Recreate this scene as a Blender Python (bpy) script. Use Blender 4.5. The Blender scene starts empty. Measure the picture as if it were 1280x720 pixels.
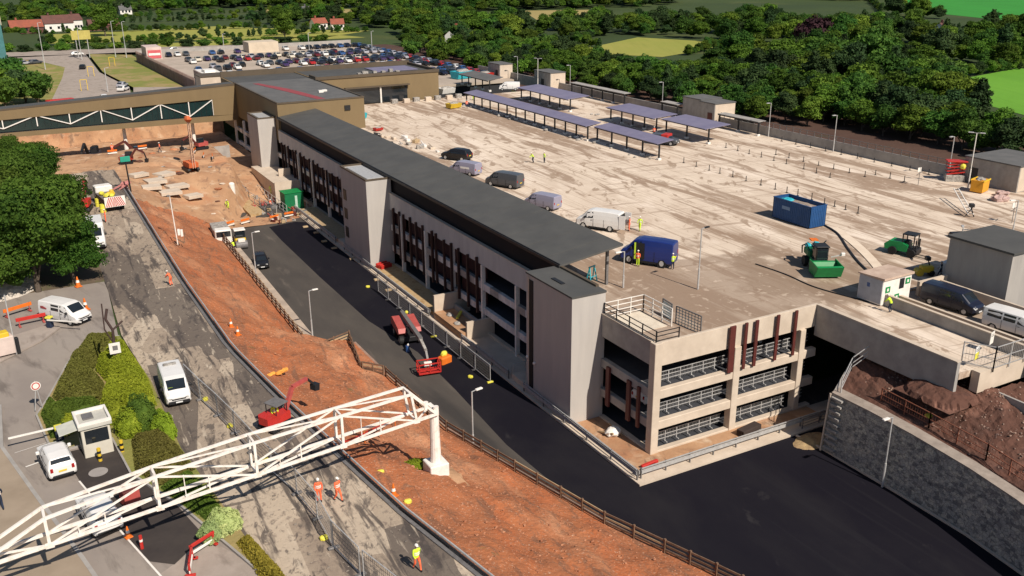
import bpy, math, random
import numpy as np
from mathutils import Vector, Matrix
R = math.radians
rng = random.Random(7)
scene = bpy.context.scene
C = scene.collection

# ------------------------------------------------------------------ camera
CAM_H = 40.0
def make_camera():
    pitch, roll, yaw = R(19.949), R(-0.3766), R(28.778)
    cy, sy, cp, sp = math.cos(yaw), math.sin(yaw), math.cos(pitch), math.sin(pitch)
    fw = Vector((sy*cp, cy*cp, -sp)); rt = Vector((cy, -sy, 0)); up = rt.cross(fw)
    cr, sr = math.cos(roll), math.sin(roll)
    r2 = rt*cr + up*sr; u2 = up*cr - rt*sr
    m = Matrix((r2, u2, -fw)).transposed().to_4x4(); m.translation = (0, 0, CAM_H)
    cd = bpy.data.cameras.new('camera'); cd.sensor_width = 36; cd.lens = 1151.65/1280*36
    cd.clip_start = 0.5; cd.clip_end = 20000
    o = bpy.data.objects.new('camera', cd); C.objects.link(o); o.matrix_world = m
    scene.camera = o
make_camera()
# ------------------------------------------------------------------ light
SUN = Vector((0.16, -1.0, 0.98)).normalized()
w = bpy.data.worlds.new('World'); scene.world = w; w.use_nodes = True
nt = w.node_tree; bg = nt.nodes['Background']
sky = nt.nodes.new('ShaderNodeTexSky'); sky.sky_type = 'NISHITA'; sky.sun_disc = False
sky.sun_elevation = math.asin(SUN.z); sky.sun_rotation = math.atan2(SUN.x, SUN.y)
sky.air_density = 1.0; sky.dust_density = 0.4
nt.links.new(sky.outputs[0], bg.inputs[0]); bg.inputs[1].default_value = 0.063
sl = bpy.data.lights.new('sun', 'SUN'); sl.energy = 5.0; sl.angle = R(0.5); sl.color = (1.0, 0.915, 0.81)
so = bpy.data.objects.new('sun', sl); C.objects.link(so)
so.rotation_euler = SUN.to_track_quat('Z', 'Y').to_euler(); so.location = (0, 0, 200)
scene.view_settings.view_transform = 'Standard'; scene.view_settings.look = 'None'
scene.view_settings.exposure = 0.17; scene.view_settings.gamma = 1.0
scene.render.resolution_x = 1024; scene.render.resolution_y = 576
try:
    scene.cycles.max_bounces = 5; scene.cycles.transparent_max_bounces = 6
except Exception: pass

# ------------------------------------------------------------------ materials
MATS = {}
def mat(name, c1, c2=None, c3=None, scale=1.0, rough=0.85, metal=0.0, bump=0.0, bscale=None,
        stretch=(1, 1, 1), rotz=0, coord='Object', detail=6, spec=0.35, lo=0.35, hi=0.65, jitter=0.0):
    if name in MATS: return MATS[name]
    m = bpy.data.materials.new(name); m.use_nodes = True; n = m.node_tree.nodes; l = m.node_tree.links
    b = n['Principled BSDF']; b.inputs['Roughness'].default_value = rough; b.inputs['Metallic'].default_value = metal
    b.inputs['Specular IOR Level'].default_value = spec
    tc = n.new('ShaderNodeTexCoord'); mp = n.new('ShaderNodeMapping')
    if coord == 'World':
        g = n.new('ShaderNodeNewGeometry'); l.new(g.outputs['Position'], mp.inputs[0])
    else: l.new(tc.outputs['Object'], mp.inputs[0])
    mp.inputs['Scale'].default_value = stretch; mp.inputs['Rotation'].default_value = (0, 0, rotz)
    col = None
    if c2 is None:
        c2 = tuple(x*0.82 for x in c1)
    no = n.new('ShaderNodeTexNoise'); no.inputs['Scale'].default_value = scale; no.inputs['Detail'].default_value = detail
    no.inputs['Roughness'].default_value = 0.62
    l.new(mp.outputs[0], no.inputs['Vector'])
    rp = n.new('ShaderNodeValToRGB'); rp.color_ramp.elements[0].position = lo; rp.color_ramp.elements[1].position = hi
    rp.color_ramp.elements[0].color = (*c1, 1); rp.color_ramp.elements[1].color = (*c2, 1)
    if c3: e = rp.color_ramp.elements.new((lo+hi)/2); e.color = (*c3, 1)
    l.new(no.outputs['Fac'], rp.inputs[0]); col = rp.outputs[0]
    if jitter:
        oi = n.new('ShaderNodeObjectInfo'); hs = n.new('ShaderNodeHueSaturation')
        mr = n.new('ShaderNodeMapRange'); mr.inputs['To Min'].default_value = 1-jitter; mr.inputs['To Max'].default_value = 1+jitter
        l.new(oi.outputs['Random'], mr.inputs[0]); l.new(mr.outputs[0], hs.inputs['Value']); l.new(col, hs.inputs['Color']); col = hs.outputs[0]
    l.new(col, b.inputs['Base Color'])
    if bump:
        n2 = n.new('ShaderNodeTexNoise'); n2.inputs['Scale'].default_value = bscale or scale*4; n2.inputs['Detail'].default_value = 5
        l.new(mp.outputs[0], n2.inputs['Vector'])
        bp = n.new('ShaderNodeBump'); bp.inputs['Strength'].default_value = 1.0; bp.inputs['Distance'].default_value = bump
        l.new(n2.outputs['Fac'], bp.inputs['Height']); l.new(bp.outputs[0], b.inputs['Normal'])
    MATS[name] = m
    return m

def layered(name, base, layers, rough=0.9, bump=0.03, bscale=3.0, spec=0.25):
    """base = (c1, c2, scale, stretch, rotz); layers = [(colour, kind, scale, stretch, rotz, lo, hi, strength)] mixed on top in world space"""
    m = bpy.data.materials.new(name); m.use_nodes = True; n = m.node_tree.nodes; l = m.node_tree.links
    b = n['Principled BSDF']; b.inputs['Roughness'].default_value = rough; b.inputs['Specular IOR Level'].default_value = spec
    g = n.new('ShaderNodeNewGeometry')
    def mapping(st, rz, off=0):
        mp = n.new('ShaderNodeMapping'); l.new(g.outputs['Position'], mp.inputs[0])
        mp.inputs['Rotation'].default_value = (0, 0, rz)
        m2 = n.new('ShaderNodeMapping'); m2.inputs['Scale'].default_value = st; m2.inputs['Location'].default_value = (off, off*.7, 0)
        l.new(mp.outputs[0], m2.inputs[0]); return m2.outputs[0]
    no = n.new('ShaderNodeTexNoise'); no.inputs['Scale'].default_value = base[2]; no.inputs['Detail'].default_value = 9
    no.inputs['Roughness'].default_value = 0.65
    l.new(mapping(base[3], base[4]), no.inputs['Vector'])
    rp = n.new('ShaderNodeValToRGB'); rp.color_ramp.elements[0].position = .36; rp.color_ramp.elements[1].position = .64
    rp.color_ramp.elements[0].color = (*base[0], 1); rp.color_ramp.elements[1].color = (*base[1], 1)
    l.new(no.outputs['Fac'], rp.inputs[0]); col = rp.outputs[0]
    for i, (c, kind, sc, st, rz, lo, hi, k) in enumerate(layers):
        v = mapping(st, rz, 13.7*(i+1))
        if kind == 'noise':
            t = n.new('ShaderNodeTexNoise'); t.inputs['Scale'].default_value = sc; t.inputs['Detail'].default_value = 8
            t.inputs['Roughness'].default_value = 0.6; t.inputs['Distortion'].default_value = 0.4; out = t.outputs['Fac']
        elif kind == 'edge':
            wn = n.new('ShaderNodeTexNoise'); wn.inputs['Scale'].default_value = 0.6; l.new(v, wn.inputs['Vector'])
            ad = n.new('ShaderNodeVectorMath'); ad.operation = 'MULTIPLY_ADD'; ad.inputs[1].default_value = (.9, .9, .9)
            l.new(wn.outputs['Color'], ad.inputs[0]); l.new(v, ad.inputs[2]); v = ad.outputs[0]
            t = n.new('ShaderNodeTexVoronoi'); t.feature = 'DISTANCE_TO_EDGE'; t.inputs['Scale'].default_value = sc; out = t.outputs['Distance']
        elif kind == 'cell':
            t = n.new('ShaderNodeTexVoronoi'); t.distance = 'CHEBYCHEV'; t.inputs['Scale'].default_value = sc
            sep = n.new('ShaderNodeSeparateColor'); l.new(t.outputs['Color'], sep.inputs[0]); out = sep.outputs[0]
        elif kind == 'grid':
            t = n.new('ShaderNodeTexBrick'); t.offset = 0; t.inputs['Scale'].default_value = sc; t.inputs['Mortar Size'].default_value = .008; t.inputs['Mortar Smooth'].default_value = .3
            t.inputs['Brick Width'].default_value = 1; t.inputs['Row Height'].default_value = 1; out = t.outputs['Fac']
        elif kind == 'spot':
            wn = n.new('ShaderNodeTexNoise'); wn.inputs['Scale'].default_value = .22; wn.inputs['Detail'].default_value = 6; l.new(g.outputs['Position'], wn.inputs['Vector'])
            t = n.new('ShaderNodeVectorMath'); t.operation = 'DISTANCE'; t.inputs[1].default_value = st
            dv = n.new('ShaderNodeMath'); dv.operation = 'DIVIDE'; dv.inputs[1].default_value = sc; l.new(t.outputs['Value'], dv.inputs[0])
            sb = n.new('ShaderNodeMath'); sb.operation = 'SUBTRACT'; l.new(wn.outputs['Fac'], sb.inputs[0]); l.new(dv.outputs[0], sb.inputs[1]); out = sb.outputs[0]
            l.new(g.outputs['Position'], t.inputs[0])
        if kind != 'spot': l.new(v, t.inputs['Vector'])
        mr = n.new('ShaderNodeMapRange'); mr.inputs['From Min'].default_value = lo; mr.inputs['From Max'].default_value = hi
        mr.inputs['To Min'].default_value = 0; mr.inputs['To Max'].default_value = k
        l.new(out, mr.inputs[0])
        mx = n.new('ShaderNodeMix'); mx.data_type = 'RGBA'; l.new(mr.outputs[0], mx.inputs['Factor'])
        l.new(col, mx.inputs['A']); mx.inputs['B'].default_value = (*c, 1); col = mx.outputs['Result']
    l.new(col, b.inputs['Base Color'])
    n2 = n.new('ShaderNodeTexNoise'); n2.inputs['Scale'].default_value = bscale; n2.inputs['Detail'].default_value = 6
    l.new(g.outputs['Position'], n2.inputs['Vector'])
    bp = n.new('ShaderNodeBump'); bp.inputs['Strength'].default_value = 1.0; bp.inputs['Distance'].default_value = bump
    l.new(n2.outputs['Fac'], bp.inputs['Height']); l.new(bp.outputs[0], b.inputs['Normal'])
    MATS[name] = m
    return m

def leafmat(name, c1, c2, c3, tr=0.25, vr=(.62,1.4)):
    m = bpy.data.materials.new(name); m.use_nodes = True; n = m.node_tree.nodes; l = m.node_tree.links
    b = n['Principled BSDF']; b.inputs['Roughness'].default_value = 0.75; b.inputs['Specular IOR Level'].default_value = 0.15
    at = n.new('ShaderNodeAttribute'); at.attribute_name = 'tone'
    rp = n.new('ShaderNodeValToRGB'); rp.color_ramp.elements[0].color = (*c1, 1); rp.color_ramp.elements[1].color = (*c2, 1)
    e = rp.color_ramp.elements.new(.5); e.color = (*c3, 1)
    l.new(at.outputs['Fac'], rp.inputs[0])
    oi = n.new('ShaderNodeObjectInfo'); hs = n.new('ShaderNodeHueSaturation')
    mr = n.new('ShaderNodeMapRange'); mr.inputs['To Min'].default_value = vr[0]; mr.inputs['To Max'].default_value = vr[1]
    l.new(oi.outputs['Random'], mr.inputs[0]); l.new(mr.outputs[0], hs.inputs['Value'])
    mm = n.new('ShaderNodeMath'); mm.operation = 'MULTIPLY'; mm.inputs[1].default_value = 7.31; l.new(oi.outputs['Random'], mm.inputs[0])
    fr = n.new('ShaderNodeMath'); fr.operation = 'FRACT'; l.new(mm.outputs[0], fr.inputs[0])
    m2 = n.new('ShaderNodeMapRange'); m2.inputs['To Min'].default_value = .478; m2.inputs['To Max'].default_value = .518
    l.new(fr.outputs[0], m2.inputs[0]); l.new(m2.outputs[0], hs.inputs['Hue'])
    l.new(rp.outputs[0], hs.inputs['Color']); l.new(hs.outputs[0], b.inputs['Base Color'])
    ts = n.new('ShaderNodeBsdfTranslucent'); l.new(hs.outputs[0], ts.inputs['Color'])
    mx = n.new('ShaderNodeMixShader'); mx.inputs[0].default_value = tr
    l.new(b.outputs[0], mx.inputs[1]); l.new(ts.outputs[0], mx.inputs[2]); l.new(mx.outputs[0], n['Material Output'].inputs[0])
    MATS[name] = m
    return m

def glassmat(name, c, rough=0.08):
    return mat(name, c, tuple(x*1.3 for x in c), scale=.7, rough=rough, spec=0.8)

# ------------------------------------------------------------------ mesh helpers
class MB:
    def __init__(s): s.v = []; s.f = []; s.m = []
    def add(s, vs, fs, mi=0):
        k = len(s.v); s.v += [tuple(map(float, v)) for v in vs]; s.f += [tuple(i+k for i in f) for f in fs]; s.m += [mi]*len(fs); return s
    def box(s, x0, x1, y0, y1, z0, z1, mi=0):
        return s.add([(x0,y0,z0),(x1,y0,z0),(x1,y1,z0),(x0,y1,z0),(x0,y0,z1),(x1,y0,z1),(x1,y1,z1),(x0,y1,z1)],
              [(0,3,2,1),(4,5,6,7),(0,1,5,4),(1,2,6,5),(2,3,7,6),(3,0,4,7)], mi)
    def bbox(s, x0, x1, y0, y1, z0, z1, b=0.03, mi=0):
        """box with chamfered vertical and top edges"""
        pts = [(x0+b,y0),(x1-b,y0),(x1,y0+b),(x1,y1-b),(x1-b,y1),(x0+b,y1),(x0,y1-b),(x0,y0+b)]
        cx, cy = (x0+x1)/2, (y0+y1)/2
        vs = [(x,y,z0) for x,y in pts]+[(x,y,z1-b) for x,y in pts]+[(x+(b if x<cx else -b),y+(b if y<cy else -b),z1) for x,y in pts]
        fs = [tuple(range(7,-1,-1)), tuple(range(16,24))]
        for r in (0, 8):
            for i in range(8): j = (i+1) % 8; fs.append((r+i, r+j, r+8+j, r+8+i))
        return s.add(vs, fs, mi)
    def prism(s, poly, z0, z1, mi=0):
        n = len(poly); vs = [(x,y,z0) for x,y in poly]+[(x,y,z1) for x,y in poly]
        fs = [tuple(range(n-1,-1,-1)), tuple(range(n,2*n))]+[(i,(i+1)%n,n+(i+1)%n,n+i) for i in range(n)]
        return s.add(vs, fs, mi)
    def prismx(s, poly, x0, x1, mi=0):
        """profile in (y,z) swept along x"""
        n = len(poly); vs = [(x0,y,z) for y,z in poly]+[(x1,y,z) for y,z in poly]
        fs = [tuple(range(n)), tuple(range(2*n-1,n-1,-1))]+[(i,n+i,n+(i+1)%n,(i+1)%n) for i in range(n)]
        return s.add(vs, fs, mi)
    def prismy(s, poly, y0, y1, mi=0):
        n = len(poly); vs = [(x,y0,z) for x,z in poly]+[(x,y1,z) for x,z in poly]
        fs = [tuple(range(n-1,-1,-1)), tuple(range(n,2*n))]+[(i,(i+1)%n,n+(i+1)%n,n+i) for i in range(n)]
        return s.add(vs, fs, mi)
    def sheet(s, poly, z=None, mi=0):
        return s.add([(p[0],p[1],p[2] if z is None else z) for p in poly], [tuple(range(len(poly)))], mi)
    def beam(s, a, b, w, h=None, mi=0):
        h = h or w; a = Vector(a); b = Vector(b); d = (b-a)
        if d.length < 1e-6: return s
        d.normalize(); u = Vector((0,0,1)) if abs(d.z) < .95 else Vector((1,0,0))
        r = d.cross(u).normalized()*w/2; t = r.cross(d).normalized()*h/2
        vs = [a-r-t,a+r-t,a+r+t,a-r+t,b-r-t,b+r-t,b+r+t,b-r+t]
        return s.add(vs, [(0,1,2,3),(7,6,5,4),(0,4,5,1),(1,5,6,2),(2,6,7,3),(3,7,4,0)], mi)
    def tube(s, a, b, r0, r1=None, n=8, mi=0, cap=True):
        r1 = r0 if r1 is None else r1; a = Vector(a); b = Vector(b); d = (b-a).normalized()
        u = Vector((0,0,1)) if abs(d.z) < .95 else Vector((1,0,0)); p = d.cross(u).normalized(); q = p.cross(d)
        vs = []
        for c, rr in ((a,r0),(b,r1)):
            for i in range(n): t = 2*math.pi*i/n; vs.append(c+(p*math.cos(t)+q*math.sin(t))*rr)
        fs = [(i,n+i,n+(i+1)%n,(i+1)%n) for i in range(n)]
        if cap: fs += [tuple(range(n)), tuple(range(2*n-1,n-1,-1))]
        return s.add(vs, fs, mi)
    def path(s, pts, r, n=6, mi=0):
        for a, b in zip(pts[:-1], pts[1:]): s.tube(a, b, r, n=n, mi=mi)
        return s
    def cone(s, c, r0, r1, h, n=12, mi=0): return s.tube(c, (c[0],c[1],c[2]+h), r0, max(r1,.001), n, mi)
    def ball(s, c, rx, ry=None, rz=None, nu=12, nv=8, mi=0, noise=0, seed=0):
        ry = ry or rx; rz = rz or rx; rr = random.Random(seed); vs = [(c[0],c[1],c[2]-rz)]
        for j in range(1, nv):
            ph = -math.pi/2+math.pi*j/nv
            for i in range(nu):
                t = 2*math.pi*i/nu; k = 1+noise*(rr.random()-.5)
                vs.append((c[0]+rx*k*math.cos(ph)*math.cos(t), c[1]+ry*k*math.cos(ph)*math.sin(t), c[2]+rz*k*math.sin(ph)))
        vs.append((c[0],c[1],c[2]+rz)); fs = []
        for i in range(nu): fs.append((0,1+(i+1)%nu,1+i))
        for j in range(nv-2):
            for i in range(nu): a = 1+j*nu+i; b = 1+j*nu+(i+1)%nu; fs.append((a,b,b+nu,a+nu))
        last = len(vs)-1
        for i in range(nu): fs.append((1+(nv-2)*nu+i, 1+(nv-2)*nu+(i+1)%nu, last))
        return s.add(vs, fs, mi)
    def build(s, name, mats, parent=None, smooth=False, label=None):
        me = bpy.data.meshes.new(name); me.from_pydata(s.v, [], s.f)
        if not isinstance(mats, (list, tuple)): mats = [mats]
        for m in mats: me.materials.append(m)
        if len(mats) > 1: me.polygons.foreach_set('material_index', s.m)
        if smooth: me.polygons.foreach_set('use_smooth', [True]*len(me.polygons))
        me.update()
        o = bpy.data.objects.new(name, me); C.objects.link(o)
        if parent: o.parent = parent
        if label: o['label'] = label
        return o

def thing(name, label, cat, loc=(0,0,0), rz=0, group=None):
    o = bpy.data.objects.new(name, None); C.objects.link(o); o.empty_display_size = .3
    o.location = loc; o.rotation_euler = (0,0,rz); o['label'] = label; o['category'] = cat
    if group: o['group'] = group
    return o
def tag(o, label, cat, group=None, kind=None):
    o['label'] = label; o['category'] = cat
    if group: o['group'] = group
    if kind: o['kind'] = kind
    return o
def struct(o): o['kind'] = 'structure'; return o
def dup(o, loc=None, rz=None, label=None, scale=None, parent=None, group=None):
    """copy a thing with copies of its parts and sub-parts"""
    kids = list(o.children)
    c = o.copy(); C.objects.link(c)
    if parent is not None: c.parent = parent
    if loc is not None: c.location = loc
    if rz is not None: c.rotation_euler = (0,0,rz)
    if label: c['label'] = label
    if group: c['group'] = group
    if scale is not None: c.scale = scale if hasattr(scale, '__len__') else (scale,)*3
    for ch in kids: dup(ch, parent=c)
    return c
def recolour(o, old, new):
    """swap a paint material on a copied thing (its meshes are copied first)"""
    for q in [o]+list(o.children_recursive):
        if q.type == 'MESH' and any(m and m.name == old.name for m in q.data.materials):
            q.data = q.data.copy()
            for i, m in enumerate(q.data.materials):
                if m.name == old.name: q.data.materials[i] = new
    return o

# ------------------------------------------------------------------ palette
M_conc   = mat('concrete_precast', (.60,.50,.395), (.50,.41,.32), scale=.6, bump=.004, bscale=14)
M_conc2  = mat('concrete_grey', (.37,.345,.315), (.28,.26,.24), scale=.8, bump=.006, bscale=8)
M_tower  = mat('tower_render', (.465,.43,.39), (.40,.37,.34), scale=1.1, bump=.004, bscale=20, lo=.3, hi=.72, stretch=(1,1,.13))
M_wpanel = mat('pale_edge_panel', (.72,.70,.67), (.52,.50,.48), scale=1.5, stretch=(1,1,.4))
M_wpara  = mat('west_parapet', (.53,.53,.51), (.42,.42,.41), scale=1.0, stretch=(1,1,.2), lo=.3, hi=.7)
M_roof   = mat('dark_roofing', (.070,.069,.066), (.088,.086,.08), scale=.35, rough=.7)
M_roof2  = mat('grey_roofing', (.135,.13,.125), (.10,.10,.098), scale=.5, rough=.8)
M_bronze = mat('bronze_cladding', (.20,.142,.072), (.178,.125,.063), scale=.3, rough=.65, metal=.0, stretch=(1,1,.3))
M_bronzed= mat('bronze_trim', (.10,.075,.05), scale=.5, rough=.6)
M_dark   = mat('dark_metal', (.02,.02,.022), scale=2, rough=.5)
M_steel  = mat('galvanised_steel', (.58,.57,.55), (.45,.44,.43), scale=3, rough=.5, metal=.35)
M_steeld = mat('dull_steel', (.20,.19,.185), (.15,.14,.135), scale=3, rough=.6, metal=.2)
M_slab   = mat('interior_slab', (.055,.057,.065), (.04,.042,.05), scale=.6)  # concrete darkened so the colour itself carries the interior shade
M_white  = mat('white_paint', (.78,.74,.68), (.66,.62,.56), scale=2.2, rough=.5, lo=.4, hi=.75)
M_truss  = mat('cream_truss_paint', (.80,.74,.67), (.55,.43,.34), scale=2.4, rough=.5, lo=.50, hi=.78)
M_maroon = mat('maroon_louvre', (.115,.028,.022), (.085,.022,.018), scale=1.2, rough=.55)
M_fin    = mat('dark_brown_fin', (.055,.024,.02), (.035,.018,.017), scale=1.2, rough=.6)
M_black  = mat('black_rubber', (.015,.015,.015), scale=5, rough=.7)
M_glass  = glassmat('dark_glass', (.012,.016,.02))
M_glassg = glassmat('green_glass', (.02,.06,.055))
M_glassb = glassmat('teal_glass', (.06,.16,.17), rough=.15)
M_void   = mat('interior_shade', (.03,.03,.033), (.022,.022,.025), scale=.5)  # near-black stands for the shade deep inside open floors
M_paving2 = mat('worn_coping', (.36,.30,.25), (.25,.205,.17), scale=1.2)
M_timber = mat('timber_rail', (.20,.12,.075), (.13,.08,.05), scale=3, stretch=(1,1,1))
M_timberp= mat('pale_timber', (.46,.34,.20), (.36,.25,.14), scale=2)
M_ply    = mat('ply_walkway', (.42,.27,.12), (.33,.20,.085), c3=(.46,.33,.18), scale=1.1, bump=.01)
M_red    = mat('red_paint', (.50,.03,.025), (.42,.03,.02), scale=2, rough=.45)
M_redd   = mat('dusty_red_paint', (.45,.09,.075), (.36,.07,.06), scale=2, rough=.5)
M_orange = mat('orange_plastic', (.75,.17,.02), scale=2, rough=.5)
M_yellow = mat('yellow_paint', (.70,.48,.03), (.6,.40,.04), scale=2, rough=.5)
M_ybright= mat('bright_yellow_plastic', (.75,.68,.08), scale=2, rough=.6)
M_hiviz  = mat('hi_vis_yellow', (.62,.85,.05), scale=3, rough=.8)
M_hivizo = mat('hi_vis_orange', (.95,.13,.05), (.9,.2,.08), scale=3, rough=.8)
M_navy   = mat('navy_cloth', (.02,.03,.06), scale=4)
M_skin   = mat('skin', (.42,.24,.16), scale=5, rough=.6)
M_hair   = mat('hair', (.04,.025,.015), scale=5)
M_blue   = mat('container_blue', (.015,.075,.22), (.012,.06,.17), scale=.9, rough=.5)
M_cyan   = mat('tarpaulin_cyan', (.02,.33,.42), (.05,.45,.50), scale=1.5, rough=.5)
M_green  = mat('machine_green', (.01,.26,.07), (.008,.20,.055), scale=2, rough=.45)
M_greend = mat('dark_green_steel', (.01,.16,.06), scale=2, rough=.5)
M_pv     = mat('solar_panel', (.17,.155,.235), (.21,.19,.27), scale=.4, rough=.5, spec=.4)
M_orangelt = mat('amber_lens', (.8,.25,.02), rough=.3)
M_redlt  = mat('red_lens', (.35,.01,.01), rough=.25)
M_lens   = mat('headlamp_lens', (.6,.6,.58), rough=.15, spec=.8)
M_plateY = mat('number_plate_yellow', (.8,.55,.05), rough=.5)
M_plateW = mat('number_plate_white', (.8,.8,.78), rough=.5)
M_litter = mat('construction_litter', (.45,.42,.38), (.18,.16,.14), scale=3)

M_deck = layered('deck_screed', ((.69,.575,.455), (.585,.475,.37), .09, (1,.45,1), 0), [
    ((.76,.645,.53), 'noise', .22, (1,.5,1), .1, .5, .66, .75),
    ((.47,.355,.265), 'noise', .30, (1,.45,1), .3, .53, .66, .5),
    ((.27,.18,.12), 'noise', .075, (2.6,.28,1), -.04, .525, .585, .85),
    ((.28,.19,.13), 'noise', .16, (2.4,.35,1), .06, .56, .61, .8),
    ((.30,.21,.145), 'noise', .45, (1.3,.5,1), .5, .575, .63, .8),
    ((.33,.235,.165), 'noise', .5, (7,.10,1), .03, .565, .62, .65),
    ((.32,.225,.16), 'noise', .35, (.2,3,1), .18, .59, .63, .65),
    ((.42,.32,.24), 'grid', .125, (1,1,1), 0, .2, .9, .35),
    ((.80,.69,.57), 'noise', 1.3, (1.6,.22,1), 0, .58, .70, .5),
    ((.27,.19,.135), 'spot', 38, (56.5,61.5,9.2), 0, .08, .19, .72),
    ((.25,.175,.12), 'spot', 24, (70,62,9.2), 0, .12, .22, .6),
    ((.62,.50,.39), 'noise', .9, (1,1,1), .2, .60, .66, .5)], bump=.02)
M_asph_new = layered('new_asphalt', ((.0085,.0075,.0125), (.0115,.0105,.015), .15, (1,.4,1), 0), [
    ((.020,.018,.022), 'noise', .12, (1,.35,1), .2, .55, .75, .5),
    ((.07,.065,.062), 'noise', .28, (1,.5,1), .4, .64, .78, .55), ((.024,.022,.024), 'noise', .09, (1,.5,1), .3, .5, .7, .5), ((.017,.016,.02), 'noise', .3, (4,.08,1), 0, .56, .68, .5)], rough=.9, bump=.006, bscale=20, spec=.1)
M_asph_old = layered('worn_asphalt', ((.062,.054,.048), (.085,.073,.062), .3, (1,.3,1), 0), [
    ((.17,.14,.115), 'noise', .35, (1.2,.25,1), .05, .60, .75, .6),
    ((.03,.028,.028), 'noise', .2, (1,.2,1), 0, .56, .7, .6)], bump=.01, bscale=16)
M_road_l = layered('access_road_asphalt', ((.25,.212,.185), (.30,.258,.22), .25, (1,.6,1), -.2), [
    ((.115,.095,.082), 'noise', .4, (1.5,.3,1), -.2, .53, .66, .7),
    ((.24,.20,.165), 'noise', .8, (1,.6,1), .3, .6, .75, .4)], bump=.008, bscale=16)
M_broken = layered('broken_carriageway', ((.37,.295,.22), (.27,.21,.16), .35, (1,.5,1), 0), [
    ((.50,.41,.31), 'cell', .26, (1.3,.45,1), .06, .60, .64, .7),
    ((.10,.082,.070), 'cell', .17, (1.9,.32,1), .03, .70, .73, .8),
    ((.060,.050,.046), 'noise', .42, (2.2,.28,1), 0, .53, .60, .85),
    ((.085,.070,.062), 'noise', 1.5, (1.3,.5,1), .3, .56, .64, .8),
    ((.13,.10,.085), 'noise', 3.2, (1,.7,1), 0, .55, .66, .6),
    ((.56,.47,.36), 'noise', 1.1, (2.2,.3,1), .05, .60, .69, .7)], bump=.05, bscale=2.5)
M_redsoil = layered('red_soil', ((.43,.148,.060), (.31,.115,.052), .35, (1,.5,1), 0), [
    ((.54,.27,.145), 'noise', .14, (1,.5,1), 0, .50, .68, .8),
    ((.43,.125,.045), 'noise', .2, (1.2,.35,1), .3, .52, .64, .7),
    ((.17,.085,.052), 'noise', .5, (2.2,.35,1), .1, .56, .64, .65),
    ((.19,.10,.06), 'noise', 1.4, (1,.6,1), 0, .55, .66, .7),
    ((.25,.12,.07), 'noise', 4.5, (1,.8,1), 0, .54, .66, .6),
    ((.62,.45,.32), 'noise', 6.5, (1,1,1), 0, .59, .68, .6),
    ((.14,.15,.05), 'noise', .35, (1,1,1), .7, .66, .72, .6)], bump=.12, bscale=3.0)
M_sand = layered('sandy_fill', ((.50,.30,.17), (.36,.20,.11), .22, (1,.6,1), 0), [
    ((.60,.46,.32), 'noise', .4, (1,1,1), 0, .56, .68, .7),
    ((.24,.13,.08), 'noise', .35, (.6,1.4,1), .5, .56, .66, .6),
    ((.38,.155,.075), 'noise', .12, (1,1,1), 0, .545, .66, .6), ((.16,.10,.07), 'noise', .6, (1.6,.6,1), .4, .57, .66, .7)], bump=.06, bscale=2)
M_rubble = layered('dark_red_rubble', ((.12,.055,.038), (.085,.042,.03), .6, (1,1,1), 0), [
    ((.24,.12,.085), 'noise', .35, (1,1,1), 0, .55, .68, .8),
    ((.045,.025,.022), 'noise', .7, (1,1,1), 0, .55, .7, .7),
    ((.42,.30,.24), 'noise', 3.4, (1,1,1), 0, .66, .73, .8)], bump=.15, bscale=2.2)
M_stone = layered('dark_rubble_masonry', ((.33,.315,.28), (.45,.42,.355), 1.2, (1,1,1), 0), [
    ((.60,.55,.43), 'cell', 3.2, (1,1,1.3), .3, .55, .9, .8),
    ((.13,.125,.125), 'cell', 2.6, (1,1,1.4), .1, .6, .85, .7),
    ((.06,.06,.062), 'edge', 3.0, (1,1,1.3), .3, .07, .0, .7),
    ((.55,.50,.42), 'noise', 4, (1,1,1), 0, .66, .72, .8),
    ((.07,.085,.15), 'noise', .04, (1,1,1), 0, .52, .58, .5)], bump=.12, bscale=4)
M_paving = layered('grey_paving', ((.37,.31,.265), (.30,.25,.21), .5, (1,1,1), 0), [
    ((.14,.11,.09), 'noise', .6, (1,.5,1), 0, .57, .7, .6)], bump=.01, bscale=10)
M_earth = layered('bare_earth', ((.075,.040,.030), (.095,.055,.040), .12, (1,1,1), 0), [
    ((.05,.055,.025), 'noise', .15, (1,1,1), 0, .58, .72, .7)], bump=.1, bscale=1)
M_earth2 = layered('brown_earth', ((.16,.11,.075), (.11,.085,.055), .3, (1,1,1), 0), [
    ((.10,.12,.04), 'noise', .3, (1,1,1), 0, .5, .62, .8)], bump=.06)  # brown earth for the ground under the trees
M_green_ground = layered('far_ground', ((.035,.055,.018), (.05,.075,.02), .01, (1,1,1), 0), [
    ((.09,.10,.03), 'noise', .02, (1,1,1), 0, .55, .7, .6)], bump=.2, bscale=.4)
def fieldmat(n, a, b, s=.03): return layered(n, (a, b, s, (1,.5,1), .4), [(tuple(x*.8 for x in a), 'noise', .25, (2,.12,1), .5, .5, .7, .35)], bump=.1, bscale=.6)
M_f_olive = fieldmat('olive_pasture', (.25,.27,.05), (.31,.29,.065))
M_f_gold  = fieldmat('dry_hay_field', (.36,.28,.11), (.30,.24,.09))
M_f_bright= fieldmat('bright_green_field', (.115,.29,.025), (.14,.33,.03))
M_f_deep  = fieldmat('deep_green_field', (.035,.22,.03), (.04,.26,.035))
M_verge   = layered('rough_verge', ((.17,.20,.045), (.24,.22,.06), .2, (1,1,1), 0), [
    ((.33,.24,.11), 'noise', .12, (1,1,1), 0, .47, .58, .85)], bump=.08)
L_dark  = leafmat('leaves_dark', (.025,.060,.010), (.115,.185,.028), (.066,.124,.016), .42, (.9,1.3))
L_mid   = leafmat('leaves_mid', (.035,.080,.010), (.145,.235,.028), (.080,.150,.016), .32)
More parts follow.
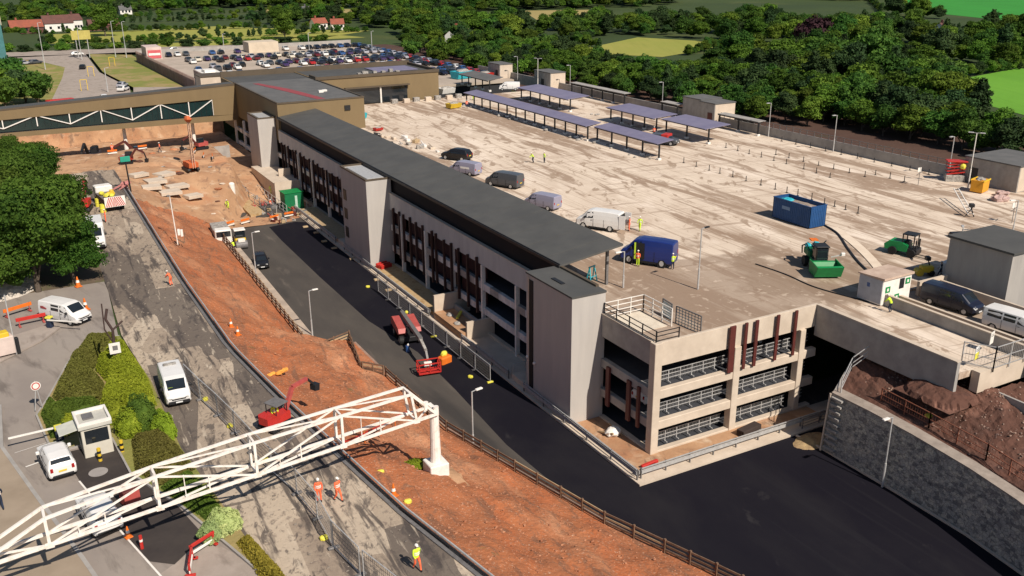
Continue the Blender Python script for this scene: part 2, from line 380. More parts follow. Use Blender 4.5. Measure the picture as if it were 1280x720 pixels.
L_far   = leafmat('leaves_far', (.028,.075,.014), (.11,.20,.03), (.060,.130,.02), .32)
L_yel2 = leafmat('leaves_lime', (.05,.10,.012), (.18,.27,.035), (.105,.18,.02), .3)
L_dark2 = leafmat('leaves_deep', (.018,.042,.016), (.06,.10,.03), (.035,.068,.02), .2)
L_hedge = leafmat('leaves_hedge_bright', (.15,.20,.014), (.29,.34,.03), (.21,.27,.018), .15, (.85,1.12))
L_hedgd = leafmat('leaves_hedge_dark', (.06,.10,.014), (.12,.17,.022), (.09,.14,.017), .15, (.85,1.12))
L_hedgb = leafmat('leaves_hedge_bronze', (.10,.095,.022), (.15,.155,.03), (.125,.125,.024), .15, (.9,1.1))
L_pale  = leafmat('leaves_pale', (.24,.31,.11), (.42,.45,.20), (.33,.38,.15), .15)
L_copper= leafmat('leaves_copper', (.025,.012,.014), (.06,.025,.03), (.04,.018,.02))
L_yell  = leafmat('leaves_yellow', (.20,.17,.02), (.36,.28,.04), (.28,.23,.03), .15)
M_bark  = mat('bark', (.12,.09,.07), (.07,.055,.04), scale=3, bump=.02)

# ------------------------------------------------------------------ ground heights
XW = ((-20,25),(25,21.8),(39,19.2),(47,17.7),(55,16.7),(67,15.3),(78.6,14.2),(100,13.9),(148,14.3),(200,14.5))
XE = ((-20,52),(25,40),(37.3,35.8),(45.7,32.8),(55,30.7),(63.5,28.8),(77.6,28.3),(86.4,28.2),(86.5,24.2),(112,24.8),(150,25.5),(200,26))
def itp(T, y): return float(np.interp(y, [a for a,_ in T], [b for _,b in T]))
def soil(x, y):
    a, e = itp(XW, y), itp(XE, y); ze = 1.8 if y < 86.45 else .9
    if y > 140: ze = ze+(6.2-ze)*min(1, (y-140)/20)
    return 7+(ze-7)*min(1, max(0, (x-a)/(e-a)))

# ------------------------------------------------------------------ setting
def make_ground():
    xs = [-7000,-3000,-1200,-500,-200,-80,-31.5,-30,-10,5,13,14.5,18,22,25,25.6,40,60,80,100,121,123,126,140,170,220,300,420,600,900,1500,3000,7000]
    ys = [-3000,-800,-200,-100,-60,0,20,40,60,80,100,120,140,150,162,168,185,205,216,218,250,300,360,430,520,640,800,1100,1600,3000,7000]
    def z(x, y):
        if x <= 13 and not 163 < y < 217: return 6.85
        if 14 < x < 122 and -61 < y < 163 or 14 < x < 44 and -61 < y < 217 or -31 < x < 44 and 163 < y < 217: return -.5
        return 5.9 if x > 25 or y > 200 else 6.8
    vs = [(x, y, z(x, y)) for y in ys for x in xs]; n = len(xs)
    fs = [(j*n+i, j*n+i+1, (j+1)*n+i+1, (j+1)*n+i) for j in range(len(ys)-1) for i in range(n-1)]
    struct(MB().add(vs, fs).build('ground', M_green_ground))
make_ground()
def grid_sheet(name, m, fx0, fx1, ys, nx, zf):
    vs, fs = [], []
    for y in ys:
        for i in range(nx+1):
            x = fx0(y)+(fx1(y)-fx0(y))*i/nx; vs.append((x, y, zf(x, y)))
    for j in range(len(ys)-1):
        for i in range(nx): a = j*(nx+1)+i; fs.append((a, a+1, a+nx+2, a+nx+1))
    return struct(MB().add(vs, fs).build(name, m, smooth=True))
from mathutils import noise as mn
def nz(x, y, s, k): return mn.noise(Vector((x*s, y*s, 3.3)))*k
# asphalt basin beside the building
struct(MB().sheet([(14,-40),(118,-40),(118,58),(44,58),(44,164),(22,164)], 0.0).build('service_road', M_asph_old))
struct(MB().sheet([(35,140),(39.9,140),(39.95,-39),(117,-39),(56.4,30),(56.4,47.6),(57.5,51),(39.9,51.1),(39.9,52),(39.9,60),(39.8,100),(39.8,139.5),(38,141),(33.6,140),(33.3,132),(33.1,113),(33.2,95),(34.6,84),(34.2,74),(33.4,62),(33.7,54),(34.8,47),(36.5,40),(41,28),(50,0),(60,-38)][:0] or
    [(33.6,140),(33.3,132),(33.1,113),(33.2,95),(34.6,84),(34.2,74),(33.4,62),(33.7,54),(34.8,47),(36.5,40),(41,28),(50,0),(60,-38),(117,-38),(117,51),(39.8,51),(39.8,139.5),(38,141)], .006).build('fresh_asphalt', M_asph_new))
# red soil slope
ysoil = list(np.arange(18, 86.41, .55))
def soilz(x, y):
    a, e = itp(XW, y), itp(XE, y); t = (x-a)/(e-a); k = max(0, min(1, t*5, (1-t)*6))
    return soil(x, y)+k*(nz(x, y, .25, .6)+nz(x, y, .9, .3)+nz(x, y, 2.2, .16)+nz(x*2.2, y*.5, .8, .16))
grid_sheet('red_soil_bank', M_redsoil, lambda y: itp(XW, y)+.2, lambda y: itp(XE, y), ysoil, 34, soilz)
grid_sheet('red_soil_bank', M_redsoil, lambda y: itp(XW, y)+.2, lambda y: itp(XE, y), [86.4]+list(np.arange(86.5, 142, .7)), 26, soilz)
def fillz(x, y):
    hi = soil(min(x, 26), y) if y < 163 else 6.95
    dp = max(0, min(1, (y-178.5)/13)); hi = hi-5.0*dp*dp*(3-2*dp)
    edge = 26+max(0, min(7, (y-142)*.42)); lo = .03 if y < 156 else .03+2.2*min(1, (y-156)/12)
    t_ = max(0, min(1, (x-edge)/2.2)); k = max(0, min(1, (x-14.6)/3)) if y < 163 else 1
    return hi*(1-t_)+lo*t_+(nz(x, y, .12, .5)*k+nz(x, y, .5, .25)+nz(x, y, 1.6, .1))*(1-t_*.7)*min(1, .3+k)
grid_sheet('sandy_fill', M_sand, lambda y: 14.6, lambda y: 43, list(np.arange(141.4, 163.1, 1.0)), 46, fillz)
grid_sheet('sandy_fill', M_sand, lambda y: -29, lambda y: 43, list(np.arange(162.4, 217.5, 1.0)), 80, fillz)
struct(MB().prismx([(216.2,0),(217.6,0),(217.6,6.97),(217.3,6.97)],-29,44).build('sandy_fill', M_sand))
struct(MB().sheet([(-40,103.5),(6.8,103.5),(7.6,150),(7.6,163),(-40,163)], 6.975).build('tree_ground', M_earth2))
# edge of the soil down to the road: battered concrete footing and the pale footway
def strip(name, m, f0, f1, ys, z0, z1): return grid_sheet(name, m, f0, f1, ys, 1, lambda x, y: z0 if abs(x-f0(y)) < abs(x-f1(y)) else z1)
ya = list(np.arange(18, 86.41, 1.5))+[86.4]
strip('soil_bank_toe', M_redsoil, lambda y: itp(XE, y), lambda y: itp(XE, y)+1.0, ya, 1.8, .01)
yb = list(np.arange(86.5, 142, 1.5))+[141.9]
strip('soil_bank_toe', M_redsoil, lambda y: itp(XE, y), lambda y: itp(XE, y)+.25, yb, .9, .34)
fw_ = MB()
for y0, y1 in zip(yb[:-1], yb[1:]):
    a0, a1 = itp(XE, y0)+.2, itp(XE, y1)+.2
    fw_.add([(a0,y0,.34),(a0+1.5,y0,.34),(a1+1.5,y1,.34),(a1,y1,.34),(a0+1.5,y0,-.02),(a1+1.5,y1,-.02)], [(0,1,2,3),(1,4,5,2)])
struct(fw_.build('footway', mat('pale_footway', (.50,.40,.31), (.36,.29,.23), scale=.5)))
# west plateau: carriageway being dug up, hedge island, access road
WX = lambda y: float(np.interp(y, [20,35,45,52,62,75,86,100,150], [10.6,9.6,8.9,8.2,7.1,7.0,6.2,6.6,7.4]))
grid_sheet('carriageway', M_broken, WX, lambda y: itp(XW, y)+.28, list(np.arange(24, 163, 2.5))+[163.2], 6, lambda x, y: 7.0+nz(x, y, .5, .03))
struct(MB().sheet([(-40,20),(12,20),(9.6,35),(8.9,45),(8.1,52),(6.7,62),(6.3,75),(5.9,86),(6.6,100),(6.6,104),(-40,104)], 6.97).build('access_road', M_road_l))
struct(MB().sheet([(-40,22),(3,22),(1.5,42),(0,49.7),(-.4,51.6),(-2.3,59.9),(-4.2,68.6),(-4.1,76),(-40,76)], 7.09).build('footway', mat('tan_footway', (.33,.26,.19), (.27,.21,.15), scale=.4)))
struct(MB().prism([(1.5,42),(1.75,42),(.25,49.7),(-.15,51.6),(-2.05,59.9),(-3.95,68.6),(-3.9,76),(-4.1,76),(-4.2,68.6),(-2.3,59.9),(-.4,51.6),(0,49.7)], 6.9, 7.11).build('kerb', M_conc2))
# dark bay behind the kiosk, pink lane on its right
struct(MB().sheet([(-.3,65.6),(3.2,65.6),(3.5,60),(5.6,54.5),(6.4,50.5),(4.3,48.5),(3.1,49.5),(2.1,53.2),(.6,59.5)], 6.985).build('asphalt_bay', mat('bay_asphalt', (.035,.028,.026), (.05,.04,.035), scale=.6)))
struct(MB().sheet([(3.3,47.9),(6.5,50),(7.5,48),(8.9,44),(9.5,30),(6,30)], 6.981).build('worn_lane', M_paving))
lm = MB()
for a, b, wd in (((.35,61.0),(2.1,53.2),.12),((2.1,53.2),(4.6,43),.12),((-2.7,64.8),(-1.7,65.1),.14),((-3.3,67.3),(-1.2,67.8),.05)):
    d = Vector((b[0]-a[0], b[1]-a[1])).normalized(); p = Vector((-d.y, d.x))*wd/2
    lm.sheet([(a[0]-p.x,a[1]-p.y),(b[0]-p.x,b[1]-p.y),(b[0]+p.x,b[1]+p.y),(a[0]+p.x,a[1]+p.y)], 6.992)
struct(lm.build('road_marking', M_white))
island = [(6.0,86.2),(3.4,87.2),(1.3,82.0),(-.7,75.2),(-1.6,72.7),(-1.1,67.5),(-.2,65.9),(3.0,66),(3.5,60.2),(5.8,54.2),(7.5,48.4),(8.9,43.5),(9.4,36),(10.6,28),(10.2,36),(8.9,45),(8.2,52),(7.1,62),(7.0,75)]
struct(MB().prism(island, 6.9, 7.12).build('planting_island', M_verge))
kb = MB()
for a, b in zip(island[:13], island[1:14]): kb.beam((a[0],a[1],7.06), (b[0],b[1],7.06), .14, .16)
struct(kb.build('kerb', M_conc2))
# drain kerb and service pipes along the top of the soil bank
pk = MB(); 
for y in range(26, 148, 3): pk.beam((itp(XW,y)-.12, y, 7.04), (itp(XW,y+3)-.12, y+3, 7.04), .26, .10)
struct(pk.build('channel_kerb', M_steeld))
pipe = thing('service_pipe', 'long pale steel pipe run between the broken carriageway and red soil', 'pipe', (0,0,0))
for k, (dx, dz) in enumerate(((.30,.18),(.56,.14))):
    p = MB()
    for y in range(26, 148, 3): p.tube((itp(XW,y)+dx-.15, y, 7.0+dz), (itp(XW,y+3)+dx-.15, y+3, 7.0+dz), .075, n=6)
    p.build('pipe_run', M_dark if k == 0 else M_steel, pipe)
# rough patches, mounds
def mound(name, m, cx, cy, rx, ry, h, z0, seed=0, n=22, rough=.25):
    vs, fs = [], []
    for j in range(n+1):
        for i in range(n+1):
            u, v = i/n*2-1, j/n*2-1; x, y = cx+u*rx, cy+v*ry; r = math.hypot(u, v)
            z = z0+h*max(0, 1-r*r)*(1+rough*mn.noise(Vector((x*.9+seed, y*.9, 0))))+(h*rough*.35*mn.noise(Vector((x*2.3, y*2.3, seed))) if r < .95 else 0)-(0.3 if r > 1 else 0)
            vs.append((x, y, z))
    for j in range(n):
        for i in range(n): a = j*(n+1)+i; fs.append((a, a+1, a+n+2, a+n+1))
    return MB().add(vs, fs).build(name, m, smooth=False)
tag(mound('rubble_heap', mat('pale_rubble', (.62,.55,.47), (.40,.35,.30), scale=2, bump=.05), -4.5, 107, 5.2, 5.2, 2.1, 6.9, 4), 'pale grey heap of crushed stone beside the big trees', 'rubble heap')
# far fields
def field(name, m, pts, z=5.96): struct(MB().sheet(pts, z).build(name, m))
field('field', M_f_olive, [(20,440),(24,492),(103,502),(140,450),(160,430),(130,405),(95,418),(60,428)])
field('field', M_f_olive, [(58,385),(60,413),(92,416),(140,412),(145,395),(100,398)])
field('field', M_f_olive, [(200,303),(244,331),(256,300),(239,276),(204,262),(190,285)])
field('field', M_f_olive, [(214,250),(262,272),(268,262),(244,250)])
field('field', M_f_bright, [(237,170),(275,178),(290,150),(195,120),(203,138)])
field('field', M_f_deep, [(600,500),(690,440),(640,380),(456,294),(490,384)])
field('field', M_f_olive, [(362,287),(385,277),(368,250),(350,255)])
field('field', M_f_gold, [(300,530),(340,514),(266,408),(250,420)])
field('field', M_f_gold, [(268,830),(300,740),(240,680),(225,700)])
field('field', M_f_gold, [(165,650),(230,600),(190,540),(150,590)])
struct(MB().sheet([(119.4,20),(168,20),(172,260),(140,360),(119.4,360)], 5.98).build('bank', M_earth))
# roads beyond the enclosed bridge
struct(MB().sheet([(9,236),(28,238),(31,268),(28,310),(30,372),(-30,385),(-30,366),(12,362),(20,330),(17,300)], 6.99).build('approach_road', M_paving))
struct(MB().sheet([(-10,217.6),(9,217.6),(17,300),(20,330),(12,361),(-30,365),(-30,217.6)], 6.985).build('verge', M_verge))
struct(MB().sheet([(32,268),(44,262),(44,360),(31,372),(29,310)], 6.985).build('verge', M_verge))
struct(MB().sheet([(-60,372),(30,372),(118,360),(118,372),(30,392),(-60,400)], 6.99).build('approach_road', M_paving))
struct(MB().sheet([(7.4,217.6),(44,217.6),(44,262),(32,268),(28,238),(9,236)], 6.995).build('forecourt', M_paving))

# ------------------------------------------------------------------ the car park building
DZ = 9.2
cp = thing('multistorey_car_park', 'long pale concrete multi-storey car park with maroon louvres and dusty top deck', 'car park', (43.4, 54.5, 0))
O = Vector((43.4, 54.5, 0))
def bp(name, mb, m, parent=None, **k):
    mb.v = [(x-O.x, y-O.y, z-O.z) for x, y, z in mb.v]; return mb.build(name, m, parent or cp, **k)
bp('deck', MB().box(43.55,118.7, 54.75,193.4, 8.75,DZ).box(118.7,123, 54.75,193.4, 8.0,DZ-.01), M_deck)
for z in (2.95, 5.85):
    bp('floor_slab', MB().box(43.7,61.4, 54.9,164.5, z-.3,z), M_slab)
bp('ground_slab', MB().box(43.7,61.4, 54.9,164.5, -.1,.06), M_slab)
bp('light_stop_wall', MB().box(61.5,61.8, 66,164.5, 0,8.74).box(61.8,76.9, 65.7,66, 0,8.74).box(43.7,61.5, 164.6,164.9, 0,8.74).box(76.9,77.2,40,66,0,8.74), M_void)  # added dark walls keep back light out of the open floors
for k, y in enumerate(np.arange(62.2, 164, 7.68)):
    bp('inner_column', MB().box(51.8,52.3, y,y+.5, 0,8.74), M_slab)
# south face
bp('parapet', MB().bbox(43.7,61.35, 54.42,54.72, 8.15,10.25,.02), M_conc)
for z0, z1 in ((5.2,5.98),(2.35,3.1)):
    bp('floor_edge', MB().bbox(43.7,61.5, 54.3,54.88, z0,z1,.05), M_conc)
bp('plinth', MB().bbox(43.7,61.5, 54.3,54.88, -.05,.32,.04), M_conc)
for x, wd in ((43.35,.75),(51.95,.72),(59.6,.62)):
    bp('column', MB().bbox(x-wd/2,x+wd/2, 54.22,54.98, 0,8.15 if x > 44 else 10.27,.03), M_conc)
for x, wd in ((51.05,.62),(52.55,.30),(53.75,.34),(56.2,.32),(58.35,.30)):
    bp('louvre', MB().bbox(x-wd/2,x+wd/2, 54.05,54.21, 6.0,10.3,.015), M_maroon)
# west face
bp('parapet', MB().box(43.1,43.45, 54.9,62.1, 8.15,10.25), M_conc2)
bp('parapet', MB().box(43.1,43.45, 70.05,165.8, 8.05,10.3), M_wpara)
bp('parapet_coping', MB().box(43.04,43.5, 54.9,62.1, 10.25,10.32), M_conc)
bp('parapet_coping', MB().box(43.04,43.5, 70.05,165.8, 10.3,10.37), M_conc)
for z0, z1 in ((5.2,5.98),(2.35,3.1)):
    bp('spandrel', MB().bbox(43.12,43.6, 54.9,62.1, z0,z1,.02), M_conc2)
    for a_, b_ in ((70.05,112.1),(122.4,167.9),(175.5,199)):
        y_ = a_
        while y_ < b_-.1:
            y2 = min(b_, y_+1.92); bp('spandrel', MB().bbox(43.12,43.6, y_+.03,y2-.03, z0+random.Random(int(y_*7+z0)).uniform(-.02,.06),z1,.02), M_wpanel if random.Random(int(y_*13+z0)).random() < .72 else M_conc2); y_ = y2
bp('plinth', MB().box(43.1,43.6, 54.9,62.1, 0,.3).box(43.1,43.6, 70.1,112, 0,.45).box(43.1,43.6, 122.5,167.8, 0,.45), M_conc)
ycols = [54.5+7.68*k for k in range(20)]
for y in ycols[3:]:
    if y < 70.5 or 112 < y < 122.4 or 168 < y < 175.5: continue
    bp('column', MB().bbox(42.96,43.42, y-.15,y+.15, 0,8.05,.02), M_white)
fr = random.Random(3)
def fins(y0, y1, n, zlo, zhi):
    for k in range(n):
        y = y0+(y1-y0)*(k+.5)/n+fr.uniform(-.5,.5)
        bp('louvre', MB().bbox(42.78,43.08, y-fr.choice([.07,.1,.14]),y+.08, zlo+fr.uniform(-.1,.25),zhi+fr.uniform(-.1,.25),.01), M_fin)
fins(85.5, 111.8, 13, 2.2, 8.5); fins(122.8, 165, 18, 2.2, 8.4)
for y, wd in ((60.7,.5),(57.6,.5),(56.2,.34)):
    bp('louvre', MB().bbox(42.88,43.09, y-wd/2,y+wd/2, 1.9,5.7,.01), M_maroon)
# dark red infill screens seen between the louvres
for y in ycols[4:8]+ycols[10:14]:
    for z0_, z1_ in ((3.1,5.1),(5.98,8)): bp('red_screen', MB().box(43.9,43.95, y+.4,y+6.8, z0_,z1_), mat('dark_red_screen', (.045,.014,.014), (.03,.012,.012), scale=1))
# guard rails on each open floor of the south face
def rail(x0, x1, y, z, h=1.05, step=1.25, lean=.35):
    m = MB()
    for zz in (.35,.7,h): m.beam((x0,y,z+zz),(x1,y,z+zz),.05)
    x = x0+.2
    while x < x1:
        m.beam((x,y,z),(x,y,z+h),.07); m.beam((x,y-.35,z+.03),(x,y+.3,z+.03),.08); x += step
    x = x0
    while x < x1: m.beam((x,y+.04,z+.12),(x,y+.04,z+h),.015); x += .16
    return m
for z in (.32, 3.12, 6.0):
    for x0, x1 in ((43.9,51.5),(52.4,59.2),(60,61.4)):
        bp('guard_rail', rail(x0, x1, 55.35, z), M_steel)
# stair towers on the west face
def tower(name_y0, y1, x0=39.98, x1=43.45, h=12.2, open_top=False):
    y0 = name_y0
    t = bp('stair_tower', MB().box(x0,x1, y0,y1, -.1,h), M_tower)
    c = MB()
    if open_top:
        c.box(x0-.05,x1+.05,y0-.05,y0+.18,h,h+.22).box(x0-.05,x1+.05,y1-.18,y1+.05,h,h+.22).box(x0-.05,x0+.18,y0+.18,y1-.18,h,h+.22).box(x1-.18,x1+.05,y0+.18,y1-.18,h,h+.22)
        f = bp('roof_light', MB().box(x0+.5,x1-.7,y0+.8,y1-1.2,h+.004,h+.14), M_steel, t)
    else:
        c.box(x0-.06,x1+.06,y0-.06,y1+.06,h,h+.16)
        bp('roof_upstand', MB().box(x1-.25,x1+.07,y0+1.2,y1+.07,h+.16,h+.34), M_bronzed, t)
        bp('roof_hatch', MB().box(x0+.9,x0+1.3,y0+3.2,y0+5,h+.16,h+.24), M_dark, t)
    bp('tower_roof', c, M_roof if not open_top else M_bronzed, t)
    return t
T1 = tower(62.12, 70.0)
bp('door_recess', MB().box(39.92,39.975, 68.7,69.4, .6,11.8), M_black, T1)
bp('lamp', MB().ball((39.9,69.7,3.9),.15), M_white, T1, smooth=True); bp('lamp', MB().ball((39.9,68.4,3.7),.15), M_white, T1, smooth=True)
bp('edge_strip', MB().box(39.9,39.975, 69.45,69.6, .6,12), M_conc, T1)
T2 = tower(112.2, 122.3, open_top=True)
T3 = tower(168, 175.4, x0=40.1, x1=43.3, open_top=True)
for k, z in enumerate((1.9,4.6,7.3)):
    bp('window', MB().box(39.92,39.975, 120.4,121.6, z+.5,z+2.0), M_dark, T2)
# entrance slabs beside the towers
bp('entrance_slab', MB().bbox(40.0,43.0, 70.05,73.0, -.1,.75,.02), M_conc)
bp('entrance_slab', MB().bbox(40.1,43.0, 122.4,126, -.1,.8,.02), M_conc)
bp('handrail', MB().beam((40.1,72.9,1.8),(42.9,72.9,1.8),.05).beam((40.1,72.9,.75),(40.1,72.9,1.8),.05).beam((41.5,72.9,.75),(41.5,72.9,1.8),.05).beam((42.9,72.9,.75),(42.9,72.9,1.8),.05), M_steel)
# long mono-pitch canopy on the top deck
can = bp('canopy_roof', MB().prismy([(43.15,12.42),(50.35,13.42),(50.35,13.62),(43.15,12.62)], 69.3,165.9), M_roof)
for y in np.arange(72, 165.5, 4.0): bp('roof_seam', MB().prismy([(43.2,12.627),(50.3,13.607),(50.3,13.637),(43.2,12.657)], y,y+.05), M_roof, can)
bp('canopy_fascia', MB().box(43.05,43.145, 69.3,165.9, 12.36,12.64), M_dark, can)
bp('gutter', MB().beam((43.2,69.35,12.7),(43.2,166,12.7),.08), M_dark, can)
for y in np.arange(70.5, 165, 7.68):
    bp('canopy_post', MB().box(49.3,49.55, y,y+.25, DZ,13.2), M_steeld)
    bp('canopy_post', MB().box(43.85,44.0, y,y+.17, DZ,12.4), M_dark)
bp('canopy_gap_shade', MB().box(43.72,43.8, 70.2,165.8, DZ,12.45), mat('gap_shade_black', (.012,.009,.01), (.007,.007,.009), scale=.2))  # added upright near-black panel; its colour stands for shade under the roof
# back wall along the east edge and the south edge
bp('boundary_wall', MB().box(118.7,118.95, 74.5,235, DZ-1,10.75), M_conc2)
rl = MB().beam((118.85,77,11.55),(118.85,134,11.55),.07).beam((118.85,77,11.15),(118.85,134,11.15),.05)
for y in np.arange(77, 134, 1.6): rl.beam((118.85,y,10.7),(118.85,y,11.6),.09)
bp('wall_railing', rl, M_steeld)
bp('south_parapet', MB().box(73.6,77.6, 53.5,53.8, 8.0,10.45).box(82.9,117.5,53.4,53.7,8,10.35), M_conc)
bp('south_wall', MB().box(77.2,118.6, 54.2,54.74, 0,8.74), M_conc2)
# stair core at the east ramp
sc_ = bp('stair_core', MB().box(77.9,84.5, 47.6,54.1, 0,14.1), mat('core_cladding', (.40,.37,.335), (.33,.305,.28), scale=.9, stretch=(1,1,.2)))
bp('core_roof', MB().box(77.7,84.7, 47.4,54.3, 14.1,14.3), M_roof, sc_)
bp('core_door', MB().box(76.4,77.4, 53.42,53.49, 8.0,9.9), M_dark, sc_)
# access ramp bridging to the made ground in the south
bp('ramp_deck', MB().box(61.5,63.0,40.1,54.6,8.65,9.18).box(63.0,68.3, 40.1,54.7, 8.65,9.19), M_deck)
bp('ramp_deck', MB().box(68.6,76.9, 20,54.7, 8.5,9.05), mat('ramp_surface', (.40,.31,.235), (.30,.23,.17), scale=.3))
bp('ramp_beam', MB().box(61.1,61.45, 40.1,54.4, 7.3,10.2), M_conc2)
bp('ramp_wall', MB().box(68.35,68.58, 39.4,53.6, 8.2,10.25), M_conc2)
bp('ramp_wall', MB().box(70.4,70.62, 20,54, 9.0,9.75), M_conc)
bp('ramp_wall_coping', MB().box(68.3,68.63, 39.4,53.6, 10.25,10.33).box(70.35,70.67, 20,54, 9.75,9.82).box(61.04,61.52, 40.1,54.4, 10.2,10.28), M_conc)
bp('ramp_wall', MB().box(76.4,76.65, 20,53.4, 9.0,10.2), M_conc)
bp('ramp_end_beam', MB().box(62.9,72, 39.3,40.0, 7.5,9.25), M_conc)
# cage railing and blue mesh panels on the corner of the deck
cg = MB()
def rl4(a, b, z, h=1.7, n=3, rows=(.3,.75,1.2,1.65)):
    for r in rows: cg.beam((a[0],a[1],z+r),(b[0],b[1],z+r),.06)
    for k in range(n+1): x = a[0]+(b[0]-a[0])*k/n; y = a[1]+(b[1]-a[1])*k/n; cg.beam((x,y,z),(x,y,z+h),.08)
rl4((43.9,62.9),(48.2,62.9),DZ); rl4((48.2,62.9),(48.2,58.8),DZ)
bp('stair_guard', cg, M_white)
cg = MB(); rl4((43.28,54.6),(43.28,62.0),10.3,1.0,4,(.1,.5,.95)); rl4((43.3,54.58),(45.6,54.58),10.3,.9,1,(.1,.5,.85))
bp('edge_railing', cg, M_dark)
bp('stairwell', MB().box(44.2,47.9, 59,63.1, DZ-.0,DZ+.05), mat('pale_slab', (.68,.6,.48), (.55,.47,.37), scale=.8))
# ------------------------------------------------------------------ kerb apron and crash barrier at the foot of the car park
ap = struct(MB().prism([(39.45,50.9),(66,50.9),(66,54.25),(43.1,54.3),(43.1,148),(39.45,148)], -.1,.16).build('kerb', M_conc))
struct(MB().sheet([(40.3,52.3),(61,52.2),(61,54.25),(43.05,54.25),(43.05,62.1),(40.3,62.1),(40.3,52.3)], .175).build('gravel_strip', M_sand))
struct(MB().sheet([(41.5,64),(41.5,54)], .17).build('gravel_strip', M_sand)) if False else None
def barrier(name, label, pts, z=.16, gap=3.2):
    t = thing(name, label, 'barrier', (pts[0][0], pts[0][1], z))
    ox, oy = pts[0]
    for (a, b) in zip(pts[:-1], pts[1:]):
        A = Vector((a[0]-ox, a[1]-oy, 0)); B = Vector((b[0]-ox, b[1]-oy, 0)); d = (B-A); L = d.length; d.normalize()
        nrm = Vector((-d.y, d.x, 0))
        for zz in (.62,):
            MB().beam(A+nrm*.06+Vector((0,0,zz)), B+nrm*.06+Vector((0,0,zz)), .06, .31).build('rail', M_steel, t)
            MB().beam(A+nrm*.36+Vector((0,0,zz)), B+nrm*.36+Vector((0,0,zz)), .06, .31).build('rail', M_steel, t)
            MB().beam(A+nrm*.06+Vector((0,0,.95)), B+nrm*.06+Vector((0,0,.95)), .07).build('top_tube', M_steel, t)
        n = int(L/gap)
        for k in range(n+1):
            p = A+d*(k*L/max(1,n)); MB().beam(p+nrm*.15, p+nrm*.15+Vector((0,0,.96)), .12, .1).build('post', M_steeld, t)
    return t
barrier('crash_barrier', 'long galvanised double crash barrier along the kerb from corner to first entrance slab', [(39.55,70.0),(39.55,51.6)])
barrier('crash_barrier', 'crash barrier run between the beige entrance walls and middle entrance slab', [(39.6,83.8),(39.6,73.2)])
barrier('crash_barrier', 'crash barrier run beside the ply walkway and middle stair tower', [(39.6,122.3),(39.6,92.6)])
barrier('crash_barrier', 'farthest crash barrier run between middle tower and green container', [(39.7,147.0),(39.65,126.2)])
barrier('crash_barrier', 'crash barrier run in front of the sunlit end of the car park', [(40.1,51.5),(65.2,51.6)], gap=2.4)
# low block wall carrying that barrier, ply walkways, entrance walls
tag(MB().box(40.3,43.05, 92.4,112.1, .16,.55).build('walkway', M_ply), 'tan plywood walkway between the barrier and the louvred facade', 'walkway')
tag(MB().box(40.3,43.05, 126.2,146, .16,.6).build('walkway', M_timberp), 'yellowish timber walkway beyond the middle stair tower', 'walkway')
wl = thing('entrance_pit', 'pair of beige concrete walls around a littered entrance pit', 'wall', (40.3,84,0))
MB().box(-.2,4.4, 7.7,8.0, .16,2.9).build('pit_wall', M_conc, wl)
MB().box(.2,3.6, .0,.3, .0,2.2).build('pit_wall', M_conc, wl)
MB().box(-.3,2.2, .32,7.65, -.05,.95).build('pit_floor', M_sand, wl)
MB().box(2.25,2.5, 1.4,7.65, -.05,1.5).build('pit_wall', M_conc2, wl)
for x, y, s in ((.4,3,.35),(1.2,4.6,.28),(.9,5.8,.4),(1.7,2.4,.3)):
    MB().ball((x,y,1.0),s,s*1.3,s*.6,8,6,noise=.5,seed=int(x*10)).build('debris', M_litter, wl)
MB().beam((1.0,4.2,1.1),(2.2,5.6,1.25),.3,.18).build('yellow_hose', M_ybright, wl)
wb = thing('retaining_block', 'beige concrete block wall behind the green container', 'wall', (38.6,154,0))
MB().box(0,4.3, 0,.3, .0,3.6).build('front_wall', M_conc, wb); MB().box(0,4.3, .3,16, .0,3.4).build('infill', M_conc, wb); MB().box(2.2,4.3,5.2,5.5,3.4,4.7).build('upstand', M_conc, wb)
tr = thing('concrete_channel', 'grey concrete channel wall leading under the bridge', 'wall', (33.4,160,0))
MB().box(-.2,.2, 0,26, .0,4.6).box(-.2,5, 26,26.3, 0,4.6).build('channel_wall', M_conc2, tr)
MB().box(.2,4.8,0,26,.02,.1).build('channel_floor', M_conc, tr)

# ------------------------------------------------------------------ bronze hall and the enclosed bridge
bh = thing('bronze_hall', 'flat roofed bronze clad hall joined to the far end of the car park', 'hall', (43,165.2,0))
O = Vector((43,165.2,0))
def hp(name, mb, m, parent=None, **k):
    mb.v = [(x-O.x, y-O.y, z-O.z) for x, y, z in mb.v]; return mb.build(name, m, parent or bh, **k)
hp('wall', MB().box(43.4,59.8, 166.0,199.6, 8.2,14.85), M_bronze)
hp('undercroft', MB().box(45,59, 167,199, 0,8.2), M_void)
hp('roof', MB().box(43.7,59.5, 166.3,199.3, 14.85,14.93), M_roof2)
hp('red_roof_sheet', MB().prism([(51.4,168),(53.0,168),(51.0,184),(47.8,196),(46.6,196),(49.0,183)], 14.93,14.97), mat('faded_red_membrane', (.30,.05,.06), (.22,.06,.065), scale=.4))
hp('coping', MB().box(43.35,43.65, 165.9,199.6, 14.85,15.12).box(43.65,59.85, 165.9,166.2, 14.85,15.12).box(59.55,59.85,166.2,199.6,14.85,15.12), M_bronzed)
hp('roof_unit', MB().box(54.4,55.3, 176,176.8, 14.93,15.35).box(55.6,56.4, 177.2,178, 14.93,15.25), M_white)
hp('vent', MB().box(55.9,57.0, 165.8,165.99, 12.8,13.7), M_dark)
hp('wall', MB().box(59.8,88, 194.2,211.5, 8.9,15.0), M_bronze)
hp('wall', MB().box(43.4,59.8, 199.6,211.5, 5,14.8), M_bronze)
hp('roof', MB().box(60.2,87.4, 195,211, 15.0,15.05).box(43.8,60.2,199.8,211,14.8,14.86), M_roof)
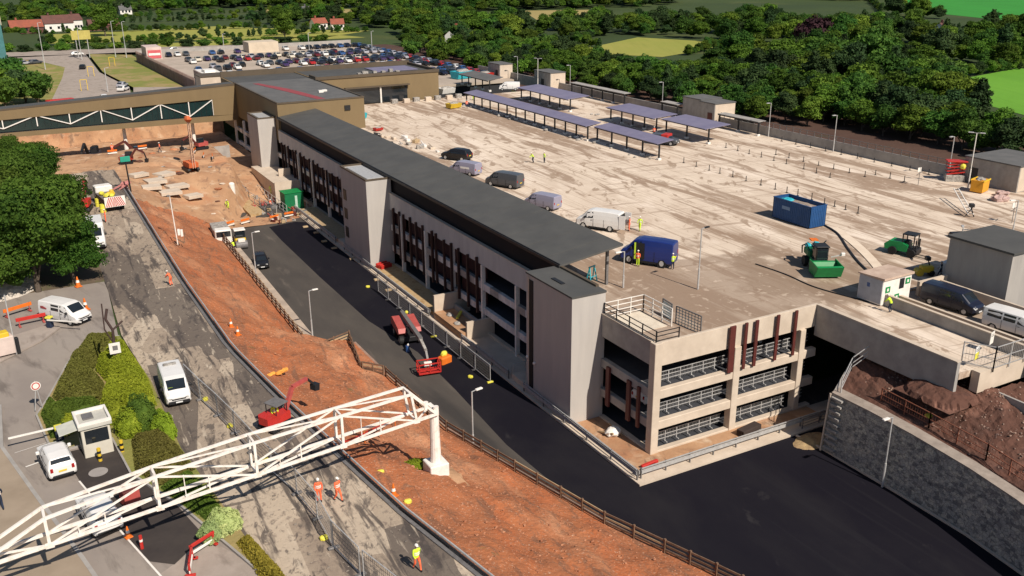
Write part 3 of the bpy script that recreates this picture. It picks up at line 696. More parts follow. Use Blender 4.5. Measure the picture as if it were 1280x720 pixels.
hp('parapet', MB().box(59.4,88.1, 194.0,194.5, 15.0,15.6).box(87.6,88.1, 194.5,211.2, 15.0,15.6).box(43.4,88.1, 211.2,211.8, 14.8,16.0).box(59.7,60.1,194.5,199.6,15,15.6), M_bronzed)
hp('curtain_wall', MB().box(66.0,80.2, 194.0,194.18, 9.3,12.7), M_glass)
hp('entrance_canopy', MB().box(65.6,80.6, 193.2,194.17, 12.72,12.95), M_bronzed)
hp('white_column', MB().tube((73.8,193.8,9.2),(73.8,193.8,12.7),.22), M_white)
for k, x in enumerate((70,71.4,72.3,73.6,76,78.2,79)):
    hp('roof_plant', MB().box(x,x+.8, 197+k%3,198+k%3, 15.05,15.5+.2*(k%2)), M_litter)
hp('solar_array', MB().box(75.5,85.5, 200,208, 15.1,15.25), M_pv)
# enclosed footbridge
fb = thing('enclosed_footbridge', 'bronze clad enclosed footbridge with white diagonal bracing behind long windows', 'footbridge', (42.9,195,0))
O = Vector((42.9,195,0))
def quad_wall(xa, ya, za0, za1, xb, yb, zb0, zb1, th):
    return MB().add([(xa,ya,za0),(xb,yb,zb0),(xb,yb+th,zb0),(xa,ya+th,za0),(xa,ya,za1),(xb,yb,zb1),(xb,yb+th,zb1),(xa,ya+th,za1)],
                    [(0,3,2,1),(4,5,6,7),(0,1,5,4),(1,2,6,5),(2,3,7,6),(3,0,4,7)])
def fbp(name, mb, m, parent=None):
    mb.v = [(x-O.x, y-O.y, z-O.z) for x, y, z in mb.v]; return mb.build(name, m, parent or fb)
XA, XB = -24.0, 43.4
def yy(x): return 190.5+(x-2.4)*7.5/41
def zb(x): return 10.1-(x-2.4)*2.6/41 if x > 2.4 else 10.1
def zt(x): return 14.05+(x-2.4)*.6/41
W0, W1 = 3.0, 38.3
def band(name, xa, xb, f0, f1, off, th, m):
    za = lambda x, f: zb(x)+(zt(x)-zb(x))*f
    return fbp(name, quad_wall(xa, yy(xa)+off, za(xa,f0), za(xa,f1), xb, yy(xb)+off, za(xb,f0), za(xb,f1), th), m)
band('wall', XA, XB, .66, 1.0, 0, 5, M_bronze); band('wall', XA, XB, 0, .16, 0, 5, M_bronze); band('wall', W1, XB, .16, .66, 0, 5, M_bronze)
band('wall', XA, W0-20, .16, .66, 0, 5, M_bronze)
band('roof', XA, XB, 1.0, 1.03, .3, 4.4, M_roof); band('coping', XA, XB, 1.0, 1.06, -.05, .3, M_bronzed)
band('window', W0-20, W1, .17, .65, .35, .1, glassmat('bridge_glass', (.010,.026,.026), .2))
za = lambda x, f: zb(x)+(zt(x)-zb(x))*f
xs = [W0-20+k*5.6 for k in range(14)]; 
for i, (a, b) in enumerate(zip(xs[:-1], xs[1:])):
    if b > W1+2: break
    b = min(b, W1)
    fbp('brace', MB().beam((a,yy(a)+.15,za(a,.18 if i%2 else .64)),(b,yy(b)+.15,za(b,.64 if i%2 else .18)),.16), M_white)
    fbp('upright', MB().beam((b,yy(b)+.15,za(b,.17)),(b,yy(b)+.15,za(b,.65)),.18), M_white)
for x in np.arange(W0-19, W1, 1.08): fbp('mullion', MB().beam((x,yy(x)+.3,za(x,.17)),(x,yy(x)+.3,za(x,.65)),.05), M_dark)
fbp('support_column', MB().tube((20.6,196.8,3.6),(20.6,196.8,8.9),.42,.3).beam((17,196.3,9.1),(24,197.6,8.75),.4,.3), M_white)
fbp('support_column', MB().tube((34.2,199.5,2.5),(34.2,199.5,8.1),.42,.32), M_white)

# ------------------------------------------------------------------ distant older car park with roof parking
oc = thing('distant_car_park', 'older car park with louvred side and crowded roof parking beyond the bronze hall', 'car park', (45,213,0))
O = Vector((45,213,0))
def op(name, mb, m, parent=None):
    mb.v = [(x-O.x, y-O.y, z-O.z) for x, y, z in mb.v]; return mb.build(name, m, parent or oc)
M_odeck = layered('roof_parking_surface', ((.46,.38,.31), (.36,.30,.24), .1, (1,1,1), 0), [((.26,.21,.17), 'noise', .15, (1,.4,1), 0, .56, .7, .5)], bump=.01)
op('parking_deck', MB().prism([(46,213),(118,213),(118.5,320),(117,336),(42.5,336)], 8.6,9.25), M_odeck)
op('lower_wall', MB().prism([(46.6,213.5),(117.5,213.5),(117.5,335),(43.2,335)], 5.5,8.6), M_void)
fw = MB()
for k in range(62):
    y = 250+k*1.38; x = 46-(y-213)*3.5/123
    fw.box(x-.35,x+.1, y,y+.75, 5.9,10.4)
op('louvre_screen', fw, mat('pinkish_louvres', (.23,.15,.125), (.30,.22,.19), scale=.4))
op('parapet', MB().prism([(42.4,335.8),(117.2,335.8),(117.2,336.1),(42.4,336.1)], 9.25,10.5), M_conc2)
op('stair_core', MB().box(45.2,50.4, 238.5,252.5, 5.9,12.3), mat('pink_render', (.36,.26,.22), (.32,.23,.19), scale=.4))
op('core_roof', MB().box(45.4,50.2, 238.7,252.3, 12.3,12.4).box(46.2,48.8,243,247,12.4,13), M_white)
op('stair_core', MB().box(43,47.6, 316,326, 5.9,13), mat('red_white_core', (.62,.50,.45), (.5,.38,.34), scale=.5))
op('sign', MB().box(43.4,47.3, 315.85,315.98, 9.6,12.1), mat('pink_red_sign', (.60,.12,.13), scale=.4))
op('sign_band', MB().box(43.6,47.1, 315.78,315.84, 10.5,11.2), M_white)
op('beige_block', MB().box(76,86, 320,328, 9.2,12.6), mat('beige_block', (.60,.50,.38), scale=.4))
op('roof_hut', MB().box(41.8,47.2, 226,232, 7,13.4), M_conc); op('hut_roof', MB().box(41.6,47.4, 225.8,232.2, 13.4,13.6), M_bronzed)
op('west_wall', MB().prism([(46.1,213.3),(46.5,213.3),(45.2,250),(44.8,250)], 5.9,10.2), M_conc2)

# ------------------------------------------------------------------ vehicles
PAINT = {}
def paint(n, c): PAINT[n] = mat('paint_'+n, c, tuple(x*.93 for x in c), scale=.8, rough=.28, spec=.6); return PAINT[n]
P_white = paint('white', (.74,.72,.69)); P_silver = paint('silver', (.36,.36,.40)); P_blue = paint('blue', (.012,.028,.16))
P_navy = paint('navy', (.012,.016,.035)); P_black = paint('black', (.012,.012,.014)); P_red = paint('red', (.38,.02,.02))
P_grey = paint('grey', (.07,.075,.085)); P_lilac = paint('lilac', (.27,.26,.34)); P_green = paint('green', (.03,.12,.06)); P_cream = paint('cream', (.62,.56,.45))
P_midb = paint('mid_blue', (.03,.09,.25)); P_maroon = paint('maroon', (.12,.015,.02)); P_purple = paint('purple', (.05,.03,.10))
# stations: x, z bottom, z belt, z roof, half width bottom, belt, roof
ST_VAN = [(-2.56,.42,1.15,1.80,.86,.90,.80),(-2.48,.30,1.15,1.90,.92,.95,.83),(-1.2,.28,1.15,1.95,.93,.97,.84),(.7,.28,1.15,1.94,.93,.97,.84),
          (1.18,.28,1.13,1.86,.93,.97,.82),(1.95,.28,1.02,1.20,.93,.95,.78),(2.38,.30,.88,1.03,.92,.90,.72),(2.56,.40,.72,.84,.82,.80,.64)]
ST_SUV = [(-2.18,.45,.92,1.00,.78,.84,.76),(-2.10,.34,.98,1.18,.86,.88,.74),(-1.78,.30,1.0,1.55,.88,.91,.66),(-.9,.28,1.0,1.63,.89,.92,.67),(.2,.28,.98,1.62,.89,.92,.67),
          (.62,.28,.96,1.50,.89,.92,.66),(1.28,.28,.93,1.05,.88,.90,.74),(1.95,.30,.86,.94,.86,.86,.70),(2.20,.40,.70,.76,.76,.76,.60)]
ST_CAR = [(-2.10,.40,.85,.93,.76,.82,.72),(-2.0,.30,.88,1.02,.83,.86,.72),(-1.45,.28,.90,1.38,.85,.88,.62),(-.6,.27,.90,1.46,.86,.88,.62),(.25,.27,.88,1.42,.86,.88,.62),
          (1.0,.27,.86,.96,.86,.87,.70),(1.85,.28,.78,.84,.83,.82,.66),(2.10,.38,.62,.68,.72,.72,.56)]
def loft(ST):
    vs, fs = [], []
    for (x, zb_, zm, zr, wb_, wm, wr) in ST:
        half = [(wb_*.9,zb_),(wb_,zb_+.10),(wm,(zb_+zm)/2+.05),(wm*.995,zm),((wm+wr)/2+.01,(zm+zr)/2),(wr,zr-.05),(wr-.09,zr)]
        ring = [(x,y,z) for y,z in half]+[(x,0,zr+.025)]+[(x,-y,z) for y,z in reversed(half)]
        vs += ring
    n = 15
    for i in range(len(ST)-1):
        for k in range(n): a = i*n+k; b = i*n+(k+1)%n; fs.append((a,a+n,b+n,b))
    fs.append(tuple(range(n))); fs.append(tuple(range((len(ST)-1)*n+n-1,(len(ST)-1)*n-1,-1)))
    return vs, fs
def st_at(ST, x):
    xs = [s[0] for s in ST]; return [float(np.interp(x, xs, [s[k] for s in ST])) for k in range(7)]
def side_pt(ST, x, t, off=.012):
    """point on the cabin side at station x, t from belt (0) to roof (1)"""
    _, _, zm, zr, _, wm, wr = st_at(ST, x)
    return x, wm+(wr-wm)*t+off, zm+(zr-.05-zm)*t
def side_win(mb, ST, quad, s, off=.012):
    p = [side_pt(ST, x, t, off) for x, t in quad]; p = [(a, b*s, c) for a, b, c in p]
    mb.add(p if s > 0 else p[::-1], [(0,1,2,3)])
def wheel_parts(t, xs, wy, r=.33, m_rim=None):
    for x in xs:
        for s in (-1, 1):
            MB().tube((x, s*(wy-.22), r), (x, s*wy, r), r, n=16).build('wheel', M_black, t).location = (0,0,0)
            tm = t.children[-1] if False else None
            MB().tube((x, s*(wy-.02), r), (x, s*(wy+.012), r), r*.62, n=12).build('rim', m_rim or M_steel, t)
            MB().tube((x, s*(wy-.25), r+.02), (x, s*(wy-.02), r+.02), r+.09, n=16).build('wheel_arch', M_dark, t)
def vehicle(name, label, cat, loc, rz, kind, p, detail=True, windows='crew', front_dark=True, group=None):
    ST = {'van': ST_VAN, 'suv': ST_SUV, 'car': ST_CAR}[kind]
    t = thing(name, label, cat, loc, rz, group)
    vs, fs = loft(ST); body = MB().add(vs, fs).build('body', p, t, smooth=False)
    ax = {'van': (-1.55,1.62), 'suv': (-1.35,1.38), 'car': (-1.28,1.30)}[kind]; wy = ST[3][4]+.02
    wheel_parts(t, ax, wy, .34 if kind != 'car' else .31)
    def rq(x0, f0, x1, f1, inset=.93, off=.014):
        """glass laid over the sloping faces between two stations"""
        a = st_at(ST, x0); b = st_at(ST, x1); n = Vector((-(b[3]-a[3]), 0, (x1-x0))).normalized()
        if n.z < 0: n = -n
        if abs(n.z) < .01: n = Vector((-1 if x0 < 0 else 1, 0, 0))
        P = []
        for (x, s, S) in ((x0,-1,a),(x1,-1,b),(x1,1,b),(x0,1,a)):
            P.append(Vector((x, s*(S[6]-.07)*inset, S[3]+.012))+n*off)
        P2 = [(P[0]+P[3])/2, (P[1]+P[2])/2]
        return [P[0],P[1],P2[1]+Vector((0,0,.02)),P[2],P[3],P2[0]+Vector((0,0,.02))]
    if kind == 'van':
        w_ = rq(1.22, 0, 1.90, 0); MB().add(w_, [tuple(range(6))]).build('windscreen', M_glass, t)
        for s in (-1, 1): m = MB(); side_win(m, ST, [(.45,.10),(1.50,.10),(1.14,.86),(.45,.88)], s); m.build('door_window', M_glass, t)
        if windows in ('crew', 'bus'):
            for s in (-1, 1):
                m = MB(); side_win(m, ST, [(-.75,.10),(.28,.10),(.28,.88),(-.75,.88)], s); m.build('side_window', M_glass, t)
                if windows == 'bus': m = MB(); side_win(m, ST, [(-2.15,.12),(-.9,.10),(-.9,.88),(-2.15,.86)], s); m.build('side_window', M_glass, t)
        if windows in ('bus',): MB().add([(-2.565,-.66,1.2),(-2.565,.66,1.2),(-2.53,.6,1.72),(-2.53,-.6,1.72)], [(0,1,2,3)]).build('rear_window', M_glass, t)
        if front_dark:
            MB().bbox(2.46,2.60, -.80,.80, .36,.60,.04).build('bumper', M_dark, t)
            MB().box(2.50,2.575, -.52,.52, .66,.76).build('grille', M_dark, t)
        hl, tl = (2.50,.60,.80,.72), (-2.53,.78,1.05,.8)
    else:
        xs = [s[0] for s in ST]; ihood = -3; xr = xs[-4]; xh = xs[-3]
        MB().add(rq(xr+.04, 0, xh-.06, 0, .98), [tuple(range(6))]).build('windscreen', M_glass, t)
        MB().add(rq(xs[2]-.05, 0, xs[1]+.08, 0, .96), [tuple(range(6))]).build('rear_window', M_glass, t)
        for s in (-1, 1):
            m = MB(); side_win(m, ST, [(-.35,.12),(.5 if kind=='suv' else .6,.14),(.28,.86),(-.35,.90)], s); m.build('side_window', M_glass, t)
            m = MB(); side_win(m, ST, [(-1.62 if kind=='suv' else -1.3,.18),(-.45,.12),(-.45,.90),(-1.35 if kind=='suv' else -1.1,.80)], s); m.build('side_window', M_glass, t)
        MB().bbox(xs[-1]-.10,xs[-1]+.03, -.62,.62, .38,.56,.03).build('bumper', M_dark, t)
        if kind == 'suv': MB().bbox(xs[0]-.03,xs[0]+.1, -.66,.66, .36,.52,.03).build('rear_bumper', M_dark, t)
        hl, tl = (xs[-1]-.07,.55,.76 if kind=='suv' else .66,.62), (xs[0]+.02,.66,.93 if kind=='suv' else .85,.62)
    for s in (-1, 1):
        MB().bbox(hl[0]-.02,hl[0]+.06, s*hl[1]-.14,s*hl[1]+.14, hl[2]-.07,hl[2]+.07,.02).build('headlight', M_lens, t)
        MB().bbox(tl[0]-.05,tl[0]+.03, s*tl[1]-.09,s*tl[1]+.09, tl[2]-.14,tl[2]+.14,.02).build('tail_light', M_redlt, t)
        mx = {'van':1.42,'suv':.62,'car':.62}[kind]; q = side_pt(ST, mx, .12)
        MB().bbox(mx-.10,mx+.08, min(s*q[1],s*(q[1]+.22)),max(s*q[1],s*(q[1]+.22)), q[2]+.0,q[2]+.2,.03).build('mirror', M_dark if kind=='van' else p, t)
    if detail:
        for s in (-1, 1):
            for x in ((.42,1.50,-.84) if kind == 'van' else (-.42,.55,-1.25)):
                z0_, z1_ = .42, side_pt(ST, x, 0)[2]; w1 = side_pt(ST, x, 0)[1]
                MB().beam((x, s*(w1-.015), z0_), (x, s*(w1-.003), z1_), .022).build('door_seam', M_dark, t)
            q = side_pt(ST, .62 if kind == 'van' else -.28, 0); MB().bbox(q[0]-.09,q[0]+.09,min(s*(q[1]-.02),s*(q[1]+.02)),max(s*(q[1]-.02),s*(q[1]+.02)),q[2]-.16,q[2]-.12,.008).build('door_handle', M_dark, t)
        MB().box(-1.0,1.0,-.93,.93,.22,.36).build('underbody', M_dark, t)
    xs = [s[0] for s in ST]
    MB().box(xs[-1]+.031,xs[-1]+.045, -.25,.25, .42,.53).build('number_plate', M_plateW, t)
    MB().box(xs[0]-.045,xs[0]-.034, -.25,.25, .72,.84).build('rear_number_plate', M_plateY, t)
    return t
G7 = 7.01; DK = 9.215
H = math.radians
v1 = vehicle('panel_van', 'white crew van turning in beside the striped barrier arm', 'van', (2.1,93.2,G7), H(-54), 'van', P_white)
MB().add([(-2.1,-.985,1.25),(-1.3,-.985,1.22),(-1.25,-.985,1.34),(-1.7,-.985,1.50),(-2.1,-.985,1.48)], [(4,3,2,1,0),(0,1,2,3,4)]).build('side_decal', mat('pink_decal', (.6,.12,.12)), v1)
v2 = vehicle('panel_van', 'white van with black bumper driving towards the camera on broken road', 'van', (8.35,71.3,G7), H(-92), 'van', P_white, windows='none')
MB().box(1.55,1.75,-.6,-.25,1.34,1.42).build('dashboard_vest', M_hiviz, v2); MB().box(-1.7,-1.4,-.5,.5,1.99,2.08).build('roof_beacon_bar', M_litter, v2)
vehicle('estate_car', 'white hatchback with yellow rear plate waiting beside the kiosk', 'car', (-.75,63.7,G7), H(97), 'suv', P_white)
s2 = vehicle('estate_car', 'white hatchback partly hidden under the cream truss gantry', 'car', (1.05,55.3,G7), H(99), 'suv', P_white)
vehicle('dark_car', 'dark car stopped on the service road near the footway lamp', 'car', (27.6,121.6,.02), H(-98), 'suv', P_black)
t = vehicle('box_lorry', 'white box lorry parked under the overhanging trees', 'lorry', (7.45,119,G7), H(-93), 'van', P_white, windows='none')
t.scale = (1.4,1.06,1.28); MB().bbox(-2.5,.6,-.97,.97,1.0,2.12,.05).build('box_body', P_white, t); MB().box(-3.5,-2.55,-.9,.9,.5,1.3).build('tail_board', P_navy, t)
t = vehicle('panel_van', 'long dark blue high roof van with workers at its open side door', 'van', (57.0,73.9,DK), H(124), 'van', P_blue, windows='none'); t.scale = (1.13,1.05,1.42)
MB().box(.1,.95,.985,1.0,.5,1.72).build('open_doorway', M_dark, t); MB().box(.95,1.08,.99,1.06,.45,1.7).build('door_edge', M_hiviz, t)
t = vehicle('panel_van', 'white van with open rear doors on the dusty deck', 'van', (59.9,87.3,DK), H(122), 'van', P_white, windows='none'); t.scale = (1.08,1,1.2)
MB().box(-2.62,-2.54,-.82,.82,.5,1.72).build('open_doorway', M_dark, t)
for s in (-1, 1): d = MB().box(-3.3,-2.6,-.03,.03,.45,1.8).build('rear_door', P_white, t); d.location = (0, s*.95, 0)
vehicle('panel_van', 'pale lilac grey van nearest the white van, half hidden by canopy', 'van', (58.9,98.9,DK), H(112), 'van', P_lilac, windows='none').scale = (.95,.95,1.0)
t = vehicle('panel_van', 'dark grey van in the middle of the parked row beside canopy', 'van', (60.2,111.6,DK), H(116), 'van', P_grey, windows='none'); t.scale = (1.08,1,1.08)
t = vehicle('panel_van', 'grey blue van with white side lettering patch in front of black pickup', 'van', (58.9,121.4,DK), H(115), 'van', P_lilac, windows='none'); t.scale = (.98,.95,1.0)
MB().box(-1.5,.2,.975,.985,1.0,1.3).build('side_lettering', P_white, t)
vehicle('dark_car', 'black off-road car farthest along the row beside the canopy', 'car', (62.2,131.2,DK), H(120), 'suv', P_black).scale = (1.15,1.05,1.15)
t = vehicle('panel_van', 'dark blue van parked behind the white minibus on the ramp', 'van', (73.6,49.9,9.06), H(-84), 'van', P_navy, windows='crew'); t.scale = (1.05,1,1.0)
vehicle('minibus', 'white minibus with long dark side windows on the ramp', 'minibus', (73.0,43.2,9.06), H(-83), 'van', P_white, windows='bus')
t = vehicle('estate_car', 'dark red and grey car sheltering under the far solar canopy', 'car', (98.2,124.5,DK), H(-60), 'suv', P_grey); MB().bbox(-.2,.9,-.93,.93,.9,1.66,.05).build('red_load', M_red, t); t.scale = (1.15,1.1,1.1)
t = vehicle('panel_van', 'pale van with open black door beside the far roof core', 'van', (107.5,196.5,DK), H(150), 'van', P_white, windows='none'); MB().box(2.2,2.6,-1.2,.9,.3,1.1).build('open_bonnet', M_dark, t)

# small cars of the distant car park: one mesh each, copied
def far_car(col, paint_m):
    vs, fs = loft(ST_CAR); m = MB().add(vs, fs, 0)
    for x, x2, z0, z1 in ((.28,.95,1.38,1.0),(-1.45,-2.0,1.34,1.0)):
        m.add([(x,-.55,z0),(x,.55,z0),(x2,.66,z1),(x2,-.66,z1)] if x > 0 else [(x,.55,z0),(x,-.55,z0),(x2,-.66,z1),(x2,.66,z1)], [(0,1,2,3)], 1)
        m.v[-4:] = [(a+(.03 if x > 0 else -.03), b, c+.05) for a, b, c in m.v[-4:]]
    for s in (-1, 1):
        m.add([(-1.2,s*.9,.95),(.75,s*.9,.95),(.25,s*.75,1.36),(-.95,s*.75,1.36)], [(0,1,2,3) if s > 0 else (3,2,1,0)], 1)
        for x in (-1.28,1.3): m.tube((x,s*.68,.31),(x,s*.88,.31),.31,n=10,mi=2)
    return m.build('parked_car', [paint_m, M_glass, M_black], None)
COLS = [('white',P_white),('silver',P_silver),('black',P_black),('red',P_red),('navy',P_navy),('blue',P_midb),('maroon',P_maroon),('grey',P_grey),('purple',P_purple),('cream',P_cream)]
protos = {}
rc = random.Random(21)
def park(col, x, y, rz, z, where, group):
    pm = dict(COLS)[col]
    if col not in protos: protos[col] = far_car(col, pm); o = protos[col]
    else: o = protos[col].copy(); C.objects.link(o)
    o.location = (x, y, z); o.rotation_euler = (0, 0, rz)
    tag(o, 'small %s car %s' % (col, where), 'car', group)
rows = [(232,'in the nearest row behind the bronze hall roof'),(238.5,'in the second row behind the bronze hall'),(254,'in the third row of the crowded roof car park'),(260,'in the fourth row of the crowded roof car park'),
        (275,'in the fifth row of the crowded roof car park'),(281,'in the sixth row of the crowded roof car park'),(297,'in the row before last on the crowded roof'),(303,'in the farthest packed row of roof parking'),(322,'along the farthest parapet of the roof parking')]
for j, (y, wh) in enumerate(rows):
    x = 50.5 if j > 1 else 54
    while x < 114:
        dens = .55 if x < 66 else (.82 if x < 80 else .94)
        if rc.random() < dens and not (74 < x < 88 and y > 318):
            col = rc.choice(['white','white','silver','black','black','navy','navy','red','grey','blue','maroon','purple','cream'])
            park(col, x, y+rc.uniform(-.5,.5), H(90 if rc.random() < .5 else -90)+rc.uniform(-.05,.05), 9.26, wh, 'cars crowded on the distant roof car park')
        x += 2.75
for k in range(22):
    y = 224+k*4.6; park(rc.choice(['white','navy','black','silver','red','blue']), 114.9+rc.uniform(-.3,.3), y, H(90)+.02, 9.26, 'in the line along the east edge of the roof parking', 'cars along the east edge')
for x, y, c, r_, wh in ((22.5,247,'white',90,'by the verge just beyond the enclosed footbridge'),(28.8,262,'white',60,'side by side with another at the forecourt, nearer one'),(29.6,270,'silver',60,'side by side at the forecourt, farther one'),(24.5,322,'black',80,'driving away on the empty approach road'),
        (9,345,'silver',20,'at the junction beside the lamp column'),(12.5,346,'grey',20,'at the junction, next to the silver one'),(27,368,'white',5,'passing on the distant cross road'),(1,372,'white',5,'on the cross road near the glass hotel'),(60,366,'white',5,'on the cross road behind the roof parking')):
    park(c, x, y, H(r_), 7.0, wh, 'cars on the approach roads')

# ------------------------------------------------------------------ people
def person_mesh(pose):
    J = {'pel':(0,0,.95),'chest':(0,.0,1.28),'neck':(0,0,1.48),'head0':(0,.01,1.56)}
    P_ = {
     'stand': dict(lh=(-.10,0,.90),lk=(-.11,.02,.50),la=(-.12,0,.09),lt=(-.13,.15,.05),rh=(.10,0,.90),rk=(.11,.03,.50),ra=(.12,.0,.09),rt=(.13,.15,.05),
                   ls=(-.19,0,1.42),le=(-.25,-.01,1.13),lw=(-.22,.12,.90),rs=(.19,0,1.42),re=(.25,0,1.13),rw=(.20,.20,.98)),
     'walk':  dict(lh=(-.10,0,.90),lk=(-.11,.16,.52),la=(-.11,.24,.11),lt=(-.11,.40,.08),rh=(.10,0,.90),rk=(.11,-.02,.48),ra=(.11,-.28,.15),rt=(.11,-.17,.05),
                   ls=(-.19,0,1.42),le=(-.25,-.10,1.15),lw=(-.23,-.14,.90),rs=(.19,0,1.42),re=(.25,.08,1.15),rw=(.21,.24,.98)),
     'work':  dict(lh=(-.10,0,.88),lk=(-.12,.12,.50),la=(-.12,-.04,.09),lt=(-.13,.12,.05),rh=(.10,0,.88),rk=(.12,.10,.50),ra=(.12,-.06,.09),rt=(.13,.10,.05),
                   ls=(-.18,.26,1.30),le=(-.20,.42,1.05),lw=(-.12,.58,.92),rs=(.18,.26,1.30),re=(.20,.42,1.05),rw=(.12,.60,.90))}[pose]
    if pose == 'work': J = {'pel':(0,-.05,.92),'chest':(0,.14,1.20),'neck':(0,.30,1.38),'head0':(0,.36,1.44)}
    order = ['pel','chest','neck','head0','lh','lk','la','lt','rh','rk','ra','rt','ls','le','lw','rs','re','rw']
    pos = [J.get(k) or P_[k] for k in order]; ix = {k:i for i,k in enumerate(order)}
    rad = dict(pel=(.155,.12),chest=(.175,.125),neck=(.065,.065),head0=(.07,.07),lh=(.10,.10),lk=(.068,.068),la=(.048,.05),lt=(.045,.035),ls=(.075,.075),le=(.05,.05),lw=(.034,.034))
    for a in 'hkatsew': rad['r'+a] = rad['l'+a]
    R_ = [rad[k] for k in order]
    E_ = [('pel','chest'),('chest','neck'),('neck','head0'),('pel','lh'),('lh','lk'),('lk','la'),('la','lt'),('pel','rh'),('rh','rk'),('rk','ra'),('ra','rt'),('chest','ls'),('ls','le'),('le','lw'),('chest','rs'),('rs','re'),('re','rw')]
    edges = [(ix[a],ix[b]) for a,b in E_]
    for s, wk, ek in ((-1,'lw','le'),(1,'rw','re')):
        wv, ev = Vector(pos[ix[wk]]), Vector(pos[ix[ek]]); d = (wv-ev).normalized(); side = Vector((s,0,0)); side = (side-d*side.dot(d)).normalized(); fwd = d.cross(side)
        palm = wv+d*.07; pi = len(pos); pos.append(tuple(palm)); R_.append((.034,.018)); edges.append((ix[wk],pi))
        for f, L in ((-1.5,.068),(-.5,.078),(.5,.074),(1.5,.060)):
            a = palm+fwd*f*.02+d*.03; b = a+d*L*.55; c = b+d*L*.4-side*.02
            k = len(pos); pos += [tuple(a),tuple(b),tuple(c)]; R_ += [(.0095,.0095),(.009,.009),(.008,.008)]; edges += [(pi,k),(k,k+1),(k+1,k+2)]
        a = wv+d*.03-fwd*.035; b = a+d*.035-fwd*.02; k = len(pos); pos += [tuple(a),tuple(b)]; R_ += [(.011,.011),(.009,.009)]; edges += [(ix[wk],k),(k,k+1)]
    me = bpy.data.meshes.new('tmp'); me.from_pydata(pos, edges, []); o = bpy.data.objects.new('tmp', me); C.objects.link(o)
    md = o.modifiers.new('s', 'SKIN'); me.skin_vertices or me.attributes
    for i, r in enumerate(R_): me.skin_vertices[0].data[i].radius = r
    me.skin_vertices[0].data[0].use_root = True; md.branch_smoothing = .3
    o.modifiers.new('b', 'SUBSURF').levels = 1; o.modifiers['b'].render_levels = 1
    bpy.context.view_layer.update(); ev = o.evaluated_get(bpy.context.evaluated_depsgraph_get()); m2 = ev.to_mesh()
    vs = [tuple(v.co) for v in m2.vertices]; fs = [tuple(p.vertices) for p in m2.polygons]; ev.to_mesh_clear(); bpy.data.objects.remove(o)
    return vs, fs, J['head0'], ix, pos
POSES = {}
def person(label, loc, rz, pose='stand', top=None, legs=None, hat=None, grp=None):
    top = top or M_hiviz; legs = legs or top
    if pose not in POSES: POSES[pose] = person_mesh(pose)
    vs, fs, hd, ix, pos = POSES[pose]
    m = MB(); m.v = list(vs); m.f = list(fs)
    for f in fs:
        c = sum((Vector(vs[i]) for i in f), Vector())/len(f); zc = c.z
        wr = min((c-Vector(pos[ix['lw']])).length, (c-Vector(pos[ix['rw']])).length)
        tip = min((c-(Vector(pos[ix['lw']])+ (Vector(pos[ix['lw']])-Vector(pos[ix['le']])).normalized()*.1)).length, (c-(Vector(pos[ix['rw']])+(Vector(pos[ix['rw']])-Vector(pos[ix['re']])).normalized()*.1)).length)
        m.m.append(2 if (tip < .11 or (c-Vector(hd)).length < .10) else 3 if zc < .14 else 1 if zc < .92 and abs(c.x) < .2 and wr > .12 else 0)
    hc = Vector(hd)+Vector((0,.015,.10)); 
    m.ball(hc, .078,.098,.118,14,10,mi=2); m.ball(hc+Vector((0,.10,-.01)), .014,.02,.022,6,5,mi=2)
    for s in (-1,1): m.ball(hc+Vector((s*.08,0,-.005)), .012,.02,.03,6,5,mi=2); m.ball(hc+Vector((s*.03,.088,.012)), .011,.008,.008,6,4,mi=3)
    m.ball(hc+Vector((0,.088,-.05)), .024,.01,.007,6,4,mi=4)
    b = thing('person', label, 'person', loc, rz, grp)
    m.build('body', [top, legs, M_skin, M_black, mat('lips', (.3,.1,.08))], b, smooth=True)
    h = MB().ball(hc+Vector((0,-.005,.035)), .105,.125,.10,14,10); h.v = [(x,y,max(z,hc.z+.03)) for x,y,z in h.v]; h.bbox(-.07,.07,hc.y+.09,hc.y+.17,hc.z+.03,hc.z+.045,.01)
    h.build('helmet', hat or M_white, b, smooth=False)
    st = MB()
    if pose != 'work':
        for z in (1.08,1.2): st.tube((0,0,z),(0,0,z+.05),.182,.184,12)
        st.v = [(x,y*.76,z) for x,y,z in st.v]
        st.build('reflective_band', M_white, b)
    return b
oj = M_hivizo
person('person in orange hi-vis walking on the old road, right one of the pair', (14.7,50.1,G7), H(200), 'walk', oj, oj)
person('person in orange hi-vis standing by the mesh fence line, left one of the pair', (13.6,50.6,G7), H(170), 'stand', oj, oj)
person('person in yellow hi-vis jacket and orange trousers walking alone in foreground', (16.3,41.1,G7), H(185), 'walk', M_hiviz, oj)
person('person in orange hi-vis crouching beside the pipe on old road', (12.7,98.4,G7), H(40), 'work', oj, oj)
person('person in orange jacket and yellow trousers at the blue van door', (55.4,73.6,DK), H(-60), 'stand', oj, M_hiviz)
person('person in yellow vest and dark trousers at the tail of the blue van', (57.9,71.0,DK), H(-40), 'stand', M_hiviz, M_navy)
person('person in orange hi-vis behind the open doors of the white van', (62.3,84.7,DK), H(60), 'stand', oj, oj)
person('person in yellow hi-vis beside the orange clad colleague behind the white van', (63.4,84.1,DK), H(120), 'walk', M_hiviz, M_hiviz)
person('person in yellow hi-vis bending beside the green signed cabin', (67.4,51.6,DK), H(10), 'work', M_hiviz, M_navy)
person('person in yellow hi-vis, left of the two workers mid deck', (71.5,123.0,DK), H(90), 'work', M_hiviz, M_navy)
person('person in pale hi-vis, right of the two workers mid deck', (72.9,122.0,DK), H(-90), 'stand', M_hiviz, M_navy)
person('person in navy clothes on the tan footway at the left edge', (-4.3,59.6,7.1), H(10), 'walk', M_navy, M_navy, M_greend)
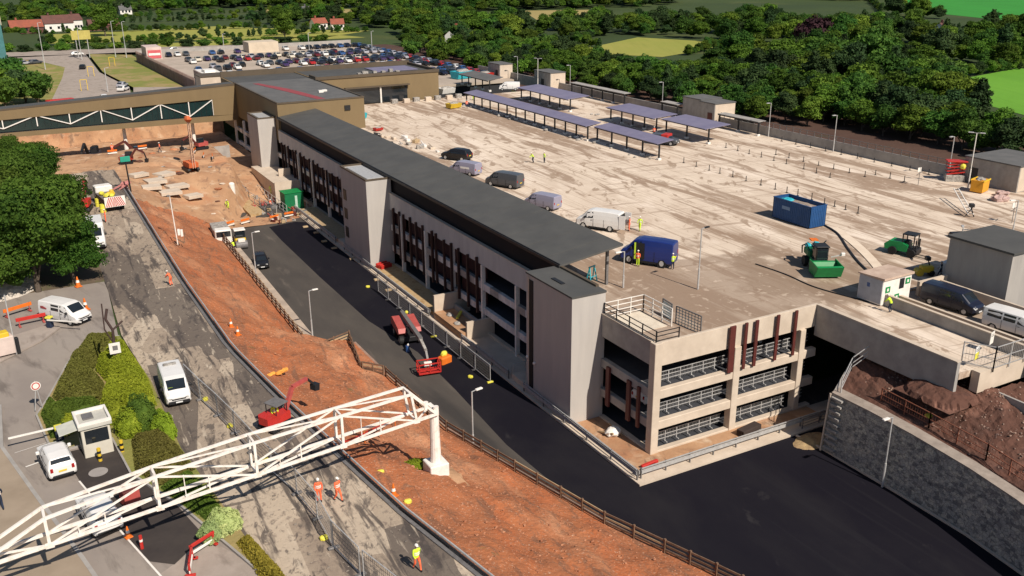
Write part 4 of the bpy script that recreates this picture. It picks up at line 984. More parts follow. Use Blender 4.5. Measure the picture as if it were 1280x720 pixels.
person('person in navy at the barrier arm beside the kiosk', (-.35,65.7,7.05), H(60), 'stand', M_navy, M_navy, M_ybright)
person('person in yellow hi-vis driving the mini excavator', (13.9,61.9,7.25), H(180), 'stand', M_hiviz, M_navy)

vehicle('estate_car', 'white car parked behind the rails on the middle floor of sunlit end', 'car', (46.3,58.2,2.96), H(10), 'suv', P_white)
vehicle('estate_car', 'silver grey car parked behind the rails on the lowest floor', 'car', (49.6,58.4,.07), H(4), 'suv', P_silver)
vehicle('dark_car', 'dark car parked behind the rails on the upper open floor', 'car', (56.5,58.6,5.86), H(176), 'suv', P_lilac)

for k, (x, y, top_, lb) in enumerate(((16.5,181,oj,'person in orange under the enclosed footbridge, leftmost'),(23.5,172.5,oj,'person in orange between the slabs and the footbridge'),(29.2,147.5,M_hiviz,'person in yellow near the white tank on the fill'),(36.6,150,oj,'person in orange among the clutter of the far works'),(38.6,157,M_hiviz,'person in yellow beside the concrete block wall'),(25.6,128.5,M_hiviz,'person in yellow walking by the site roller'),
        (9.6,128.5,oj,'person in orange beside the box lorry and chevron lorry'),(86.5,176.8,oj,'person in orange near the head of longest solar canopy'),(93.0,187,M_hiviz,'person in yellow near the pallets before bronze hall'),(101,131,oj,'person in orange under the back solar canopies'),(79.4,55.6,M_navy,'person in dark clothes beside the yellow roller'))):
    z_ = DK if x > 43 else (7.05 if x < 14 else (.12 if (x > 33 and y < 152) else .9 if x > 33 else fillz(x, y) if y > 141.5 else .4))
    person(lb, (x,y,z_), k*1.3, ('stand','walk','work')[k%3], top_, M_navy if k % 2 else top_)

# ------------------------------------------------------------------ cream truss gantry in the foreground
tg = thing('truss_gantry', 'cream painted steel truss gantry spanning from the left road to a white column', 'gantry', (22.9,52.6,0))
O = Vector((22.9,52.6,0))
def gp(name, mb, m=None, parent=None):
    mb.v = [(x-O.x, y-O.y, z-O.z) for x, y, z in mb.v]; return mb.build(name, m or M_truss, parent or tg)
ZB, ZT = 9.95, 12.25
TOPZ = [11.62, 12.0, 12.15, 12.1, 12.05]
def fy(x): return 49.25+.14*(x+1.7)
NX = [-1.7, 4.15, 10.0, 15.8, 21.3]; XL, XR = -5.6, 22.9; GW = 1.25
def N(x, back, z): return (x-(.05 if back else 0), fy(x)+(GW if back else 0), z)
def T_(i, b): return N(NX[i]-(.35 if i == 4 else 0), b, TOPZ[i])
for b in (0, 1):
    m = MB()
    for i in range(4): m.beam(T_(i,b), T_(i+1,b), .155)
    gp('top_chord', m)
    gp('bottom_chord', MB().beam(N(XL,b,ZB), N(XR,b,ZB), .165))
    gp('end_post', MB().beam(N(XL,b,ZB), T_(0,b), .16)); gp('end_post', MB().beam(N(XR,b,ZB), T_(4,b), .17))
    for i, x in enumerate(NX):
        gp('upright', MB().beam(N(x,b,ZB), T_(i,b), .16))
        if i < 4:
            x2 = NX[i+1]; xm = (x+x2)/2
            gp('diagonal', MB().beam(N(x,b,ZB), T_(i+1,b), .10) if i % 2 == 0 else MB().beam(T_(i,b), N(x2,b,ZB), .10))
            if b == 0: gp('hanger', MB().beam(N(xm,b,ZB), N(xm,b,(ZB+TOPZ[i])/2), .07)); gp('hanger', MB().beam(N(xm-1.4,b,ZB), N(xm-1.4,b,ZB+.75 if i%2==0 else ZB+1.6), .05))
for i, x in enumerate(NX):
    gp('cross_member', MB().beam(N(x,0,ZB), N(x,1,ZB), .13)); gp('cross_member', MB().beam(T_(i,0), T_(i,1), .13))
    gp('gusset_plate', MB().box(x-.22,x+.22,fy(x)-.09,fy(x)-.085,ZB-.16,ZB+.2), M_truss)
for i, (a, b_) in enumerate(zip(NX[:-1], NX[1:])):
    gp('plan_brace', MB().beam(N(a,0,ZB), N(b_,1,ZB), .10)); gp('plan_brace', MB().beam(T_(i,1), T_(i+1,0), .08))
gp('plan_brace', MB().beam(N(NX[-1],0,ZB), N(XR,1,ZB), .10)); gp('plan_brace', MB().beam(N(NX[0],0,ZB), N(XL,1,ZB), .10))
gz = soil(22.5,52.5)
cx, cy = XR, fy(XR)+.45
gp('column', MB().tube((cx,cy,gz+.9),(cx,cy,ZB+.2),.40,.31,14).beam(N(XR,0,ZB+.15),N(XR,1,ZB+.15),.34,.34))
gp('column_head', MB().tube((cx,cy-.35,ZB-.1),(cx,cy-.35,ZB+.55),.2,n=10).tube((cx-.3,cy+.7,ZB-.1),(cx-.3,cy+.7,ZB+.5),.18,n=10))
gp('plinth', MB().bbox(cx-.72,cx+.72, cy-.72,cy+.72, gz-.9,gz+1.0,.05), M_white)
gp('column', MB().tube((XL,fy(XL)+.5,7),(XL,fy(XL)+.5,ZB),.38,.31,12)); gp('plinth', MB().bbox(XL-.7,XL+.7,fy(XL)-.2,fy(XL)+1.2,6.9,7.9,.04), M_white)
tag(mound('spoil_patch', M_sand, cx-.2, cy-.4, 2.0, 1.6, .45, gz-.35, 5, 14), 'pale sandy patch of spoil at the foot of the white column', 'spoil heap')

# ------------------------------------------------------------------ lamp posts
def lamp(label, x, y, z, h, ang, twin=False, head=None, wide=.075):
    t = thing('street_lamp', label, 'lamp post', (x,y,z), ang, 'slim steel lamp posts')
    MB().tube((0,0,0),(0,0,h*.35),wide*1.25,n=8).tube((0,0,h*.35),(0,0,h),wide*.8,n=8).build('pole', M_steel if not twin else M_white, t)
    for s in ((1,-1) if twin else (1,)):
        MB().beam((0,0,h),(s*.45,0,h+.05),.06).build('arm', M_steel, t)
        MB().bbox(min(s*.4,s*1.05),max(s*.4,s*1.05),-.13,.13,h+.0,h+.11,.03).build('lamp_head', head or M_steel, t)
    return t
lamp('street lamp on the pale footway behind the dark stopped car', 25.6,116.3,.34, 6.0, H(5), head=M_white)
lamp('street lamp on the footway end where pale splash marks lie', 26.0,93.4,.34, 5.2, H(5), head=M_white)
lamp('street lamp between the timber fence and the fresh asphalt, nearest one', 29.9,61.4,.1, 6.1, H(10), head=M_white)
lamp('lamp post rising in front of the dark stone retaining wall', 56.15,41.4,0, 6.2, H(180), head=M_white)
lamp('dark headed lamp post standing alone on stained deck corner', 56.3,65.0,DK, 6.1, H(10), head=M_dark)
lamp('short pale lamp post beside the near end of long canopy', 50.3,69.0,DK, 3.7, H(180), head=M_white)
for x, y, lb in ((118.2,120.5,'lamp post by the far wall nearest the long roof core'),(118.1,105.5,'lamp post at the middle of the plain far wall'),(118.2,84.0,'lamp post at the far wall beside the red lift'),
              (119.4,152.6,'lamp post behind the far wall canopies'),(119.5,188.2,'lamp post by wall between two roof cores'),(118.5,212,'lamp post among the vans at the far deck corner')):
    lamp(lb, x, y, DK, 5.9, H(180))
lamp('twin headed lamp mast behind the yellow hopper', 114.9,78.4,DK, 7.6, H(-60), twin=True)
lamp('twin headed lamp mast in front of the far pale roof core', 114.3,194.5,DK, 7.2, H(-60), twin=True)
lamp('thin lamp post beside the black tray near stair core', 82.4,56.0,DK, 4.6, H(40))
lamp('lamp post near the deck edge right of the long steel arm', 98.2,60.6,DK, 4.4, H(160), head=M_white)
for x, y, h, lb in ((14.2,326,14,'tall pale lamp column on the verge by the approach road'),(27,352,10,'lamp column left of the yellow gantry sign'),(38,354,12,'first of the tall lamp columns behind the approach road'),(41,350,12,'second of the tall lamp columns behind the approach road'),
                 (70,330,8,'lamp column left on the distant roof parking'),(96,318,8,'lamp column mid on the distant roof parking'),(112,300,9,'lamp column right on the distant roof parking'),(25,262,6,'thin lamp column near the two white cars')):
    lamp(lb, x, y, 7.0, h, H(20), wide=.13)
t = thing('leaning_mast', 'thin timber mast with cable and lantern standing in the red soil', 'mast', (16.8,119,5.4))
MB().tube((0,0,0),(-.2,0,6.4),.08,.06).build('pole', M_truss, t); MB().bbox(-.55,-.2,-.12,.12,6.3,6.5,.02).build('lantern', M_steeld, t)
MB().box(.15,.45,-.1,.1,1.2,2.0).box(.5,.8,-.1,.1,1.0,1.9).build('notice', M_white, t); MB().beam((-.4,0,1),(.8,0,.1),.12).beam((.8,0,.1),(1.1,.3,1.4),.1).build('prop', M_timber, t)
t = thing('green_signal_post', 'black post topped by a small green sign box on the sandy fill', 'signal post', (14.9,145.2,6.9))
MB().tube((0,0,0),(-.15,0,4.7),.12,.1).build('pole', M_dark, t); MB().bbox(-.85,.55,-.2,.2,4.6,5.35,.05).build('sign_box', mat('teal_green_box', (.03,.33,.22)), t)

# ------------------------------------------------------------------ timber fence along the soil edge
def timber_fence(label, pts, step=2.0, h=1.2, rails=(.35,.7,1.05), lowz=0):
    t = thing('timber_fence', label, 'fence', pts[0])
    ox, oy, oz = pts[0]
    for (a, b) in zip(pts[:-1], pts[1:]):
        A = Vector(a)-Vector(pts[0]); B = Vector(b)-Vector(pts[0]); L = (B-A).length
        for r in rails: MB().beam(A+Vector((0,0,r)), B+Vector((0,0,r)), .07, .14).build('rail', M_timber if rng.random() < .6 else M_timberp, t)
        n = max(1, round(L/step))
        for k in range(n+(1 if b == pts[-1] else 0)):
            p = A+(B-A)*(k/n); MB().box(p.x-.07,p.x+.07,p.y-.07,p.y+.07,p.z-.3,p.z+h).build('post', M_timber, t)
    return t
P1 = [(itp(XE,y)-.35, y, 1.8) for y in (20,26,32,37.3,41,45.7,50,55,59,63.5,69,76.2)]
timber_fence('long three rail timber fence curving along the red soil above fresh asphalt', P1, 2.1)
timber_fence('short timber fence jog at the kink near the truss top', [(27.8,76.3,1.8),(26.3,77.9,1.9)], .9, 1.3, (.25,.5,.75,1.0,1.25))
timber_fence('middle timber fence run between the two kinks', [(26.2,78.2,1.9),(27.9,86.2,1.8)], 1.8)
timber_fence('pale timber fence crossing the soil at the footway end', [(27.9,86.3,1.8),(24.4,85.9,1.3)], 1.6, 1.3, (.25,.55,.85,1.15))
timber_fence('far timber fence run beside the pale footway', [(24.0,86.8,1.0),(24.3,98,1.0),(24.6,110,1.0),(24.9,124,1.0),(25.1,134,1.1)], 2.0)
bk = MB()
for y0, y1 in zip(list(np.arange(20, 86, 2.0)), list(np.arange(22, 88, 2.0))): bk.beam((itp(XE,y0)+.1,y0,1.62),(itp(XE,min(y1,86.4))+.1,min(y1,86.4),1.62),.3,.34)
tag(bk.build('edging_boards', mat('pinkish_edging', (.36,.24,.18), (.25,.15,.11), scale=1)), 'pinkish concrete edging boards retaining the red soil under the fence', 'edging')

# ------------------------------------------------------------------ mesh site panels
wm = None
def site_panel(label, x, y, z, ang, L=3.3, h=1.9, grp='mesh site fence panels', foot=M_ybright):
    global wm
    if wm is None or True:
        pass
    t = thing('site_fence', label, 'fence panel', (x,y,z), ang, grp)
    MB().tube((0,0,.05),(0,0,h),.04).tube((L,0,.05),(L,0,h),.04).tube((0,0,h),(L,0,h),.035).tube((0,0,.15),(L,0,.15),.035).build('frame', M_steel, t)
    m = MB()
    for k in range(1, 17): m.beam((k*L/17,0,.15),(k*L/17,0,h),.014)
    for k in range(1, 6): m.beam((0,0,.15+k*(h-.15)/6),(L,0,.15+k*(h-.15)/6),.014)
    m.build('wire_mesh', M_steeld, t)
    MB().bbox(-.13,.13,-.34,.34,0,.13,.03).build('foot', foot, t)
    return t
nms = ['first','second','third','fourth','fifth','sixth','seventh','eighth','ninth','tenth','eleventh','twelfth']
for k in range(9):
    y = 73.6+k*3.35; site_panel('mesh panel on the asphalt beside the kerb, %s from the entrance slab' % nms[k], 37.9-.02*k, y, .01, H(90), grp='mesh panels along the kerb', foot=M_steeld if k not in (0,4) else M_ybright)
wpts = [(14.2,38.6),(13.3,42.2),(12.8,45.4),(12.9,48.8),(12.6,52.2),(11.9,55.6),(11.4,59),(11.0,62.4),(10.5,65.8),(9.9,69.2),(9.4,72.6)]
for k, (a, b) in enumerate(zip(wpts[:-1], wpts[1:])):
    site_panel('mesh panel on the old road, %s from the bottom edge of the view' % nms[k], a[0], a[1], 7.03, math.atan2(b[1]-a[1], b[0]-a[0]), L=3.35, grp='mesh panels along the old road', foot=M_steeld)
for k, (x, y, z) in enumerate(((40.9,112,.2),(39.4,118,.02),(38.8,124,.02),(38.6,128,.02),(39,133,.02),(38.5,137,.02),(39.2,108,.02),(39.0,103.5,.02))):
    tag(MB().bbox(x-.4,x+.4,y-.25,y+.25,z,z+.2,.05).build('fence_foot', M_timberp), 'pale block lying in the gutter below the far crash barrier', 'block', 'loose blocks beside the kerb')

# ------------------------------------------------------------------ boom lift
bl = thing('boom_lift', 'dusty red boom lift with grey boom lowered towards the camera on fresh asphalt', 'boom lift', (35.1,88.0,.01), H(-100))
MB().bbox(-1.9,1.9,-.75,.75,.45,.95,.06).build('chassis', M_dark, bl)
for x in (-1.45,1.45):
    for s in (-1,1):
        MB().tube((x,s*.78,.5),(x,s*1.22,.5),.5,n=18).build('wheel', M_black, bl); MB().tube((x,s*1.2,.5),(x,s*1.24,.5),.27,n=12).build('rim', M_litter, bl)
for s in (-1,1):
    MB().prismy([(-2.6,1.0),(1.1,1.0),(1.5,1.3),(1.2,1.75),(-2.0,2.05),(-2.7,1.8)], min(s*.42,s*1.25), max(s*.42,s*1.25)).build('engine_cover', M_redd, bl)
MB().tube((0,0,.9),(0,0,1.1),.6,n=16).build('turntable', M_dark, bl)
MB().beam((-2.5,0,2.2),(6.2,.1,2.35),.42,.42).build('boom', M_steeld, bl); MB().beam((5.8,.1,2.35),(8.2,.12,1.9),.28,.28).build('inner_boom', M_litter, bl)
MB().tube((-.6,0,1.3),(1.6,0,2.1),.1).build('lift_ram', M_steel, bl)
MB().beam((8.2,.12,1.9),(9.0,.15,.8),.22).build('jib', M_steeld, bl)
bs = MB()
for z in (.35,.75,1.35):
    for a, b in (((9.1,-1.1),(10.3,-1.1)),((10.3,-1.1),(10.3,1.1)),((10.3,1.1),(9.1,1.1)),((9.1,1.1),(9.1,-1.1))): bs.beam((*a,z),(*b,z),.09)
for a in ((9.1,-1.1),(10.3,-1.1),(10.3,1.1),(9.1,1.1),(9.1,0),(10.3,0)): bs.beam((*a,.3),(*a,1.35),.09)
bs.bbox(9.1,10.3,-1.1,1.1,.25,.36,.02); bs.build('basket', M_red, bl); MB().bbox(9.2,9.5,-.4,.4,.8,1.2,.04).build('control_box', M_white, bl)
MB().ball((-2.3,.5,2.2),.2).build('beacon', M_ybright, bl)
t = thing('water_barrier', 'orange plastic tub with yellow bag beside the lift basket', 'tub', (36.0,80.2,.01), .3); MB().bbox(-.7,.7,-.45,.45,0,.75,.12).build('tub', M_orange, t); MB().ball((0,.1,.95),.4,.3,.3,noise=.3).build('bag', M_ybright, t)
t = thing('gas_bottle_trolley', 'small blue and white canister left of the boom lift', 'canister', (33.7,84.6,.01)); MB().tube((0,0,0),(0,0,.7),.22).build('canister', P_midb, t); MB().ball((.1,0,.78),.16).build('cap', M_white, t)

# ------------------------------------------------------------------ containers, cabins, machines on the deck
oc_ = thing('open_container', 'blue open topped steel container filled with rubble on the deck', 'container', (82.3,77.7,DK))
W2, L2, H2 = 1.3, 3.05, 2.6
for nm, (x0,x1,y0,y1) in (('side_panel',(-W2,-W2+.06,-L2,L2)),('side_panel',(W2-.06,W2,-L2,L2)),('end_panel',(-W2,W2,-L2,-L2+.06)),('end_panel',(-W2,W2,L2-.06,L2))):
    m = MB().box(x0,x1,y0,y1,.12,H2)
    if nm == 'side_panel':
        k = -L2+.3
        while k < L2-.2: m.box(x0-.03 if x0 < 0 else x1,x0 if x0 < 0 else x1+.03,k,k+.13,.2,H2-.1); k += .28
    else:
        k = -W2+.2
        while k < W2-.2: m.box(k,k+.13,y0-.03 if y0 < 0 else y1,y0 if y0 < 0 else y1+.03,.2,H2-.1); k += .28
    m.build(nm, M_blue, oc_)
MB().box(-W2-.04,W2+.04,-L2-.04,-L2+.1,H2,H2+.08).box(-W2-.04,W2+.04,L2-.1,L2+.04,H2,H2+.08).box(-W2-.04,-W2+.1,-L2,L2,H2-.02,H2+.07).box(W2-.1,W2+.04,-L2,L2,H2-.02,H2+.07).build('top_rail', M_blue, oc_)
MB().box(-W2+.07,W2-.07,-L2+.07,L2-.07,.1,2.2).ball((0,-.5,2.1),1.0,2.2,.35,12,8,noise=.3).build('rubble_load', mat('mixed_rubble', (.42,.34,.27), (.16,.12,.1), scale=2.5, bump=.05), oc_)
MB().ball((-.2,1.9,2.35),.8,.7,.25,10,6,noise=.4).build('green_sacking', M_cyan, oc_)
MB().box(-1.34,-1.33,.2,1.5,1.5,1.9).build('side_marking', mat('faded_white_mark', (.2,.3,.45)), oc_)
sh = thing('signed_cabin', 'small white cabin with green signs and dark hatch on the deck', 'cabin', (69.8,54.4,DK), H(2))
MB().bbox(-2.0,2.0,-1.3,1.4,.08,2.5,.04).build('wall', M_white, sh); MB().prismx([(-1.45,2.5),(1.5,2.5),(1.5,2.6),(-1.45,2.72)],-2.1,2.1).build('roof', mat('rusty_cream_roof', (.55,.42,.33), (.42,.30,.23), scale=1), sh)
MB().box(-2.04,-2.003,-1.25,1.3,.2,2.45).build('grey_side', mat('grey_cabin_side', (.42,.43,.46)), sh)
MB().box(.3,.95,-1.33,-1.303,1.3,2.3).build('hatch', M_dark, sh)
for x, z in ((-1.3,1.5),(1.45,1.9),(.1,.55)): MB().box(x-.32,x+.32,-1.34,-1.306,z-.28,z+.3).build('green_sign', M_green, sh); MB().box(x-.12,x+.12,-1.345,-1.341,z-.13,z+.15).build('sign_symbol', M_white, sh)
MB().box(-2.06,-2.042,.1,.4,1.5,1.9).build('blue_notice', P_midb, sh)
# green loading machine with skip bucket
gm = thing('green_loader', 'large green loader with open skip bucket and cluttered turquoise rear', 'loader', (70.9,63.6,DK), H(-118))
for x in (-1.3,1.0):
    for s in (-1,1): MB().tube((x,s*.75,.55),(x,s*1.15,.55),.55,n=16).build('wheel', M_black, gm)
MB().bbox(-1.9,1.3,-.7,.7,.5,1.2,.06).build('chassis', M_greend, gm)
MB().prismy([(1.3,.25),(3.0,.2),(3.6,1.35),(3.2,1.4),(2.8,.6),(1.9,.6),(1.5,1.3),(1.1,1.3)],-1.3,1.3).build('bucket', M_green, gm)
for s in (-1,1): MB().prismy([(1.2,.25),(3.0,.2),(3.6,1.4),(1.1,1.5)],s*1.3-.04,s*1.3+.04).build('bucket_side', M_green, gm)
MB().ball((2.3,.2,.6),.6,.8,.25,10,6,noise=.4).build('rubble', M_rubble, gm)
MB().bbox(-.4,.9,-.65,.65,1.2,2.6,.12).build('cab', M_glass, gm); MB().bbox(-.5,1.0,-.7,.7,2.6,2.72,.05).build('cab_roof', M_dark, gm)
MB().bbox(-2.3,-.6,-.9,.9,1.2,1.9,.15).build('rear_body', M_greend, gm)
for k, (x, y, z, s) in enumerate(((-1.2,.7,2.1,.5),(-2.0,-.5,2.0,.5),(-1.6,.1,2.3,.45),(-2.5,.5,1.7,.4))): MB().ball((x,y,z),s,s*.8,s*.5,8,6,noise=.5,seed=k).build('turquoise_cover', M_cyan, gm)
MB().box(-2.5,-1.7,-.35,.4,2.5,2.62).build('orange_board', M_orange, gm)
MB().path([(-2.6,-.9,1),(-2.2,-1.1,1.9),(-1.2,-1.0,2.4),(-.6,-.9,2.0)],.07).build('hose', M_dark, gm); MB().path([(-2.6,.9,1),(-2.2,1.1,2.1),(-1.2,1.0,2.7)],.06).build('hose', M_dark, gm)
MB().beam((.9,.9,1.6),(1.4,1.9,2.0),.1).bbox(1.2,1.5,1.7,2.1,1.9,2.2,.05).build('mirror', M_white, gm)
gt = thing('green_forklift', 'green compact forklift with black cab and forks facing the yellow machine', 'forklift', (82.7,62.6,DK), H(-72))
for x in (-1.0,1.0):
    for s in (-1,1): MB().tube((x,s*.6,.45),(x,s*.95,.45),.45,n=16).build('wheel', M_black, gt)
MB().prismy([(-1.9,.5),(.5,.5),(.5,1.2),(-.2,1.5),(-1.5,1.45),(-2.0,1.0)],-.75,.75).build('engine_cover', M_green, gt)
fr_ = MB()
for x, y in ((-.1,-.65),(-.1,.65),(1.1,-.65),(1.1,.65)): fr_.beam((x,y,1.0),(x,y,2.4),.1)
fr_.bbox(-.2,1.2,-.72,.72,2.35,2.47,.04).beam((1.1,-.65,1.0),(1.1,.65,1.0),.1).build('cab_frame', M_dark, gt); MB().bbox(.0,.6,-.35,.35,1.0,1.7,.1).build('seat', M_dark, gt)
MB().beam((1.3,-.5,.2),(1.3,-.5,1.9),.12).beam((1.3,.5,.2),(1.3,.5,1.9),.12).beam((1.3,-.6,.7),(1.3,.6,.7),.2).build('mast', M_dark, gt)
for s in (-1,1): MB().beam((1.3,s*.4,.15),(2.6,s*.4,.1),.12,.06).build('fork', M_dark, gt)
MB().bbox(.4,1.5,-.7,.7,.4,.95,.05).build('front_body', M_dark, gt)
ym = thing('yellow_roller', 'small yellow walk-behind machine beside the parapet corner', 'roller', (78.7,57.0,DK), H(-30))
MB().tube((-.5,-.45,.35),(-.5,.45,.35),.35,n=16).build('drum', M_yellow, ym); MB().bbox(-.4,.9,-.4,.4,.4,1.05,.12).build('body', M_yellow, ym); MB().beam((.5,0,1.0),(.2,0,1.9),.1).bbox(0,.45,-.3,.3,1.6,2.0,.05).build('seat_back', M_dark, ym); MB().tube((.7,-.4,.3),(.7,.4,.3),.3,n=14).build('drum', M_dark, ym)
t = thing('welfare_box', 'small white generator box beside the parapet on the deck', 'generator', (81.3,56.3,DK), .2); MB().bbox(-.7,.7,-.45,.45,0,1.2,.06).build('body', M_white, t); MB().box(-.3,.3,-.47,-.455,.7,.95).build('grille', M_dark, t)
t = thing('black_tray', 'long low black topped tray with pale side near the stair core', 'tray', (94.8,63.2,DK), H(-22)); MB().bbox(-2.6,2.6,-.6,.6,0,.35,.03).build('base', M_conc, t); MB().bbox(-2.5,1.9,-.2,.55,.355,.55,.03).build('cover', M_dark, t)
t = thing('steel_arm', 'long pale steel arm lying tilted on its stand across the deck', 'conveyor', (104.6,71.7,DK), math.atan2(-6.6,-5.7))
MB().beam((-4.2,-.3,1.6),(4.2,-.3,.4),.1).beam((-4.2,.3,1.6),(4.2,.3,.4),.1).build('rail', M_white, t); m = MB()
for k in range(9): m.beam((-4+k,-.3,1.55-k*.14),(-4+k,.3,1.55-k*.14),.07)
m.build('rung', M_steeld, t); MB().beam((3.8,-.5,0),(4.2,.2,1.5),.1).beam((3.8,.5,0),(4.2,-.2,1.5),.1).bbox(3.7,4.3,-.3,.3,1.3,1.7,.05).build('stand', M_dark, t)
for k, (x, y) in enumerate(((110.5,83.0),(104.0,64.5))):
    t = thing('sign_frame', ('small white sign on a thin post beside the long steel arm','pair of small white signs on a post near the deck edge')[k], 'sign', (x,y,DK)); MB().tube((0,0,0),(0,0,2.6),.04).build('post', M_steeld, t); MB().box(-.5,.2,-.02,.02,1.9,2.5).build('sign_plate', M_white, t); MB().beam((-.6,0,1.5),(.5,0,1.9),.06).build('brace', M_steeld, t)
rlft = thing('red_machine', 'red scissor lift folded on a grey base beside the far shed', 'scissor lift', (117.0,82.2,DK), H(-40))
MB().bbox(-1.3,1.3,-.7,.7,.0,.9,.05).build('base', M_litter, rlft); m = MB()
for k in range(4): m.beam((-1.2,-.5,1.0+k*.45),(1.2,-.5,1.4+k*.45),.14).beam((1.2,.5,1.0+k*.45),(-1.2,.5,1.4+k*.45),.14)
m.build('scissor_arms', M_red, rlft); MB().bbox(-1.35,1.35,-.75,.75,2.8,2.95,.03).build('platform', M_red, rlft); MB().ball((.8,-.5,2.2),.4,noise=.3).build('yellow_hose', M_ybright, rlft); MB().ball((0,.2,1.3),.6,.5,.4,noise=.5).build('pipework', M_redd, rlft)
yh = thing('yellow_hopper', 'bright yellow orange hopper box in front of the twin lamp mast', 'hopper', (114.3,76.3,DK), H(15))
MB().prism([(-1.1,-.8),(1.1,-.8),(1.1,.8),(-1.1,.8)],.15,1.7).build('body', mat('amber_paint', (.72,.33,.03)), yh); MB().ball((0,0,1.75),.8,.6,.25,noise=.5).build('load', M_litter, yh); MB().box(-1.2,1.2,-.9,-.8,1.6,1.8).box(-1.2,1.2,.8,.9,1.6,1.8).build('rim', M_yellow, yh)
for k, (x, y, s, lb) in enumerate(((112.2,72.0,.8,'low pinkish heap of sacks right of the yellow hopper'),(114.9,73.6,.6,'smaller heap of pale bags against the far shed'))):
    tag(MB().ball((x,y,DK+.3),s*1.4,s,s*.6,10,7,noise=.5,seed=k).ball((x+.5,y-.4,DK+.3),s,s*.8,s*.5,10,7,noise=.5,seed=k+4).build('sack_heap', mat('pinkish_sacks', (.5,.34,.3), (.36,.25,.22), scale=3)), lb, 'sacks')
# roof cores (small buildings on the deck)
def core(label, x0, x1, y0, y1, h, door=None, z=DZ):
    t = thing('roof_core', label, 'plant room', (x0,y0,z-.5))
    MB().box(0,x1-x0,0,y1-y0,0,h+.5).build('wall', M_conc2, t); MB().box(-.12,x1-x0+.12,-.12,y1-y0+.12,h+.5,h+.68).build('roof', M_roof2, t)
    MB().box(.15,x1-x0,-.03,-.004,.6,h+.4).build('sunlit_tone_panel', M_conc, t)  # paler sheet on the south face, sunlight put into its colour
    if door is not None: MB().box(-.05,-.004,door,door+1.3,.5,2.7).build('door', M_dark if h < 3.9 else M_maroon, t)
    return t
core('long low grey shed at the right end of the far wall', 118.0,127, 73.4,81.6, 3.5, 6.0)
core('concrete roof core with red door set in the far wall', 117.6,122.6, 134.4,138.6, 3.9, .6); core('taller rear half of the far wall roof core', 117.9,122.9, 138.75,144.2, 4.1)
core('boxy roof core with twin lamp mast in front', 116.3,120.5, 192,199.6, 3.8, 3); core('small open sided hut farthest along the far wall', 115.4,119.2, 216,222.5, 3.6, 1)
# solar canopies
def solar(label, x, y0, y1, wd, n, h=2.75, tilt=.06, roofm=None):
    t = thing('solar_canopy', label, 'canopy', (x,y0,DZ), 0, 'solar panel canopies on the deck')
    L = y1-y0
    m = MB().add([(-wd*.5,0,h-tilt*wd),(wd*.5,0,h+tilt*wd),(wd*.5,L,h+tilt*wd),(-wd*.5,L,h-tilt*wd),(-wd*.5,0,h-tilt*wd+.1),(wd*.5,0,h+tilt*wd+.1),(wd*.5,L,h+tilt*wd+.1),(-wd*.5,L,h-tilt*wd+.1)],
        [(0,3,2,1),(4,5,6,7),(0,1,5,4),(1,2,6,5),(2,3,7,6),(3,0,4,7)]); m.build('panel_roof', roofm or M_pv, t)
    MB().beam((-wd*.42,0,h-tilt*wd-.12),(-wd*.42,L,h-tilt*wd-.12),.16).build('edge_beam', M_dark, t)
    for k in range(n):
        y = .25+k*(L-.5)/max(1,n-1); px = -wd*.30
        MB().box(px-.11,px+.11,y-.11,y+.11,.25,h-.12).build('post', M_dark, t); MB().bbox(px-.3,px+.3,y-.3,y+.3,-.1,.32,.04).build('footing', M_white, t)
        MB().beam((px,y,h-.3),(wd*.42,y,h+tilt*wd-.05),.1).build('bracket', M_dark, t)
solar('longest solar canopy with many dark posts, nearest the camera side', 89.6,133.4,181.5,3.2,14)
solar('near solar canopy in line with the longest one', 90.6,114.5,132.4,3.2,5)
solar('wide solar canopy behind the longest one', 104.5,161.5,182.5,5.6,6, tilt=.03); solar('wide solar canopy in the middle of the back row', 105.5,133.8,148.8,5.6,5, tilt=.03)
solar('wide solar canopy nearest the camera in the back row', 106.5,120.6,132.7,5.6,3, tilt=.03); solar('grey canopy with clutter beneath, beside the blue container', 104,197,212.5,4.5,5, roofm=M_roof2)
for lb, a, b, n in (('grey canopy along the far wall, longest one',162.5,184,6),('short grey canopy against the far wall left of the roof core',144.6,150,2),('grey canopy against the far wall right of the roof core',121.8,132.6,3)):
    solar(lb, 117.7, a, b, 1.8, n, h=2.5, tilt=.02, roofm=M_conc2)
# clutter beneath canopies
jr = random.Random(5)
for k in range(46):
    x, y = (88.6+jr.uniform(-1.2,1.2), jr.uniform(115,181)) if k < 34 else (104+jr.uniform(-1.5,1.5), jr.uniform(134,181)); s = jr.uniform(.18,.45)
    tag(MB().ball((x,y,DK+s*.4),s*1.2,s,s*.6,7,5,noise=.6,seed=k).build('rubble_bag', M_litter if k % 3 else M_conc2), 'small grey bag or offcut under the solar canopies', 'debris', 'debris under the solar canopies')
